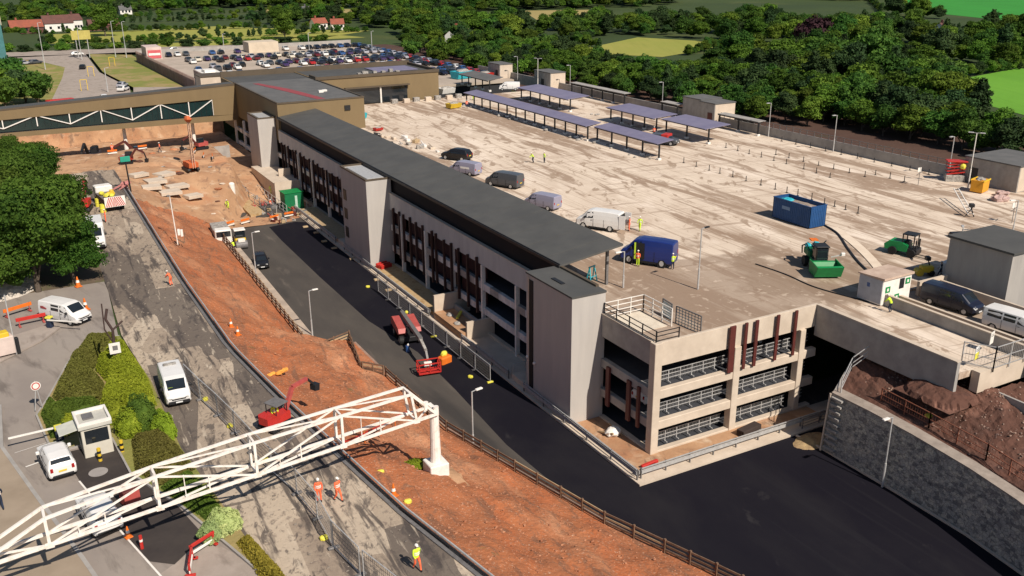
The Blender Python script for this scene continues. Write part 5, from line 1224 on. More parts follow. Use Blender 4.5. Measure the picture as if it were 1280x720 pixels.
# anchor posts waiting for further canopies
ap_ = None; rowsP = {'in the row along the far wall': [(117.3,y) for y in np.arange(86.6,117,3.3)], 'in the row between the blue container and the far wall': [(105.2,116.8),(105.1,113.8),(105,111),(104.9,108.1),(104.8,105.2),(104.7,102.4),(104.3,98.4),(103.9,95.5),(103.5,92.5)],
     'in the back row in front of the far wall': [(108.2,y) for y in (108.3,105.4,102.3,99.2,96.2,93.2,90.3)], 'in the short row right of the others': [(110.4,90.3),(110.5,87.8),(110.6,85.4)],
     'in the row behind the blue open container': [(91.6,y) for y in (111,108,105,102.6,99.8,97,94,91.2,89,87,84.5,82.3,80.6,78.8,76.8)]}
for wh, ps in rowsP.items():
    for (x, y) in ps:
        h_ = jr.uniform(.6,.95)
        if ap_ is None: ap_ = MB().box(-.04,.04,-.04,.04,0,1).box(-.16,.16,-.16,.16,0,.05).build('anchor_post', M_dark); o = ap_
        else: o = ap_.copy(); C.objects.link(o)
        o.location = (x,y,DK); o.scale = (1,1,h_); tag(o, 'short dark upright post '+wh, 'post', 'anchor posts standing '+wh)
# hose, blue trestles, hay etc
def curvetube(name, label, pts, r, m, cat):
    p = MB(); V_ = [Vector(q) for q in pts]; out = []
    for i in range(len(V_)-1):
        p0 = V_[max(0,i-1)]; p1 = V_[i]; p2 = V_[i+1]; p3 = V_[min(len(V_)-1,i+2)]
        for k in range(6):
            t_ = k/6; out.append(.5*((2*p1)+(-p0+p2)*t_+(2*p0-5*p1+4*p2-p3)*t_*t_+(-p0+3*p1-3*p2+p3)*t_**3))
    out.append(V_[-1]); p.path(out, r)
    return tag(p.build(name, m), label, cat)
curvetube('hose', 'thick black hose curving from the blue container towards cabin', [(83.9,75.4,DK+.06),(82.4,71.6,DK+.06),(79.0,67,DK+.06),(76.2,63,DK+.06),(73.6,58.6,DK+.06),(72,56.6,DK+.06)], .13, M_dark, 'hose')
curvetube('hose', 'thin dark hose looping left of the green loader', [(66.5,68,DK+.05),(66.8,64,DK+.05),(66.5,60,DK+.05),(67.2,56.5,DK+.05),(68.0,53.8,DK+.05)], .06, M_dark, 'hose')
strip('hardened_strip', mat('pale_screed_strip', (.72,.60,.47), (.64,.52,.40), scale=.8), lambda y: 73.2+(y-56)*.62-((y-65)**2)*.012, lambda y: 74.5+(y-56)*.62-((y-65)**2)*.012, list(np.arange(56.5,74.5,1.0)), DK+.06, DK+.06)
bt = thing('blue_trestle', 'turquoise folding trestle at the end of the long canopy', 'trestle', (48.6,72.0,DK), .3)
for s in (-1,1): MB().beam((s*.5,-.3,0),(s*.35,0,1.6),.09).beam((s*.5,.3,0),(s*.35,0,1.6),.09).build('leg', M_cyan, bt)
MB().beam((-.5,0,1.6),(.5,0,1.6),.1).beam((-.45,-.2,.6),(.45,-.2,.6),.06).build('crossbar', M_cyan, bt)
for lb, x0, y0, x1, y1, h_ in (('blue grey mesh guard panel by the stairwell, right one',49.0,59.2,49.3,56.2,1.6),('blue grey mesh guard panel by the stairwell, left one',49.3,61.5,49.1,59.9,1.5)):
    t = thing('mesh_guard', lb, 'guard panel', (x0,y0,DK)); dx, dy = x1-x0, y1-y0; m = MB()
    for k in range(9): m.beam((dx*k/8,dy*k/8,0),(dx*k/8,dy*k/8,h_),.04)
    for k in range(7): m.beam((0,0,h_*k/6),(dx,dy,h_*k/6),.04)
    m.build('mesh', mat('blue_grey_mesh', (.12,.22,.27)), t); MB().beam((0,0,h_),(dx,dy,h_),.09).beam((0,0,0),(0,0,h_),.09).beam((dx,dy,0),(dx,dy,h_),.09).build('frame', M_steeld, t)
for nm, lb, cat, x, y, m, s in (('skip', 'turquoise skip full of waste near the bronze hall corner', 'skip', 61.8,176.0,M_cyan,1.6),('crate','bright red crate beside the bronze wall','crate',60.6,161.5,M_red,.8),('skip','bright blue covered container at the far deck corner','container',107.5,222,M_cyan,2.6),
             ('crate','red machine cover beside the far blue container','machine',112.5,219,M_red,2.0),('crate','yellow dumper body at the head of the longest solar canopy','dumper',84.2,178.5,M_yellow,1.4),('crate','cream box by the bronze hall corner','box',92,199,M_white,1.8)):
    t = thing(nm, lb, cat, (x,y,DK), .2); MB().prismx([(-s*.55,.15),(s*.55,.15),(s*.8,s*.75),(-s*.8,s*.75)],-s,s).build('body', m, t); MB().ball((0,0,s*.75),s*.7,s*.55,s*.2,10,6,noise=.6,seed=3).build('load', M_litter, t)
for k in range(16):
    x, y = jr.uniform(57.5,62.5), jr.uniform(138,158); s = jr.uniform(.3,.8)
    tag(MB().bbox(-s,s,-s*.6,s*.6,0,s*jr.uniform(.4,1.1),.08).beam((-s,0,s*.5),(s,.3,s*1.1),.12,mi=0).build('material_stack', jr.choice([M_litter,M_conc,M_dark,M_timberp,M_white])), 'jumbled pallet or offcut stacked beyond the black car', 'materials', 'jumbled materials beside the far canopy end')
    C.objects[-1].location = (x,y,DK); C.objects[-1].rotation_euler = (0,0,jr.uniform(0,3))
for k in range(7):
    x = 76+k*2.6; tag(MB().bbox(-.7,.7,-.5,.5,0,.9,.06).build('pallet_load', M_conc if k % 2 else M_litter), 'pale wrapped pallet load lined up before the bronze hall windows', 'pallet', 'pallet loads before the bronze hall'); C.objects[-1].location = (x,191.5-(k%2)*.6,DK)

# ------------------------------------------------------------------ south side: retaining wall, rubble mound, fences
ms = thing('stone_retaining_wall', 'dark rubble stone retaining wall with pale coping above the fresh asphalt', 'retaining wall', (56.5,47.6,0))
O = Vector((56.5,47.6,0))
def mp_(name, mb, m): mb.v = [(x-O.x, y-O.y, z-O.z) for x, y, z in mb.v]; return mb.build(name, m, ms)
WP = [(57.4,51.6,.8),(56.45,47.9,5.3),(56.5,44,5.3),(56.6,40,5.1),(56.5,35,4.8),(56.0,31,4.6),(55.2,27.5,4.4),(54.0,22,4.2),(52,12,4.2)]
WP[0] = (57.3,47.95,5.3)
for (a, b) in zip(WP[:-1], WP[1:]):
    a = (a[0]-.05,a[1],a[2]); b = (b[0]-.05,b[1],b[2])
    A = [(a[0],a[1],-.2),(b[0],b[1],-.2),(b[0]+.35,b[1],b[2]),(a[0]+.35,a[1],a[2]),(a[0]+1,a[1],-.2),(b[0]+1,b[1],-.2),(b[0]+1,b[1],b[2]),(a[0]+1,a[1],a[2])]
    if a[1] > 47.9 and b[1] > 47.8: continue
    mp_('stone_face', MB().add(A, [(1,0,3,2),(4,5,6,7),(0,4,7,3),(5,1,2,6),(3,7,6,2)]), M_stone)
    mp_('coping', MB().add([(a[0]+.3,a[1],a[2]+.01),(b[0]+.3,b[1],b[2]+.01),(b[0]+1.35,b[1]+.2,b[2]+.1),(a[0]+1.35,a[1]+.2,a[2]+.1),(a[0]+.3,a[1],a[2]+.12),(b[0]+.3,b[1],b[2]+.12),(b[0]+1.35,b[1]+.2,b[2]+.22),(a[0]+1.35,a[1]+.2,a[2]+.22)],
        [(0,1,5,4),(4,5,6,7),(3,7,6,2),(0,4,7,3),(1,2,6,5)]), M_paving2)
mp_('end_wall', MB().add([(56.45,47.9,-.2),(66,52.6,-.2),(66,52.6,7.3),(56.8,47.9,5.3),(56.45,47.5,-.2),(66,52.2,-.2),(66,52.2,7.3),(56.8,47.5,5.3)], [(0,3,2,1),(4,5,6,7),(3,7,6,2),(0,4,7,3)]), M_conc2)
for k in range(9):
    z = .5+k*.56; mp_('step_iron', MB().box(56.35+.07*z/1.0-.25,56.4+.07*z, 46.6,47.7, z,z+.16), M_conc2)
# drainage blocks seen on the wall corner
mp_('edge_strip', MB().beam((56.25,47.95,0),(56.65,47.95,5.3),.14), M_conc)
# rubble mound behind it
def mz(x, y):
    e = max(0, min(1, (x-57.9)/6)); n = 5.35-(47.5-y)*.055+e*2.5*max(.35,min(1,(y-24)/14))
    n2 = max(0, min(1, (49.5+ (x-57)*.25-y)/2.0))
    return n+(nz(x, y, .3, .4)+nz(x, y, 1.1, .25)+nz(x, y, 2.7, .15))*min(1, e*3+.25)*n2
vs, fs = [], []; nx_, ny_ = 44, 90
for j in range(ny_+1):
    y = 14+(j/ny_)*34.5
    for i in range(nx_+1):
        x0 = float(np.interp(y, [12,22,27.5,31,35,40,48.5], [53.3,55.2,56.4,57.2,57.7,57.8,57.7])); x = x0+(i/nx_)*(68-x0); yy_ = y+(x-58)*.30*max(0,(y-40)/8.5) if y > 40 else y
        yl = min(yy_, 53)
        if x > 64.5 and yl > 39.0: yl = 39.0
        vs.append((x, yl, mz(x, yl)))
for j in range(ny_):
    for i in range(nx_): a = j*(nx_+1)+i; fs.append((a,a+1,a+nx_+2,a+nx_+1))
struct(MB().add(vs, fs).build('rubble_ground', M_rubble))
struct(MB().box(64.5,64.7,14,39.2,-.2,7.5).build('abutment', M_conc2))
tag(mound('rubble_heap', M_rubble, 61.3,41.2,2.4,2.6,.5,7.3,9,20,.5), 'dark red rubble heap beside the ramp abutment', 'rubble heap')
tag(MB().ball((59.9,41.0,mz(59.9,41.0)+.12),.34,.26,.16,10,7,noise=.5).build('yellow_bag', M_ybright), 'yellow bag lying on the dark rubble', 'bag')
sr = random.Random(8); st = MB()
for k in range(1500):
    x = sr.uniform(58.8,67.5); y = sr.uniform(18,46)
    if x > 64.3 and y > 38.5: continue
    s = sr.choice([.03,.04,.05,.07,.09]); st.ball((x,y,mz(x,y)+s*.3),s*1.3,s,s*.8,5,4,noise=.5,seed=k)
tag(st.build('loose_stones', mat('mixed_stones', (.30,.20,.15), (.14,.09,.075), scale=.7)), 'loose stones scattered over the dark rubble', 'stones', kind='stuff')
st = MB()
for k in range(2200):
    y = sr.uniform(24,86); a, e = itp(XW,y), itp(XE,y); x = sr.uniform(a+.8,e-.3); s = sr.choice([.03,.04,.05,.06,.09]); st.ball((x,y,soilz(x,y)+s*.1),s*1.3,s,s*.7,5,4,noise=.5,seed=k)
tag(st.build('loose_stones', mat('soil_clods', (.46,.22,.12), (.28,.10,.05), scale=.5)), 'clods and small stones scattered over the red soil', 'stones', kind='stuff')
st = MB()
for k in range(500):
    y = sr.uniform(26,120); x = sr.uniform(WX(y)+.5, itp(XW,y)-.3); s = sr.choice([.04,.06,.09]); st.ball((x,y,7.03),s*1.5,s,s*.6,5,4,noise=.5,seed=k)
tag(st.build('asphalt_crumbs', mat('asphalt_crumb', (.12,.10,.085), (.3,.25,.2), scale=1)), 'crumbs of broken asphalt scattered along the old road', 'rubble', kind='stuff')
# fences on the mound
def mesh_fence(label, pts, h=1.15, m=None, step=2.2, panel=True):
    t = thing('mesh_fence', label, 'fence', pts[0]); 
    for a, b in zip(pts[:-1], pts[1:]):
        A = Vector(a)-Vector(pts[0]); B = Vector(b)-Vector(pts[0]); up = Vector((0,0,1)); g = MB()
        g.beam(A+up*h,B+up*h,.06).beam(A+up*h*.5,B+up*h*.5,.045).beam(A+up*.15,B+up*.15,.045).build('rail', m or M_steel, t)
        n = max(1,round((B-A).length/step))
        for k in range(n+1): p = A+(B-A)*(k/n); MB().beam(p-up*.2,p+up*(h+.05),.08).build('post', m or M_steel, t)
        if panel:
            w_ = MB(); q = max(2,int((B-A).length/.22))
            for k in range(q): p = A+(B-A)*(k/q); w_.beam(p+up*.1,p+up*h,.014)
            w_.build('wire', m or M_steel, t)
    return t
M_rust = mat('rusty_orange_mesh', (.26,.09,.05), (.2,.08,.05), scale=2)
mesh_fence('rust coloured mesh fence along the coping of the stone wall', [(58.7,44.6,5.6),(58.7,40,5.45),(58.6,35,5.2),(58.1,31,4.95),(57.3,27.5,4.75),(55.9,22,4.5)], 1.1, M_rust)
mesh_fence('galvanised handrail climbing the north edge of the rubble mound', [(57.2,47.4,5.6),(59.6,48.6,6.6),(62.2,48.2,8.0)], 1.05, M_steel, panel=False)
mesh_fence('low handrail along the block kerb leading under the ramp', [(57.5,51.3,.2),(66,51.6,.2)], .9, M_steeld, panel=False)
mesh_fence('site fence with warning sign closing the end of the ramp', [(63.2,41.2,9.2),(64.3,39.2,9.25),(68.2,39.2,9.25)], 1.9, M_steel)
for x, y, m, lb in ((63.6,40.3,M_ybright,'yellow and white safety notice tied to the ramp end fence'),(67.3,41.6,M_white,'pinkish white notice hung on the ramp wall fence'),(69.6,39.8,M_white,'white notice farther right on the ramp fence')):
    t = thing('safety_sign', lb, 'sign', (x,y,9.9), H(15)); MB().box(-.38,.38,-.02,.02,0,1.05).build('board', M_white if m is M_white else M_plateW, t)
    if m is M_ybright: MB().box(-.38,.38,-.03,-.022,0,.55).build('yellow_half', M_ybright, t)
    MB().box(-.25,.25,-.03,-.022,.66,.72).box(-.25,.2,-.03,-.022,.8,.86).build('text_lines', M_steeld, t)
for k, (x, y, rz_) in enumerate(((65.5,46.5,.4),(64.2,40.6,1.1))):
    pass
t = thing('dry_bank', 'strip of straw coloured spoil in the corner beside the kerb', 'spoil heap', (57,51,0)); 
t2 = mound('spoil', mat('straw_spoil', (.42,.30,.15), (.22,.14,.08), scale=1.2, bump=.05), 0,-1.6,2.6,1.5,.35,-.1,3,14,.5); t2.parent = t
struct(MB().prism([(56.2,50.8),(56.35,50.8),(56.6,47.7),(56.5,40),(56.3,34),(55.3,27),(53.8,20),(53.5,20),(55.1,27),(56.1,34),(56.3,40),(56.4,47.6)], 0,.14).build('kerb', M_conc))
# pallet, rolls and red rail on the sunlit apron
t = thing('pallet', 'dark stacked pallet leaning beside the sunlit ground floor opening', 'pallet', (52.8,53.0,.18), .15); MB().bbox(-1.2,1.2,-.4,.4,.0,.65,.03).build('stack', mat('dark_brown', (.05,.035,.03)), t); MB().box(-1.25,1.25,-.55,-.45,.0,.25).build('board', M_litter, t)
t = thing('cement_bag_pile', 'white bag and timber offcuts on the soil near the corner column', 'bags', (42.2,58.6,.18)); MB().ball((0,0,.35),.75,.6,.4,12,8,noise=.35).build('bag', M_white, t); MB().beam((-.8,1,.1),(-.4,-.6,.5),.14).beam((.6,-.6,.1),(.2,.9,.7),.1).build('timber', M_timberp, t)
t = thing('red_barrier_feet', 'red plastic barrier piece lying at the kerb corner', 'barrier', (41.9,52.9,.18), .1); MB().bbox(-.9,.9,-.15,.15,0,.3,.05).bbox(-.5,.5,-.3,-.2,0,.2,.04).build('plastic_piece', M_red, t)
t = thing('red_barrier_feet', 'pile of red plastic barriers at the foot of middle stair tower', 'barrier', (41.4,111.0,.56), .3)
for k in range(4): MB().bbox(-.9,.9,-.12+.35*k-.5,.12+.35*k-.5,0,.5+.1*(k%2),.05).build('barrier_piece', M_red, t)
gc = thing('green_container', 'tall green steel site store beside the far crash barrier end', 'container', (40.0,149.3,0), .05)
MB().bbox(-1.5,1.7,-1.2,1.3,0,2.9,.04).build('shell', M_greend, gc); MB().box(-1.6,1.8,-1.3,1.4,2.9,3.0).build('roof', M_green, gc); MB().box(.2,.6,-1.24,-1.205,.1,2.4).build('pale_strip', mat('pale_mint', (.45,.62,.52)), gc)
mesh_fence('low tubular fence between the green store and the louvred facade', [(42,147.5,.2),(44.6,151,.2)], 1.1, M_steel, panel=False)
# works at the far end of the service road
rg = thing('site_roller', 'yellow and white tandem roller at the head of the worn asphalt', 'roller', (27.3,132.0,.02), H(-95))
for x in (-1.3,1.3): MB().tube((x,-.8,.6),(x,.8,.6),.6,n=18).build('drum', M_steeld, rg)
MB().bbox(-.9,.8,-.75,.75,.7,1.4,.1).build('body', M_yellow, rg); MB().bbox(-.6,.5,-.7,.7,1.4,2.5,.06).build('cab', M_glass, rg); MB().bbox(-.75,.65,-.8,.8,2.5,2.65,.04).build('cab_roof', M_white, rg); MB().bbox(1.0,1.75,-.5,.5,1.1,1.5,.06).build('front_cover', M_white, rg)
dm = thing('tipper_truck', 'grey tipper with dusty body parked behind the roller', 'truck', (25.4,135.5,.02), H(-95))
MB().bbox(-3.5,1.2,-1.2,1.2,1.1,2.2,.08).build('tipping_body', M_litter, dm); MB().bbox(1.3,3.0,-1.15,1.15,.7,2.6,.12).build('cab', M_white, dm); MB().box(3.0,3.03,-1,1,1.6,2.4).build('windscreen', M_glass, dm)
for x in (-2.6,-1.4,2.2):
    for s in (-1,1): MB().tube((x,s*.85,.5),(x,s*1.2,.5),.5,n=14).build('wheel', M_black, dm)
jr2 = random.Random(11)
tag(MB().prism([(32.5,147),(35,148),(34.8,162),(32.8,160)],.02,.4).build('timber_ramp', M_ply), 'narrow tan timber ramp in the far works area', 'ramp')
for k in range(60):
    x, y = jr2.uniform(34.6,41), jr2.uniform(140,163); s = jr2.uniform(.2,.7); o = MB().bbox(-s,s,-s*.3,s*.3,0,jr2.uniform(.15,.7),.04).beam((-s,0,.2),(s,s,.6),.08).build('site_debris', jr2.choice([M_litter,M_timberp,M_redd,M_conc,M_steeld,M_maroon])); o.location = (x,y,.05); o.rotation_euler = (0,0,jr2.uniform(0,3.1))
    tag(o, 'piece of timber, concrete or steel strewn in the works before the far stair tower', 'debris', 'debris in the far works area')
mesh_fence('galvanised fence crossing the far works area', [(36.5,146,.1),(35,158,.1),(35.2,166,.5)], 1.5, M_steel, panel=False)
mesh_fence('second galvanised fence run beside the block wall', [(38.2,146,.1),(37.8,163,.1)], 1.4, M_steel, panel=False)
t = thing('white_tank', 'small round white tank on the sandy fill near the channel wall', 'tank', (31.4,153.8,4.0)); MB().tube((0,0,-1.5),(0,0,.3),.5,n=16).build('tank', M_white, t); MB().ball((0,0,.3),.5,.5,.3).build('lid', M_white, t)
M_odm = mat('dumper_orange', (.62,.15,.05))
t = thing('piling_rig', 'orange tracked rig with tall pale mast standing before the enclosed footbridge', 'piling rig', (26.2,159.6,soil(26,159.6)), H(-80))
MB().prismy([(0,.6),(1.6,.7),(1.8,1.5),(-.2,1.6)],-.8,.8).build('house', M_odm, t); MB().bbox(-1.5,0,-.7,.7,.5,1.5,.1).build('engine_cover', M_odm, t)
for s in (-1,1): MB().prismy([(-1.4,.05),(1.4,.05),(1.6,.3),(1.4,.55),(-1.4,.55),(-1.6,.3)], min(s*.6,s*1.0), max(s*.6,s*1.0)).build('track', M_dark, t)
m = MB()
for a_, b_ in ((-.2,-.2),(.2,-.2),(-.2,.2),(.2,.2)): m.beam((1.6+a_,b_,.6),(1.6+a_*.6,b_*.6,9.2),.09)
for k in range(10): m.beam((1.4,-.2,.8+k*.85),(1.8,.2,1.6+k*.85),.06).beam((1.4,.2,.8+k*.85),(1.8,-.2,1.6+k*.85),.06)
m.build('mast', mat('pale_orange_mast', (.62,.40,.28)), t); MB().ball((1.6,0,8.8),.8,.5,.5,8,6,noise=.6).build('hammer', M_odm, t)
for k, (x, y, w_, l_) in enumerate(((18.5,150.5,1.4,1.0),(21,149.5,1.6,1.2),(19.6,154,1.5,1.3),(22.6,152.6,1.7,1.0),(24.4,149.6,1.3,.9),(17.6,157,1.4,.9),(21.6,157.6,1.5,1.1))):
    z = soil(x,y); o = tag(MB().bbox(-w_,w_,-l_,l_,-.2,.3,.03).build('concrete_slab', M_conc), 'pale concrete slab laid loose on the sandy fill', 'slab', 'loose concrete slabs on the fill'); o.location = (x,y,z+.25); o.rotation_euler = (.02,.03,.1*k)
def excavator(label, x, y, z, rz, s, body, armm, arm=((0.9,1.5),(2.2,3.2),(3.8,2.4),(4.2,.9)), canopy=None):
    t = thing('excavator', label, 'excavator', (x,y,z), rz); t.scale = (s,s,s)
    for q in (-1,1): MB().prismy([(-1.3,.1),(1.3,.1),(1.5,.35),(1.3,.62),(-1.3,.62),(-1.5,.35)], min(q*.6,q*1.0), max(q*.6,q*1.0)).build('track', M_dark, t)
    MB().tube((0,0,.55),(0,0,.8),.6,n=14).build('slew_ring', M_dark, t)
    MB().prism([(-1.6,-.6),(-1.3,-.95),(.9,-.95),(.9,.95),(-1.3,.95),(-1.6,.6)],.8,1.55).build('house', body, t)
    if canopy: MB().box(-.7,.8,-.85,.75,2.45,2.55).build('canopy', canopy, t); MB().beam((-.6,-.7,1.5),(-.6,-.7,2.5),.07).beam((-.6,.6,1.5),(-.6,.6,2.5),.07).beam((.7,-.7,1.5),(.7,-.7,2.5),.07).build('canopy_post', M_dark, t)
    else: MB().bbox(-.5,.9,.05,.9,1.55,2.5,.1).build('cab', M_glass, t)
    A_ = [(a,-.25,b) for a, b in arm]
    MB().beam(A_[0],A_[1],.32,.36).build('boom', armm, t); MB().beam(A_[1],A_[2],.28,.32).build('dipper', armm, t)
    MB().beam(A_[2],A_[3],.2).prismy([(A_[3][0]-.35,A_[3][2]+.2),(A_[3][0]+.3,A_[3][2]+.2),(A_[3][0]+.2,A_[3][2]-.5),(A_[3][0]-.35,A_[3][2]-.4)],-.6,.1).build('bucket', M_dark, t)
    MB().tube((.6,-.25,1.2),((arm[1][0]+arm[0][0])/2,-.25,(arm[1][1]+arm[0][1])/2-.1),.06).build('ram', M_steel, t)
    return t
excavator('red excavator with folded arm beyond the box lorry', 7.6,136.5,7.0, H(75), 1.05, M_red, mat('dark_red_arm', (.25,.03,.025)), arm=((.9,1.5),(1.6,3.8),(2.8,3.3),(3.2,1.9)))
excavator('mini excavator with red curved boom and grey canopy on old road', 14.0,61.9,7.02, H(28), .8, M_red, M_redd, arm=((.9,1.3),(2.0,3.3),(3.9,3.4),(4.9,2.3)), canopy=M_steeld)
excavator('small red excavator working at the edge of the slabs', 17.2,165.5, fillz(17.2,165.5), H(-30), .8, M_red, M_maroon)
excavator('red excavator parked on the fill near the tall mast rig', 30.4,172, fillz(30.4,172), H(200), .85, M_redd, M_maroon)
excavator('dark excavator standing in the shade beneath the enclosed footbridge', 13.4,186,fillz(13.4,186), H(-110), 1.3, mat('dark_machine', (.05,.04,.05)), M_dark)
excavator('dark red excavator beside the first bridge column in shade', 22.5,191,fillz(22.5,191), H(160), 1.3, mat('maroon_machine', (.16,.03,.03)), M_maroon)
hv = thing('warning_lorry', 'site lorry with red and white chevron tail board and yellow load', 'lorry', (11.2,136.2,7.02), H(97))
MB().bbox(-2.4,3.0,-1.25,1.25,.8,1.7,.06).build('flatbed', mat('grey_flatbed', (.18,.15,.14)), hv); MB().bbox(3.1,4.8,-1.15,1.15,.7,2.5,.12).build('cab', M_white, hv)
m = MB().box(-2.56,-2.46,-1.35,1.35,.7,2.1); m.build('tail_board', M_white, hv); m = MB()
for k in range(6):
    for s in (-1,1): y0 = s*(.05+k*.24); y1 = s*(.05+k*.24+.12); m.add([(-2.575,y0,2.05-k*.0),(-2.575,y1,2.05),(-2.575,y1+s*-.0,1.1),(-2.575,y0+s*-.0,1.1)], [(0,1,2,3)]) if False else m.add([(-2.575,min(1.3,abs(y0)+.0)*s,.75+.0*k),(-2.575,min(1.33,abs(y1))*s,.75),(-2.575,max(0,abs(y1)-.6)*s,2.05),(-2.575,max(0,abs(y0)-.6)*s,2.05)], [(0,1,2,3)])
m.build('chevron', M_red, hv)
for x in (-1.6,3.8):
    for s in (-1,1): MB().tube((x,s*.85,.5),(x,s*1.2,.5),.5,n=14).build('wheel', M_black, hv)
for k in range(7): MB().ball((jr2.uniform(-2,1.5),jr2.uniform(-.9,.9),2.0),.4,.35,.3,8,6,noise=.4,seed=k).build('yellow_sack', M_ybright if k%2 else M_yellow, hv)
t = thing('pink_debris_frame', 'pinkish steel frame and bags dumped behind the chevron lorry', 'debris', (14.0,147.5,6.95), .4); MB().beam((-1.5,0,.2),(1.5,.4,1.0),.2).beam((-1,-.8,.2),(1.2,-.5,.9),.15).ball((.6,.3,.5),.7,.5,.5,noise=.5).build('frame', mat('pink_frame', (.5,.2,.18)), t)
for x, y, lb in ((9.9,134.2,'yellow drum next to the red excavator, nearer one'),(9.7,138,'yellow drum next to the red excavator, farther one')):
    t = thing('yellow_drum', lb, 'drum', (x,y,7.02)); MB().tube((0,0,0),(0,0,1.1),.4,n=14).tube((0,0,.5),(0,0,.6),.43,n=14).build('drum', M_ybright, t)

# ------------------------------------------------------------------ cones, covers, small barriers
cone0 = None
def cone(x, y, z, lb, s=1.0):
    global cone0
    if cone0 is None:
        cone0 = thing('traffic_cone', lb, 'cone', (x,y,z), 0, 'orange traffic cones'); MB().bbox(-.22,.22,-.22,.22,0,.05,.02).build('base', M_orange, cone0)
        c_ = MB().cone((0,0,.05),.17,.035,.7,12).build('cone_body', M_orange, cone0); MB().cone((0,0,.32),.125,.085,.17,12).build('white_sleeve', M_white, c_); o = cone0
    else: o = dup(cone0, (x,y,z), .3, lb)
    o.scale = (s,s,s)
cone(15.8,84.8,6.45,'cone on the soil edge, farther of the pair by the pipe',1.2); cone(15.9,82.5,6.45,'cone on the soil edge, nearer of the pair by the pipe',1.2)
cone(4.0,95.3,7.02,'tall cone beside the front of the white crew van',1.6); cone(18.2,49.4,6.7,'cone standing left of the white column base',1.2); cone(4.0,103,7.02,'cone in the shade under the big tree',1.5)
cone(2.35,52.6,7.02,'white topped cone on the lane line under the gantry',1.0)
for x, y, z, lb in ((18.7,53.1,6.3,'yellow plastic cap on the soil left of the cone'),(18.8,48.5,6.5,'yellow plastic cap on the soil below the cone'),(12.6,46.6,7.03,'yellow foot block beside the mesh line in foreground'),(10.2,69,7.03,'yellow foot block right of the white van'),(10.9,63.6,7.03,'yellow foot block left of the mini excavator'),
                (11.9,57.5,7.03,'yellow foot block half under the gantry'),(36.7,75.6,.02,'yellow foot block on the asphalt near the entrance slab'),(37.2,106,.02,'yellow foot block on the asphalt below ply walkway')):
    o = tag(MB().bbox(-.25,.25,-.15,.15,0,.22,.06).bbox(-.14,.14,-.22,.22,0,.12,.03).build('yellow_block', M_ybright), lb, 'block'); o.location = (x,y,z); o.rotation_euler = (0,0,x)
t = thing('orange_netting', 'crumpled orange netting lying on the red soil', 'netting', (16.9,72.6,6.25), .2)
for k in range(5): MB().ball((-.7+k*.36,.15*math.sin(k*2),.12),.3,.2,.16,8,6,noise=.6,seed=k).build('net_fold', mat('amber_net', (.75,.33,.06)), t)
rp = thing('red_tape_fence', 'sagging red tape barrier running across the soil behind the gantry', 'tape barrier', (17.3,56.4,6.7))
TP = [(17.3,56.4,6.75),(19.5,58.4,5.9),(21.5,60.4,5.1),(23.5,62.5,4.3),(25.6,64.6,3.4)]
for a, b in zip(TP[:-1], TP[1:]):
    MB().beam((a[0]-17.3,a[1]-56.4,a[2]-6.7+.75),(b[0]-17.3,b[1]-56.4,b[2]-6.7+.7),.05,.13).build('tape', M_red, rp); MB().tube((a[0]-17.3,a[1]-56.4,a[2]-6.9),(a[0]-17.3,a[1]-56.4,a[2]-6.7+.85),.035).build('stake', M_orange, rp)
for x, y, rz_, lb in ((6.0,48.9,.5,'red and white plastic barrier on the island verge, right one'),(5.1,47.6,1.3,'red and white plastic barrier standing by the kerb, left one')):
    t = thing('plastic_barrier', lb, 'barrier', (x,y,7.1), rz_); MB().bbox(-.9,.9,-.05,.05,.65,.85,.02).build('top_rail', M_red, t); MB().bbox(-.9,.9,-.04,.04,.2,.35,.02).build('lower_rail', M_white, t)
    for s in (-1,1): MB().bbox(s*.8-.06,s*.8+.06,-.06,.06,0,.85,.02).bbox(s*.8-.1,s*.8+.1,-.3,.3,0,.08,.02).build('leg', M_red, t)
t = thing('red_bollard', 'small red bollard under the gantry by the pink lane', 'bollard', (2.9,51.0,7.0)); MB().tube((0,0,0),(0,0,.9),.1).build('post', M_red, t); MB().tube((0,0,.5),(0,0,.65),.105).build('band', M_white, t)
t = thing('red_car_panel', 'dark red wheeled bin standing beyond the gantry midspan', 'bin', (3.0,56.4,6.99), .3); MB().prism([(-.5,-.4),(.5,-.4),(.5,.4),(-.5,.4)],.15,1.1).build('bin_body', M_redd, t); MB().bbox(-.56,.56,-.46,.46,1.1,1.2,.03).build('lid', M_maroon, t)
tag(MB().tube((1.6,61.6,6.99),(1.6,61.6,7.0),.62,n=20).build('manhole_cover', mat('pale_cover', (.33,.30,.28))), 'round pale manhole cover in the dark bay', 'manhole cover')
sb0 = None
for k, (x, y, a_) in enumerate(((16,176,0),(21.2,177,.2),(29,170,1.2),(29.8,166.5,1.3),(30.6,163,1.4),(28.2,142.5,.4),(30.8,143.6,.4),(35.4,143.5,.3),(38,144.3,.2))):
    z_ = fillz(x, y)+.02 if y > 141.5 and x < 33 else .03
    if sb0 is None:
        sb0 = thing('plastic_barrier', 'orange and white plastic barrier in the broken line round the sandy works', 'barrier', (x,y,z_), a_, 'plastic barriers round the sandy works')
        MB().bbox(-.8,.8,-.05,.05,.5,.8,.02).build('top_board', M_orange, sb0); MB().bbox(-.8,.8,-.04,.04,.12,.3,.02).build('lower_board', M_white, sb0)
        for s in (-1,1): MB().bbox(s*.65-.08,s*.65+.08,-.28,.28,0,.1,.02).build('foot', M_black, sb0)
    else: dup(sb0, (x,y,z_), a_)
    C.objects[-1]
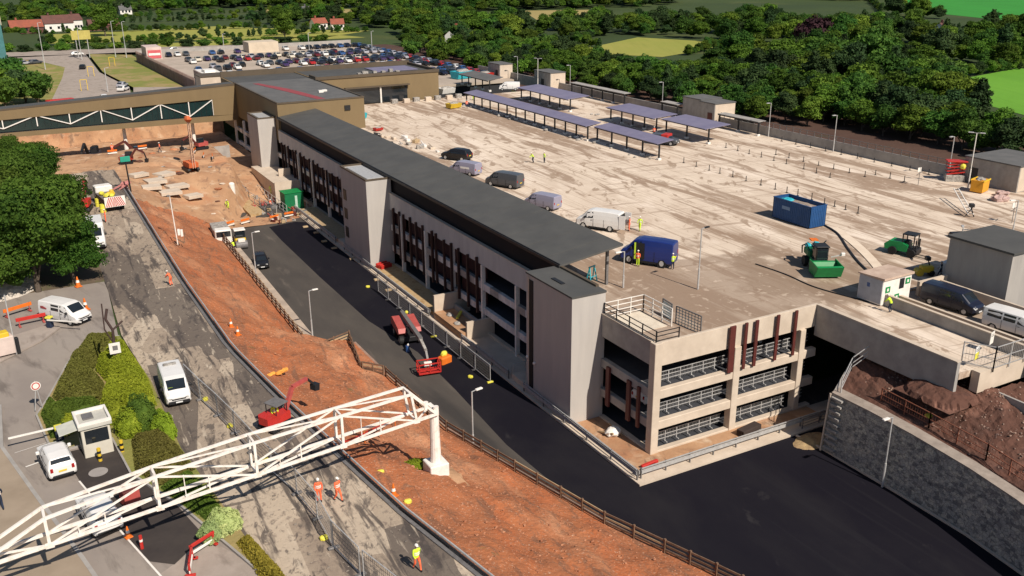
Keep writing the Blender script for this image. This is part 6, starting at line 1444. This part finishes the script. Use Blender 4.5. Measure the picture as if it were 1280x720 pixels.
for k in range(26):
    x, y = jr2.uniform(16,31), jr2.uniform(144,178); s = jr2.uniform(.15,.5); o = MB().ball((0,0,s*.2),s*1.5,s,s*.5,7,5,noise=.6,seed=k).build('rubble_lump', (M_conc,M_redsoil,M_litter,M_rubble)[k%4]); o.location = (x,y,fillz(x,y)); tag(o, 'lump of broken concrete or earth on the sandy works area', 'rubble', 'lumps strewn over the sandy works')
# ------------------------------------------------------------------ kiosk and barrier arms
kk = thing('toll_kiosk', 'small cream glazed kiosk with flat roof and side awning by the lane', 'kiosk', (1.9,65.0,7.0), H(4))
MB().bbox(-.95,.95,-1.0,1.1,0,2.25,.04).build('wall', mat('kiosk_cream', (.60,.56,.47), (.52,.48,.40), scale=.8), kk)
MB().box(-.75,.78,-1.03,-1.003,1.05,2.05).build('window', M_glass, kk); MB().box(-.98,-.953,-.7,.6,1.05,2.0).build('window', M_glass, kk)
r_ = MB().bbox(-1.1,1.1,-1.15,1.25,2.25,2.5,.03).build('roof', mat('kiosk_roof', (.52,.50,.44)), kk)
MB().box(-1.1,1.1,-1.15,-1.0,2.5,2.72).box(-1.1,1.1,1.1,1.25,2.5,2.72).box(-1.1,-.95,-1.0,1.1,2.5,2.72).box(.95,1.1,-1.0,1.1,2.5,2.72).build('roof_upstand', M_white, r_)
MB().box(-.6,.1,-.2,.7,2.501,2.62).build('roof_unit', M_steeld, r_)
MB().add([(-1.0,-.8,2.2),(-1.0,.9,2.2),(-2.3,.9,2.02),(-2.3,-.8,2.02),(-1.0,-.8,2.26),(-1.0,.9,2.26),(-2.3,.9,2.08),(-2.3,-.8,2.08)], [(0,3,2,1),(4,5,6,7),(0,1,5,4),(1,2,6,5),(2,3,7,6),(3,0,4,7)]).build('awning', mat('kiosk_awning', (.55,.55,.48)), kk)
for x, y, lb in ((.15,62.9,'striped bollard at the kiosk corner beside the hatchback'),(-.25,63.9,'striped bollard, middle one left of the kiosk'),(-.5,64.8,'striped bollard farthest left of the kiosk'),(1.9,63.1,'striped bollard in front of the kiosk window'),(3.4,63.5,'striped bollard at the right of the kiosk')):
    t = thing('striped_bollard', lb, 'bollard', (x,y,7.0), 0, 'black and yellow bollards round the kiosk')
    for k in range(5): MB().tube((0,0,k*.2),(0,0,k*.2+.2),.13,n=12).build('band', M_yellow if k % 2 == 0 else M_black, t)
def arm(label, x, y, rz_, L=3.2):
    t = thing('barrier_arm', label, 'barrier arm', (x,y,7.02), rz_); MB().bbox(-.25,.25,-.25,.25,0,1.05,.05).build('housing', M_navy, t); MB().bbox(-.27,.27,-.27,.27,1.05,1.2,.03).build('cap', M_ybright, t)
    MB().beam((0,-.3,.95),(L,-.3,1.0),.1,.12).build('arm', M_white, t)
arm('white barrier arm lowered across the lane before the kiosk', -.3,67.6, H(184)); arm('barrier arm with thin pole pointing at the front of crew van', .6,91.6, H(-40), 3.6)
t = thing('ticket_machine', 'white ticket machine with yellow top on an island at left edge', 'machine', (-3.4,86.4,7.02), .2); MB().bbox(-.8,.9,-.5,.5,.3,1.9,.06).build('body', mat('pinkish_white', (.62,.5,.44)), t); MB().bbox(-.6,.6,-.45,.45,1.9,2.3,.05).build('top', M_yellow, t); MB().tube((.9,-.2,0),(.9,-.2,5.6),.06).build('mast', M_steel, t); MB().bbox(1.0,1.3,-.2,.2,0,1.5,.04).build('side_post', M_dark, t)
for k, (x, y, rz_, L) in enumerate(((-.9,93.6,.15,2.6),(-1.9,97.2,.45,2.8),(1.2,96.6,.5,2.4))):
    t = thing('plastic_barrier', ('red plastic barrier right of the white ticket machine','orange barrier line left behind the crew van','orange barrier line close behind the crew van roof')[k], 'barrier', (x,y,7.02), rz_)
    MB().bbox(-L/2,L/2,-.05,.05,.55,.9,.03).build('board', M_red if k == 0 else M_orange, t)
    for s in (-1,1): MB().bbox(s*L*.4-.1,s*L*.4+.1,-.3,.3,0,.1,.02).beam((s*L*.4,0,.05),(s*L*.4,0,.9),.08).build('leg', M_redd, t)
struct(MB().prism([(-4,85),(-.2,88.6),(1.4,91.2),(.9,92.6),(-4,90.5)],7.0,7.14).build('kerb', M_paving))
t = thing('rusty_sign_post', 'twisted dark pole with small white notice in the bright hedge', 'sign post', (4.9,77.2,7.1))
MB().path([(0,0,0),(-.05,0,2.2),(.05,.1,4.0),(-.35,.2,5.0),(-.1,.4,5.8)],.11,8).path([(.05,.1,4.0),(.9,.2,4.6)],.08).path([(-.1,.1,3.0),(-.55,0,4.2),(-.45,.1,6.4)],.06).build('pole', mat('rusty_dark', (.06,.035,.03)), t); MB().box(-.45,.4,-.16,-.12,2.0,2.95).build('notice', M_white, t); MB().box(-.2,.2,-.17,-.161,2.3,2.7).build('symbol', M_steeld, t)
t = thing('round_sign', 'small round white speed sign on a thin bent post', 'sign', (-1.3,73.6,7.1), .2); MB().tube((-.35,0,0),(0,0,1.9),.04).tube((.2,0,0),(0,0,2.4),.035).build('post', M_steel, t); MB().tube((0,-.05,2.0),(0,-.09,2.0),.36,n=20).build('disc', M_white, t); MB().tube((0,-.092,2.0),(0,-.098,2.0),.3,n=20).tube((0,-.1,2.0),(0,-.102,2.0),.22,n=20,mi=1).build('ring', [M_red, M_white], t)

# ------------------------------------------------------------------ houses, hotel and gantry sign far off
def house(label, x, y, rz_, L, W_, h, roofm, wallm=None, z=5.9):
    t = thing('house', label, 'house', (x,y,z), rz_); MB().prismx([(-W_/2,0),(W_/2,0),(W_/2,h),(0,h+W_*.42),(-W_/2,h)],-L/2,L/2).build('wall', wallm or M_white, t)
    for s in (-1,1): MB().add([(-L/2-.3,s*(W_/2+.4),h-.25),(L/2+.3,s*(W_/2+.4),h-.25),(L/2+.3,0,h+W_*.42+.12),(-L/2-.3,0,h+W_*.42+.12)], [(0,1,2,3) if s < 0 else (3,2,1,0)]).build('roof', roofm, t)
    MB().box(-L*.3,-L*.3+.8,-.4,.4,h+W_*.3,h+W_*.42+1.2).build('chimney', roofm, t)
    for k in range(3): MB().box(-L*.35+k*L*.28,-L*.35+k*L*.28+1.1,-W_/2-.05,-W_/2-.01,1.2,2.4).build('window', M_glass, t)
M_rtile = mat('red_tiles', (.30,.085,.05), (.22,.07,.045), scale=.6); M_btile = mat('brown_tiles', (.14,.06,.05), (.10,.05,.04), scale=.6)
house('white gabled farmhouse with orange red roof right of the packed roof parking', 169,351,.7,11,8,3.2,M_rtile); house('white cottage with brown roof half hidden in far trees', 142,452,.2,7,5,3.2,M_rtile)
house('small white cottage beside another far behind the fields', 149,445,-.2,6,5,3,M_rtile); house('dark red roofed farm building in the left distance', 31,515,.15,13,8,4,M_btile); house('white end farmhouse beside the dark red roofs', 39,517,.4,5,6,5,M_btile)
house('long red barn left of the dark farmhouse', 17,509,.1,14,7,3,M_rtile, M_btile); house('barn with dull roof right of the dark farmhouse', 51,508,.1,14,6,2.6,M_btile, M_btile); house('tiny white house on the far left ridge', 78,640,.1,7,5,3,M_roof2); house('low white farm wall far behind hedges', 60,640,.1,10,5,2.2,M_roof2)
house('white house above the distant car park centre', 170,560,.3,8,6,3,M_roof2); house('cream house at the right edge beyond bright field', 345,258,.3,10,7,3.5,M_btile)
t = thing('glass_hotel', 'tall pale building with teal glass side at the left edge', 'office block', (-10,330,6.9)); MB().box(0,14.3,0,30,0,17).build('glass_wall', M_glassb, t); MB().box(-.3,14.6,-.3,30.3,17,17.6).build('roof', M_conc2, t); MB().box(0,13,-.2,-.01,13.5,16).box(14.31,14.5,0,28,13.6,16.4).build('cladding_band', M_conc, t)
t = thing('gantry_sign', 'yellow overhead road sign on two legs beyond the verge', 'road sign', (28.2,357,7)); MB().tube((-1.8,0,0),(-1.8,0,8),.15).tube((1.8,0,0),(1.8,0,8),.15).build('leg', M_steel, t); MB().box(-3,3,-.15,.15,6.2,9.2).build('sign_board', mat('olive_yellow', (.5,.42,.12)), t)
for x, y, lb in ((24.8,300,'small yellow framed sign on the verge left of the white van'),(33.5,325,'yellow framed sign standing in grass right of approach road'),(20,268,'yellow pipe frame at the road edge near footbridge')):
    t = thing('yellow_sign', lb, 'sign', (x,y,7)); MB().beam((-.8,0,0),(-.8,0,2.8),.14).beam((.8,0,0),(.8,0,2.8),.14).beam((-.8,0,2.8),(.8,0,2.8),.14).build('frame', M_yellow, t)
t = thing('red_lorry', 'red vehicle parked at the verge below the left trees', 'lorry', (12.2,236,7), .2); MB().bbox(-3,3,-1.2,1.2,.5,2.4,.2).build('body', M_red, t); MB().tube((-2,-1.25,.5),(-2,1.25,.5),.5).tube((2,-1.25,.5),(2,1.25,.5),.5).build('wheel', M_black, t)

# ------------------------------------------------------------------ foliage
nr = np.random.default_rng(5)
def leaf_cloud(blobs, n, size, thick=.45, seed=0, jit=.3):
    """n small leaf faces over the shells of several blobs; returns vertices, quads and a tone per face"""
    g = np.random.default_rng(seed); b = np.array(blobs, float)
    wgt = (b[:,3]*b[:,4]+b[:,4]*b[:,5]+b[:,3]*b[:,5]); pick = g.choice(len(b), n, p=wgt/wgt.sum())
    d = g.normal(size=(n,3)); d /= np.linalg.norm(d,axis=1)[:,None]; lowm = d[:,2] < -.35; d[lowm,2] *= -.6; d /= np.linalg.norm(d,axis=1)[:,None]
    lump = 1+.16*np.sin(d[:,0]*5+pick*1.7)*np.cos(d[:,1]*6+pick)+.12*np.sin(d[:,2]*9+pick*2.3)
    r = (1-thick*g.random(n)**2)*lump
    c = b[pick,:3]+d*b[pick,3:6]*r[:,None]
    nrm = d+g.normal(size=(n,3))*.55; nrm /= np.linalg.norm(nrm,axis=1)[:,None]
    a = np.cross(nrm, g.normal(size=(n,3))); a /= np.linalg.norm(a,axis=1)[:,None]; e = np.cross(nrm, a)
    s = size*(1+jit*g.normal(size=n)).clip(.4,2)
    q = np.stack([c-a*s[:,None]-e*s[:,None]*.55, c+a*s[:,None]*.9-e*s[:,None]*.5+nrm*s[:,None]*.25, c+a*s[:,None]+e*s[:,None]*.6, c-a*s[:,None]*.8+e*s[:,None]*.5+nrm*s[:,None]*.2], 1)
    tone = (np.sin(pick*12.9898)*.5+.5)*.45+g.random(n)*.55
    return q.reshape(-1,3), tone
def leaf_mesh(name, verts, tone, m):
    n = len(verts)//4; me = bpy.data.meshes.new(name); me.vertices.add(n*4); me.vertices.foreach_set('co', verts.astype(np.float32).ravel())
    me.loops.add(n*4); me.loops.foreach_set('vertex_index', np.arange(n*4, dtype=np.int32)); me.polygons.add(n)
    me.polygons.foreach_set('loop_start', np.arange(0, n*4, 4, dtype=np.int32)); me.polygons.foreach_set('loop_total', np.full(n, 4, dtype=np.int32))
    at = me.attributes.new('tone', 'FLOAT', 'FACE'); at.data.foreach_set('value', tone.astype(np.float32))
    me.materials.append(m); me.update(calc_edges=True); me.validate(); return me
def crown_blobs(R_, Hc, z0, k, seed):
    g = random.Random(seed); B = [(0,0,z0+Hc*.45,R_*.72,R_*.72,Hc*.45)]
    for i in range(k):
        a = 2*math.pi*i/k+g.uniform(-.4,.4); rr = R_*g.uniform(.42,.72); s = R_*g.uniform(.30,.50); B.append((rr*math.cos(a),rr*math.sin(a),z0+Hc*g.uniform(.2,.85),s,s,s*g.uniform(.7,1.0)))
    B.append((g.uniform(-.2,.2)*R_,g.uniform(-.2,.2)*R_,z0+Hc*.82,R_*.42,R_*.42,Hc*.22)); return B
class TreeKind:
    def __init__(s, name, R_, Hc, z0, n, size, m, seed, k=9):
        B = crown_blobs(R_, Hc, z0, k, seed); v, t = leaf_cloud(B, n, size, seed=seed)
        core = MB(); 
        for b in B: core.ball(b[:3], b[3]*.66, b[4]*.66, b[5]*.66, 8, 6, noise=.3, seed=seed)
        s.crown = leaf_mesh('crown', v, t, m); cm = bpy.data.meshes.new('inner'); cm.from_pydata(core.v, [], core.f)
        # inner foliage mass joined to the crown mesh
        bmv = np.array(core.v); me = bpy.data.meshes.new('crown'); 
        V_ = np.concatenate([v, bmv]); F_ = [tuple(range(i*4,i*4+4)) for i in range(len(v)//4)]+[tuple(q+len(v) for q in f) for f in core.f]
        me.from_pydata([tuple(p) for p in V_], [], F_); at = me.attributes.new('tone','FLOAT','FACE'); at.data.foreach_set('value', np.concatenate([t, np.full(len(core.f), .15)]).astype(np.float32)); me.materials.append(m); me.update(); s.crown = me
        tr = MB().tube((0,0,-.5),(0,0,z0+Hc*.3),.035*R_+.16,.12,8); g = random.Random(seed)
        for b in B[1:6]: tr.tube((0,0,z0+g.uniform(-.8,.4)),(b[0]*.8,b[1]*.8,b[2]),.11,.05,6)
        s.trunk = bpy.data.meshes.new('trunk'); s.trunk.from_pydata(tr.v, [], tr.f); s.trunk.materials.append(M_bark)
        s.name = name
    def put(s, label, x, y, z, sc, rz_, group=None, cat='tree', trunk=True):
        t = thing(s.name, label, cat, (x,y,z), rz_, group); t.scale = sc if hasattr(sc,'__len__') else (sc,sc,sc)
        o = bpy.data.objects.new('crown', s.crown); C.objects.link(o); o.parent = t
        if trunk: o = bpy.data.objects.new('trunk', s.trunk); C.objects.link(o); o.parent = t
        return t
K_far = [TreeKind('broadleaf_tree', 5.2, 10.5, 1.9, 4200, .27, (L_mid,L_far,L_yel2,L_mid,L_far,L_dark2)[i], 40+i, (9,12,8,14,10,11)[i]) for i in range(6)]
K_low = [TreeKind('broadleaf_tree', 5.0, 8.0, .9, 2600, .33, (L_far,L_mid,L_dark2)[i], 60+i) for i in range(3)]
K_near = [TreeKind('spreading_tree', 5.6, 11.2, 1.2, 24000, .145, L_dark, 80+i, 17) for i in range(2)]
K_far.append(TreeKind('conifer', 3.0, 12, 1.0, 3600, .24, L_dark2, 77, 7))
K_cop = TreeKind('copper_beech', 6.5, 11, 1.5, 1800, .5, L_copper, 95)
for k, (x, y, s, lb) in enumerate(((.2,103.5,.98,'big dark tree nearest the white crew van'),(-2.2,112.5,.9,'big dark tree behind the rubble heap at left'),(3.1,111.5,.80,'dark tree overhanging the white box lorry'),(-.6,122,.92,'dark tree in the middle of the left clump'),(3.0,124.5,.66,'smaller tree at the road side of left clump'),
                            (-1.6,134,.78,'dark tree towards the back of the left clump'),(1.6,140,.72,'tree beside the red excavator'),(-2,147,.62,'tree behind the excavator at left'),(2.6,151.5,.60,'rounded tree at the sandy fill edge'),(-1.5,158,.62,'tree at the back left before the footbridge'),(3.2,163,.45,'small tree left in front of the footbridge'),(3.7,104.6,.62,'lower leafy tree between the big trees and cone'),(-3.6,102.5,.7,'tree behind the orange barriers at the left edge'))):
    K_near[k%2].put(lb, x, y, 6.9, (s,s,s*1.0), k*1.3, 'dark trees left of the old road')
tr_ = random.Random(77)
for x, y in ((1.5,262),(-4,255),(5.5,252),(-3,270),(3,277),(-6,285),(8,246),(-5,240),(1,243)):
    tr_.choice(K_low).put('dark tree in the clump by the glass hotel and enclosed footbridge', x, y, 6.9, tr_.uniform(.75,1.0), tr_.uniform(0,6), 'trees left of the approach road')
# tree belt beyond the far wall: rows of individual trees
cnt = 0
def belt(x0, y0, y1, step, s0, s1, label, group, ks, skip=lambda x, y: False):
    global cnt
    y = y0
    while y < y1:
        hh = tr_.uniform(s0, s1); xx = x0+tr_.uniform(-1.8,1.8)
        if not skip(xx, y):
            tr_.choice(ks).put(label, xx, y, 5.6, (hh*1.1,hh*1.1,hh*tr_.uniform(.85,1.1)), tr_.uniform(0,6), group); cnt += 1
        y += step*tr_.uniform(.85,1.15)
belt(138.5, 146, 330, 5.6, .36, .52, 'smaller tree at the fence side of the belt beyond the roof cores', 'trees nearest the far wall', K_far)
belt(145, 138, 330, 5.6, .46, .62, 'middle sized tree just behind the far wall in the belt', 'trees just behind the far wall', K_far)
belt(151.5, 60, 318, 5.2, .50, .68, 'front row tree in the dense belt beyond the deck wall', 'front row of the tree belt', K_far)
belt(157.5, 58, 330, 5.4, .60, .78, 'second row tree in the dense belt beyond the deck wall', 'second row of the tree belt', K_far)
belt(163.5, 60, 205, 5.8, .62, .80, 'third row tree in the dense belt beyond the deck wall', 'third row of the tree belt', K_far, lambda x, y: y < 112)
wedge = lambda x, y: not (x*.71 < y < x*1.02)
for k, x0 in enumerate((171, 179, 187, 196)):
    belt(x0, 100, 205, 7.2, .70+.04*k, .98+.06*k, 'large tree in the wood right of the pale meadow', 'trees in the right hand wood', K_far, wedge)
K_cop.put('dark copper beech standing out in the right hand wood', 248,236,5.9,1.05,.5)
# trees and hedges round the car parks and roads
for k in range(26):
    x = -38+k*6.2; K_low[k%3].put('tree in the line behind the approach road and roof parking', x, 400+tr_.uniform(-4,4)-max(0,x)*.22, 5.9, (.62,.62,.34+.16*tr_.random()), tr_.uniform(0,6), 'tree line behind the approach road')
K_far[0].put('single round tree in the pale field edge at left', 47,466,5.9,1.15,1); K_far[2].put('rounded tree beside the beige block', 112,405,5.9,1.0,2)
for x, y in ((122,250),(127,262),(122,278),(128,290),(124,304),(122,232),(131,240),(136,256),(140,272)):
    tr_.choice(K_low).put('bushy tree along the slope east of the roof parking', x+4, y, 5.7, tr_.uniform(.5,.75), tr_.uniform(0,6), 'trees east of the roof parking')

# woodland far off: too many to count, one mass with bumps of separate crowns
def inpoly(x, y, poly):
    c = False; j = len(poly)-1
    for i in range(len(poly)):
        xi, yi = poly[i]; xj, yj = poly[j]
        if (yi > y) != (yj > y) and x < (xj-xi)*(y-yi)/(yj-yi)+xi: c = not c
        j = i
    return c
clear = [[(0,415),(0,500),(36,506),(110,515),(150,470),(180,430),(120,400),(90,405),(60,420)],[(52,376),(52,420),(94,424),(150,420),(152,388)],[(166,205),(168,300),(200,330),(246,345),(262,300),(243,268),(203,235)],[(203,235),(210,262),(262,284),(275,262),(235,228)],
         [(166,60),(166,112),(237,176),(300,180),(330,140),(220,70)],[(590,520),(720,440),(650,360),(430,268),(470,395)],[(345,292),(395,288),(370,236),(335,238)],[(290,540),(350,520),(262,390),(225,410)],[(262,840),(310,740),(225,640),(205,680)],[(155,655),(240,600),(180,510),(130,560)],
         [(0,480),(5,525),(70,525),(70,470)],[(148,300),(160,360),(184,364),(176,318)],[(128,410),(134,455),(160,455),(156,420)],[(320,240),(335,270),(360,270),(350,240)]]
g = np.random.default_rng(3); PTS, SCL, ROT, IDX = [], [], [], []
HEDGES = [((20,428),(160,428)),((0,505),(150,470)),((166,303),(240,349)),((203,300),(215,345)),((166,202),(262,285)),((300,180),(237,172)),((440,268),(720,445)),((470,395),(600,520)),((340,292),(460,268)),((262,390),(350,515)),((60,560),(250,520)),((60,600),(280,640)),((0,660),(330,745)),
          ((214,262),(262,288)),((238,230),(285,268)),((520,300),(640,380)),((395,235),(470,262))]
def try_put(x, y, s, k=None):
    for p in clear:
        if k is None and inpoly(x, y, p): return False
    PTS.append((x,y,5.3)); SCL.append((s*1.15,s*1.15,s*g.uniform(.8,1.15))); ROT.append(g.uniform(0,6.28)); IDX.append(int(g.integers(0,7))); return True
for _ in range(30000):
    th = H(g.uniform(-6,62)); rr = math.sqrt(g.uniform(0,1))*950+170; x, y = rr*math.sin(th), rr*math.cos(th)
    if x < 168 and y < 345: continue
    if x < 200 and y < 206 and x*.71 < y: continue
    if x < 190 and y < 62: continue
    if x < 130 and y < 412: continue
    if y < 415 and x < 140+(y-345)*.3 and y > 345: continue
    v_ = mn.noise(Vector((x*.006, y*.006, 1.7)))           # open meadows break up the far country
    if rr > 480 and v_ < -.02: continue
    if x < 175 and g.random() > .7: continue
    if len(PTS) > 4600: break
    try_put(x, y, g.uniform(.42,.92)*(1.0 if x > 150 else .8)*(1+max(0,rr-500)/1200))
for (a, b) in HEDGES:
    L = math.hypot(b[0]-a[0], b[1]-a[1]); q = int(L/3.2)
    for k in range(q): try_put(a[0]+(b[0]-a[0])*k/q+g.uniform(-1,1), a[1]+(b[1]-a[1])*k/q+g.uniform(-1,1), g.uniform(.22,.4), 1)
pm = bpy.data.meshes.new('woodland'); pm.from_pydata(PTS, [], []); 
for nm, tp, dat in (('sc','FLOAT_VECTOR',SCL),('rt','FLOAT_VECTOR',[(0,0,r) for r in ROT])):
    at = pm.attributes.new(nm, tp, 'POINT'); at.data.foreach_set('vector', np.array(dat, dtype=np.float32).ravel())
at = pm.attributes.new('ix', 'INT', 'POINT'); at.data.foreach_set('value', np.array(IDX, dtype=np.int32))
wo = bpy.data.objects.new('woodland', pm); C.objects.link(wo); tag(wo, 'far wooded countryside of countless merged tree crowns beyond the site', 'woodland', kind='stuff')
ng = bpy.data.node_groups.new('scatter_trees', 'GeometryNodeTree'); ng.interface.new_socket('Geometry', in_out='INPUT', socket_type='NodeSocketGeometry'); ng.interface.new_socket('Geometry', in_out='OUTPUT', socket_type='NodeSocketGeometry')
N_ = ng.nodes; Lk = ng.links; gi = N_.new('NodeGroupInput'); go = N_.new('NodeGroupOutput'); jn = N_.new('GeometryNodeJoinGeometry')
def named(nm, tp): q = N_.new('GeometryNodeInputNamedAttribute'); q.data_type = tp; q.inputs[0].default_value = nm; return [o for o in q.outputs if o.enabled and o.name == 'Attribute'][0]
asc, art, aix = named('sc','FLOAT_VECTOR'), named('rt','FLOAT_VECTOR'), named('ix','INT')
for k, kd in enumerate(K_far):
    src = bpy.data.objects.new('crown_source', kd.crown); oi = N_.new('GeometryNodeObjectInfo'); oi.inputs['Object'].default_value = src; oi.inputs['As Instance'].default_value = True
    ip = N_.new('GeometryNodeInstanceOnPoints'); cm = N_.new('FunctionNodeCompare'); cm.data_type = 'INT'; cm.operation = 'EQUAL'
    ins = [s_ for s_ in cm.inputs if s_.enabled]; Lk.new(aix, ins[0]); ins[1].default_value = k
    Lk.new(gi.outputs[0], ip.inputs['Points']); Lk.new(cm.outputs[0], ip.inputs['Selection']); Lk.new(oi.outputs['Geometry'], ip.inputs['Instance'])
    Lk.new(art, ip.inputs['Rotation']); Lk.new(asc, ip.inputs['Scale']); Lk.new(ip.outputs[0], jn.inputs[0])
Lk.new(jn.outputs[0], go.inputs[0]); md = wo.modifiers.new('scatter', 'NODES'); md.node_group = ng
print('trees', cnt, 'wood', len(PTS))

# hedge island
def bush(label, x, y, z, rx, ry, rz, n, size, m, seed=0, lumps=5, grp=None, name='clipped_bush', flat=False):
    n = int(n*1.9); gg = random.Random(seed); B = [(0,0,rz*.2 if flat else rz*.35,rx*.9,ry*.9,rz*.8 if flat else rz*.65)]
    for i in range(lumps):
        a = 6.28*i/max(1,lumps); B.append((rx*.45*math.cos(a),ry*.45*math.sin(a),rz*gg.uniform(.15,.25),rx*gg.uniform(.5,.6),ry*gg.uniform(.5,.6),rz*gg.uniform(.5,.6)))
    v, t_ = leaf_cloud(B, n, size, thick=.08, seed=seed); t_ = np.random.default_rng(seed).random(len(t_))*.7+.15*np.sin(v[::4,0]*3)+.15; v = v.copy(); v[:,2] = np.maximum(v[:,2], -.1)
    c = MB()
    for b in B: c.ball(b[:3], b[3]*.93, b[4]*.93, b[5]*.93, 14, 10, noise=.03, seed=seed)
    V_ = [tuple(p) for p in v]+[(a,b,max(d,-.1)) for a,b,d in c.v]; F_ = [tuple(range(i*4,i*4+4)) for i in range(len(v)//4)]+[tuple(q+len(v) for q in f) for f in c.f]
    me = bpy.data.meshes.new(name); me.from_pydata(V_, [], F_); at = me.attributes.new('tone','FLOAT','FACE'); at.data.foreach_set('value', np.concatenate([t_, np.full(len(c.f), .35)]).astype(np.float32)); me.materials.append(m); me.update()
    o = bpy.data.objects.new(name, me); C.objects.link(o); o.location = (x,y,z); tag(o, label, 'bush' if name != 'ground_cover' else 'ground cover', grp); return o
Z7 = 7.1
def blanket(name, label, poly, h, n, size, m, seed=0, cat='hedge'):
    gg = np.random.default_rng(seed); xs = [p[0] for p in poly]; ys = [p[1] for p in poly]; x0, x1, y0, y1 = min(xs), max(xs), min(ys), max(ys)
    def dist(x, y):
        best = 9
        for (a, b) in zip(poly, poly[1:]+poly[:1]):
            dx, dy = b[0]-a[0], b[1]-a[1]; t = max(0, min(1, ((x-a[0])*dx+(y-a[1])*dy)/(dx*dx+dy*dy+1e-9))); best = min(best, math.hypot(x-a[0]-dx*t, y-a[1]-dy*t))
        return best
    def hz(x, y):
        d = dist(x, y) if inpoly(x, y, poly) else -1
        if d < 0: return None
        return h*(1-math.exp(-d*2.6))*(1+.45*mn.noise(Vector((x*.75, y*.6, seed)))+.12*mn.noise(Vector((x*2.4, y*2.4, seed))))
    V_, F_, T_n = [], [], []; N1, N2 = 40, 60; idx = {}
    for a in range(N2+1):
        for b in range(N1+1):
            x = x0+(x1-x0)*b/N1; y = y0+(y1-y0)*a/N2; z = hz(x, y)
            idx[a,b] = len(V_) if z is not None else None
            if z is not None: V_.append((x, y, z-.07))
    for a in range(N2):
        for b in range(N1):
            q = (idx[a,b], idx[a,b+1], idx[a+1,b+1], idx[a+1,b])
            if None not in q: F_.append(q); T_n.append(.3)
    k = 0
    while k < n:
        x, y = gg.uniform(x0,x1), gg.uniform(y0,y1); z = hz(x, y)
        if z is None: continue
        k += 1; c = np.array([x, y, z*(gg.uniform(.35,1) if dist(x,y) < .3 else 1)+gg.uniform(-.04,.05)]); u = gg.normal(size=3); u[2] *= .5; u /= np.linalg.norm(u); w_ = np.cross(u, gg.normal(size=3)); w_ /= np.linalg.norm(w_); s = size*gg.uniform(.6,1.5)
        b = len(V_); V_ += [tuple(c-u*s-w_*s*.5), tuple(c+u*s-w_*s*.5), tuple(c+u*s+w_*s*.5), tuple(c-u*s+w_*s*.5)]; F_.append((b,b+1,b+2,b+3)); T_n.append(gg.uniform(.1,1)*(.75+.25*math.sin(x*2.1+y)))
    me = bpy.data.meshes.new(name); me.from_pydata(V_, [], F_); at = me.attributes.new('tone','FLOAT','FACE'); at.data.foreach_set('value', np.array(T_n, dtype=np.float32)); me.materials.append(m); me.update()
    o = bpy.data.objects.new(name, me); C.objects.link(o); o.location = (0,0,Z7); return tag(o, label, cat)
blanket('low_hedge', 'low bronze brown hedge filling the upper left half of the island', [(5.7,85.6),(3.6,86.6),(1.5,82),(-.3,75.4),(.2,73.0),(3.0,72.8),(3.6,76),(3.0,79),(4.0,81.5),(5.6,82.6)], 1.15, 17000, .06, L_hedgb, 1)
blanket('hedge', 'bright green rolling hedge mass around the rusty pole', [(6.2,83.4),(4.2,81.2),(3.2,79),(3.8,76),(3.1,72.6),(2.6,70.6),(5.0,69.2),(6.7,69.6),(6.85,75),(6.45,80)], 1.6, 21000, .055, L_hedge, 3)
blanket('hedge', 'mid green hedge strip behind the round speed sign', [(-.4,75.2),(-1.3,72.6),(-.9,68.0),(.3,67.8),(1.2,70.5),(2.6,71),(2.9,72.6),(.1,72.8)], 1.2, 10000, .055, L_hedgd, 6)
bush('small bright bush behind the kiosk awning', .35,69.2,Z7,.9,1.2,1.0,3000,.06,L_hedge,7,4)
bush('round clipped green bush behind the kiosk', 3.6,69.0,Z7,1.2,1.3,1.5,4500,.055,L_hedge,8,5)
bush('round clipped bright bush right of the kiosk', 4.35,66.2,Z7,1.05,1.35,1.8,4500,.055,L_hedge,9,5)
bush('tall clipped dark green dome beside the bright bush', 5.2,66.8,Z7,1.1,1.6,2.3,5500,.055,L_hedgd,10,4)
bush('low bright hedge along the kerb right of dark dome', 6.45,65.2,Z7,.8,2.6,1.1,4500,.06,L_hedge,11,4,name='hedge')
blanket('low_hedge', 'low bronze green hedge just above the gantry', [(4.2,64.9),(3.8,60.4),(4.9,57.4),(7.4,58.4),(7.0,62),(6.7,64.5)], 1.0, 9000, .06, L_hedgb, 12)
blanket('low_hedge', 'dark green low hedge lying in the gantry shadow', [(4.95,57.2),(5.9,54.4),(6.9,51.6),(8.0,52.2),(7.1,58.2)], .8, 9000, .06, L_hedgd, 13)
bush('pale variegated bush beside the red plastic barriers', 7.6,50.6,Z7,1.0,1.2,1.1,4500,.075,L_pale,14,3)
bush('smaller lobe of pale variegated bush at its left', 6.75,50.0,Z7,.75,.85,.85,3000,.075,L_pale,16,3)
blanket('wild_shrub', 'yellow and green wild shrubs at the bottom edge of view', [(7.9,48.6),(8.3,45),(9.2,38),(10.1,30),(10.3,36),(9.4,45),(8.7,49)], .75, 9000, .08, L_yell, 15)
bush('small green tuft at the foot of white column', 21.9,54.6,soil(21.9,54.6),1.0,.7,.4,1500,.055,L_hedge,17,3,name='weed_tuft')
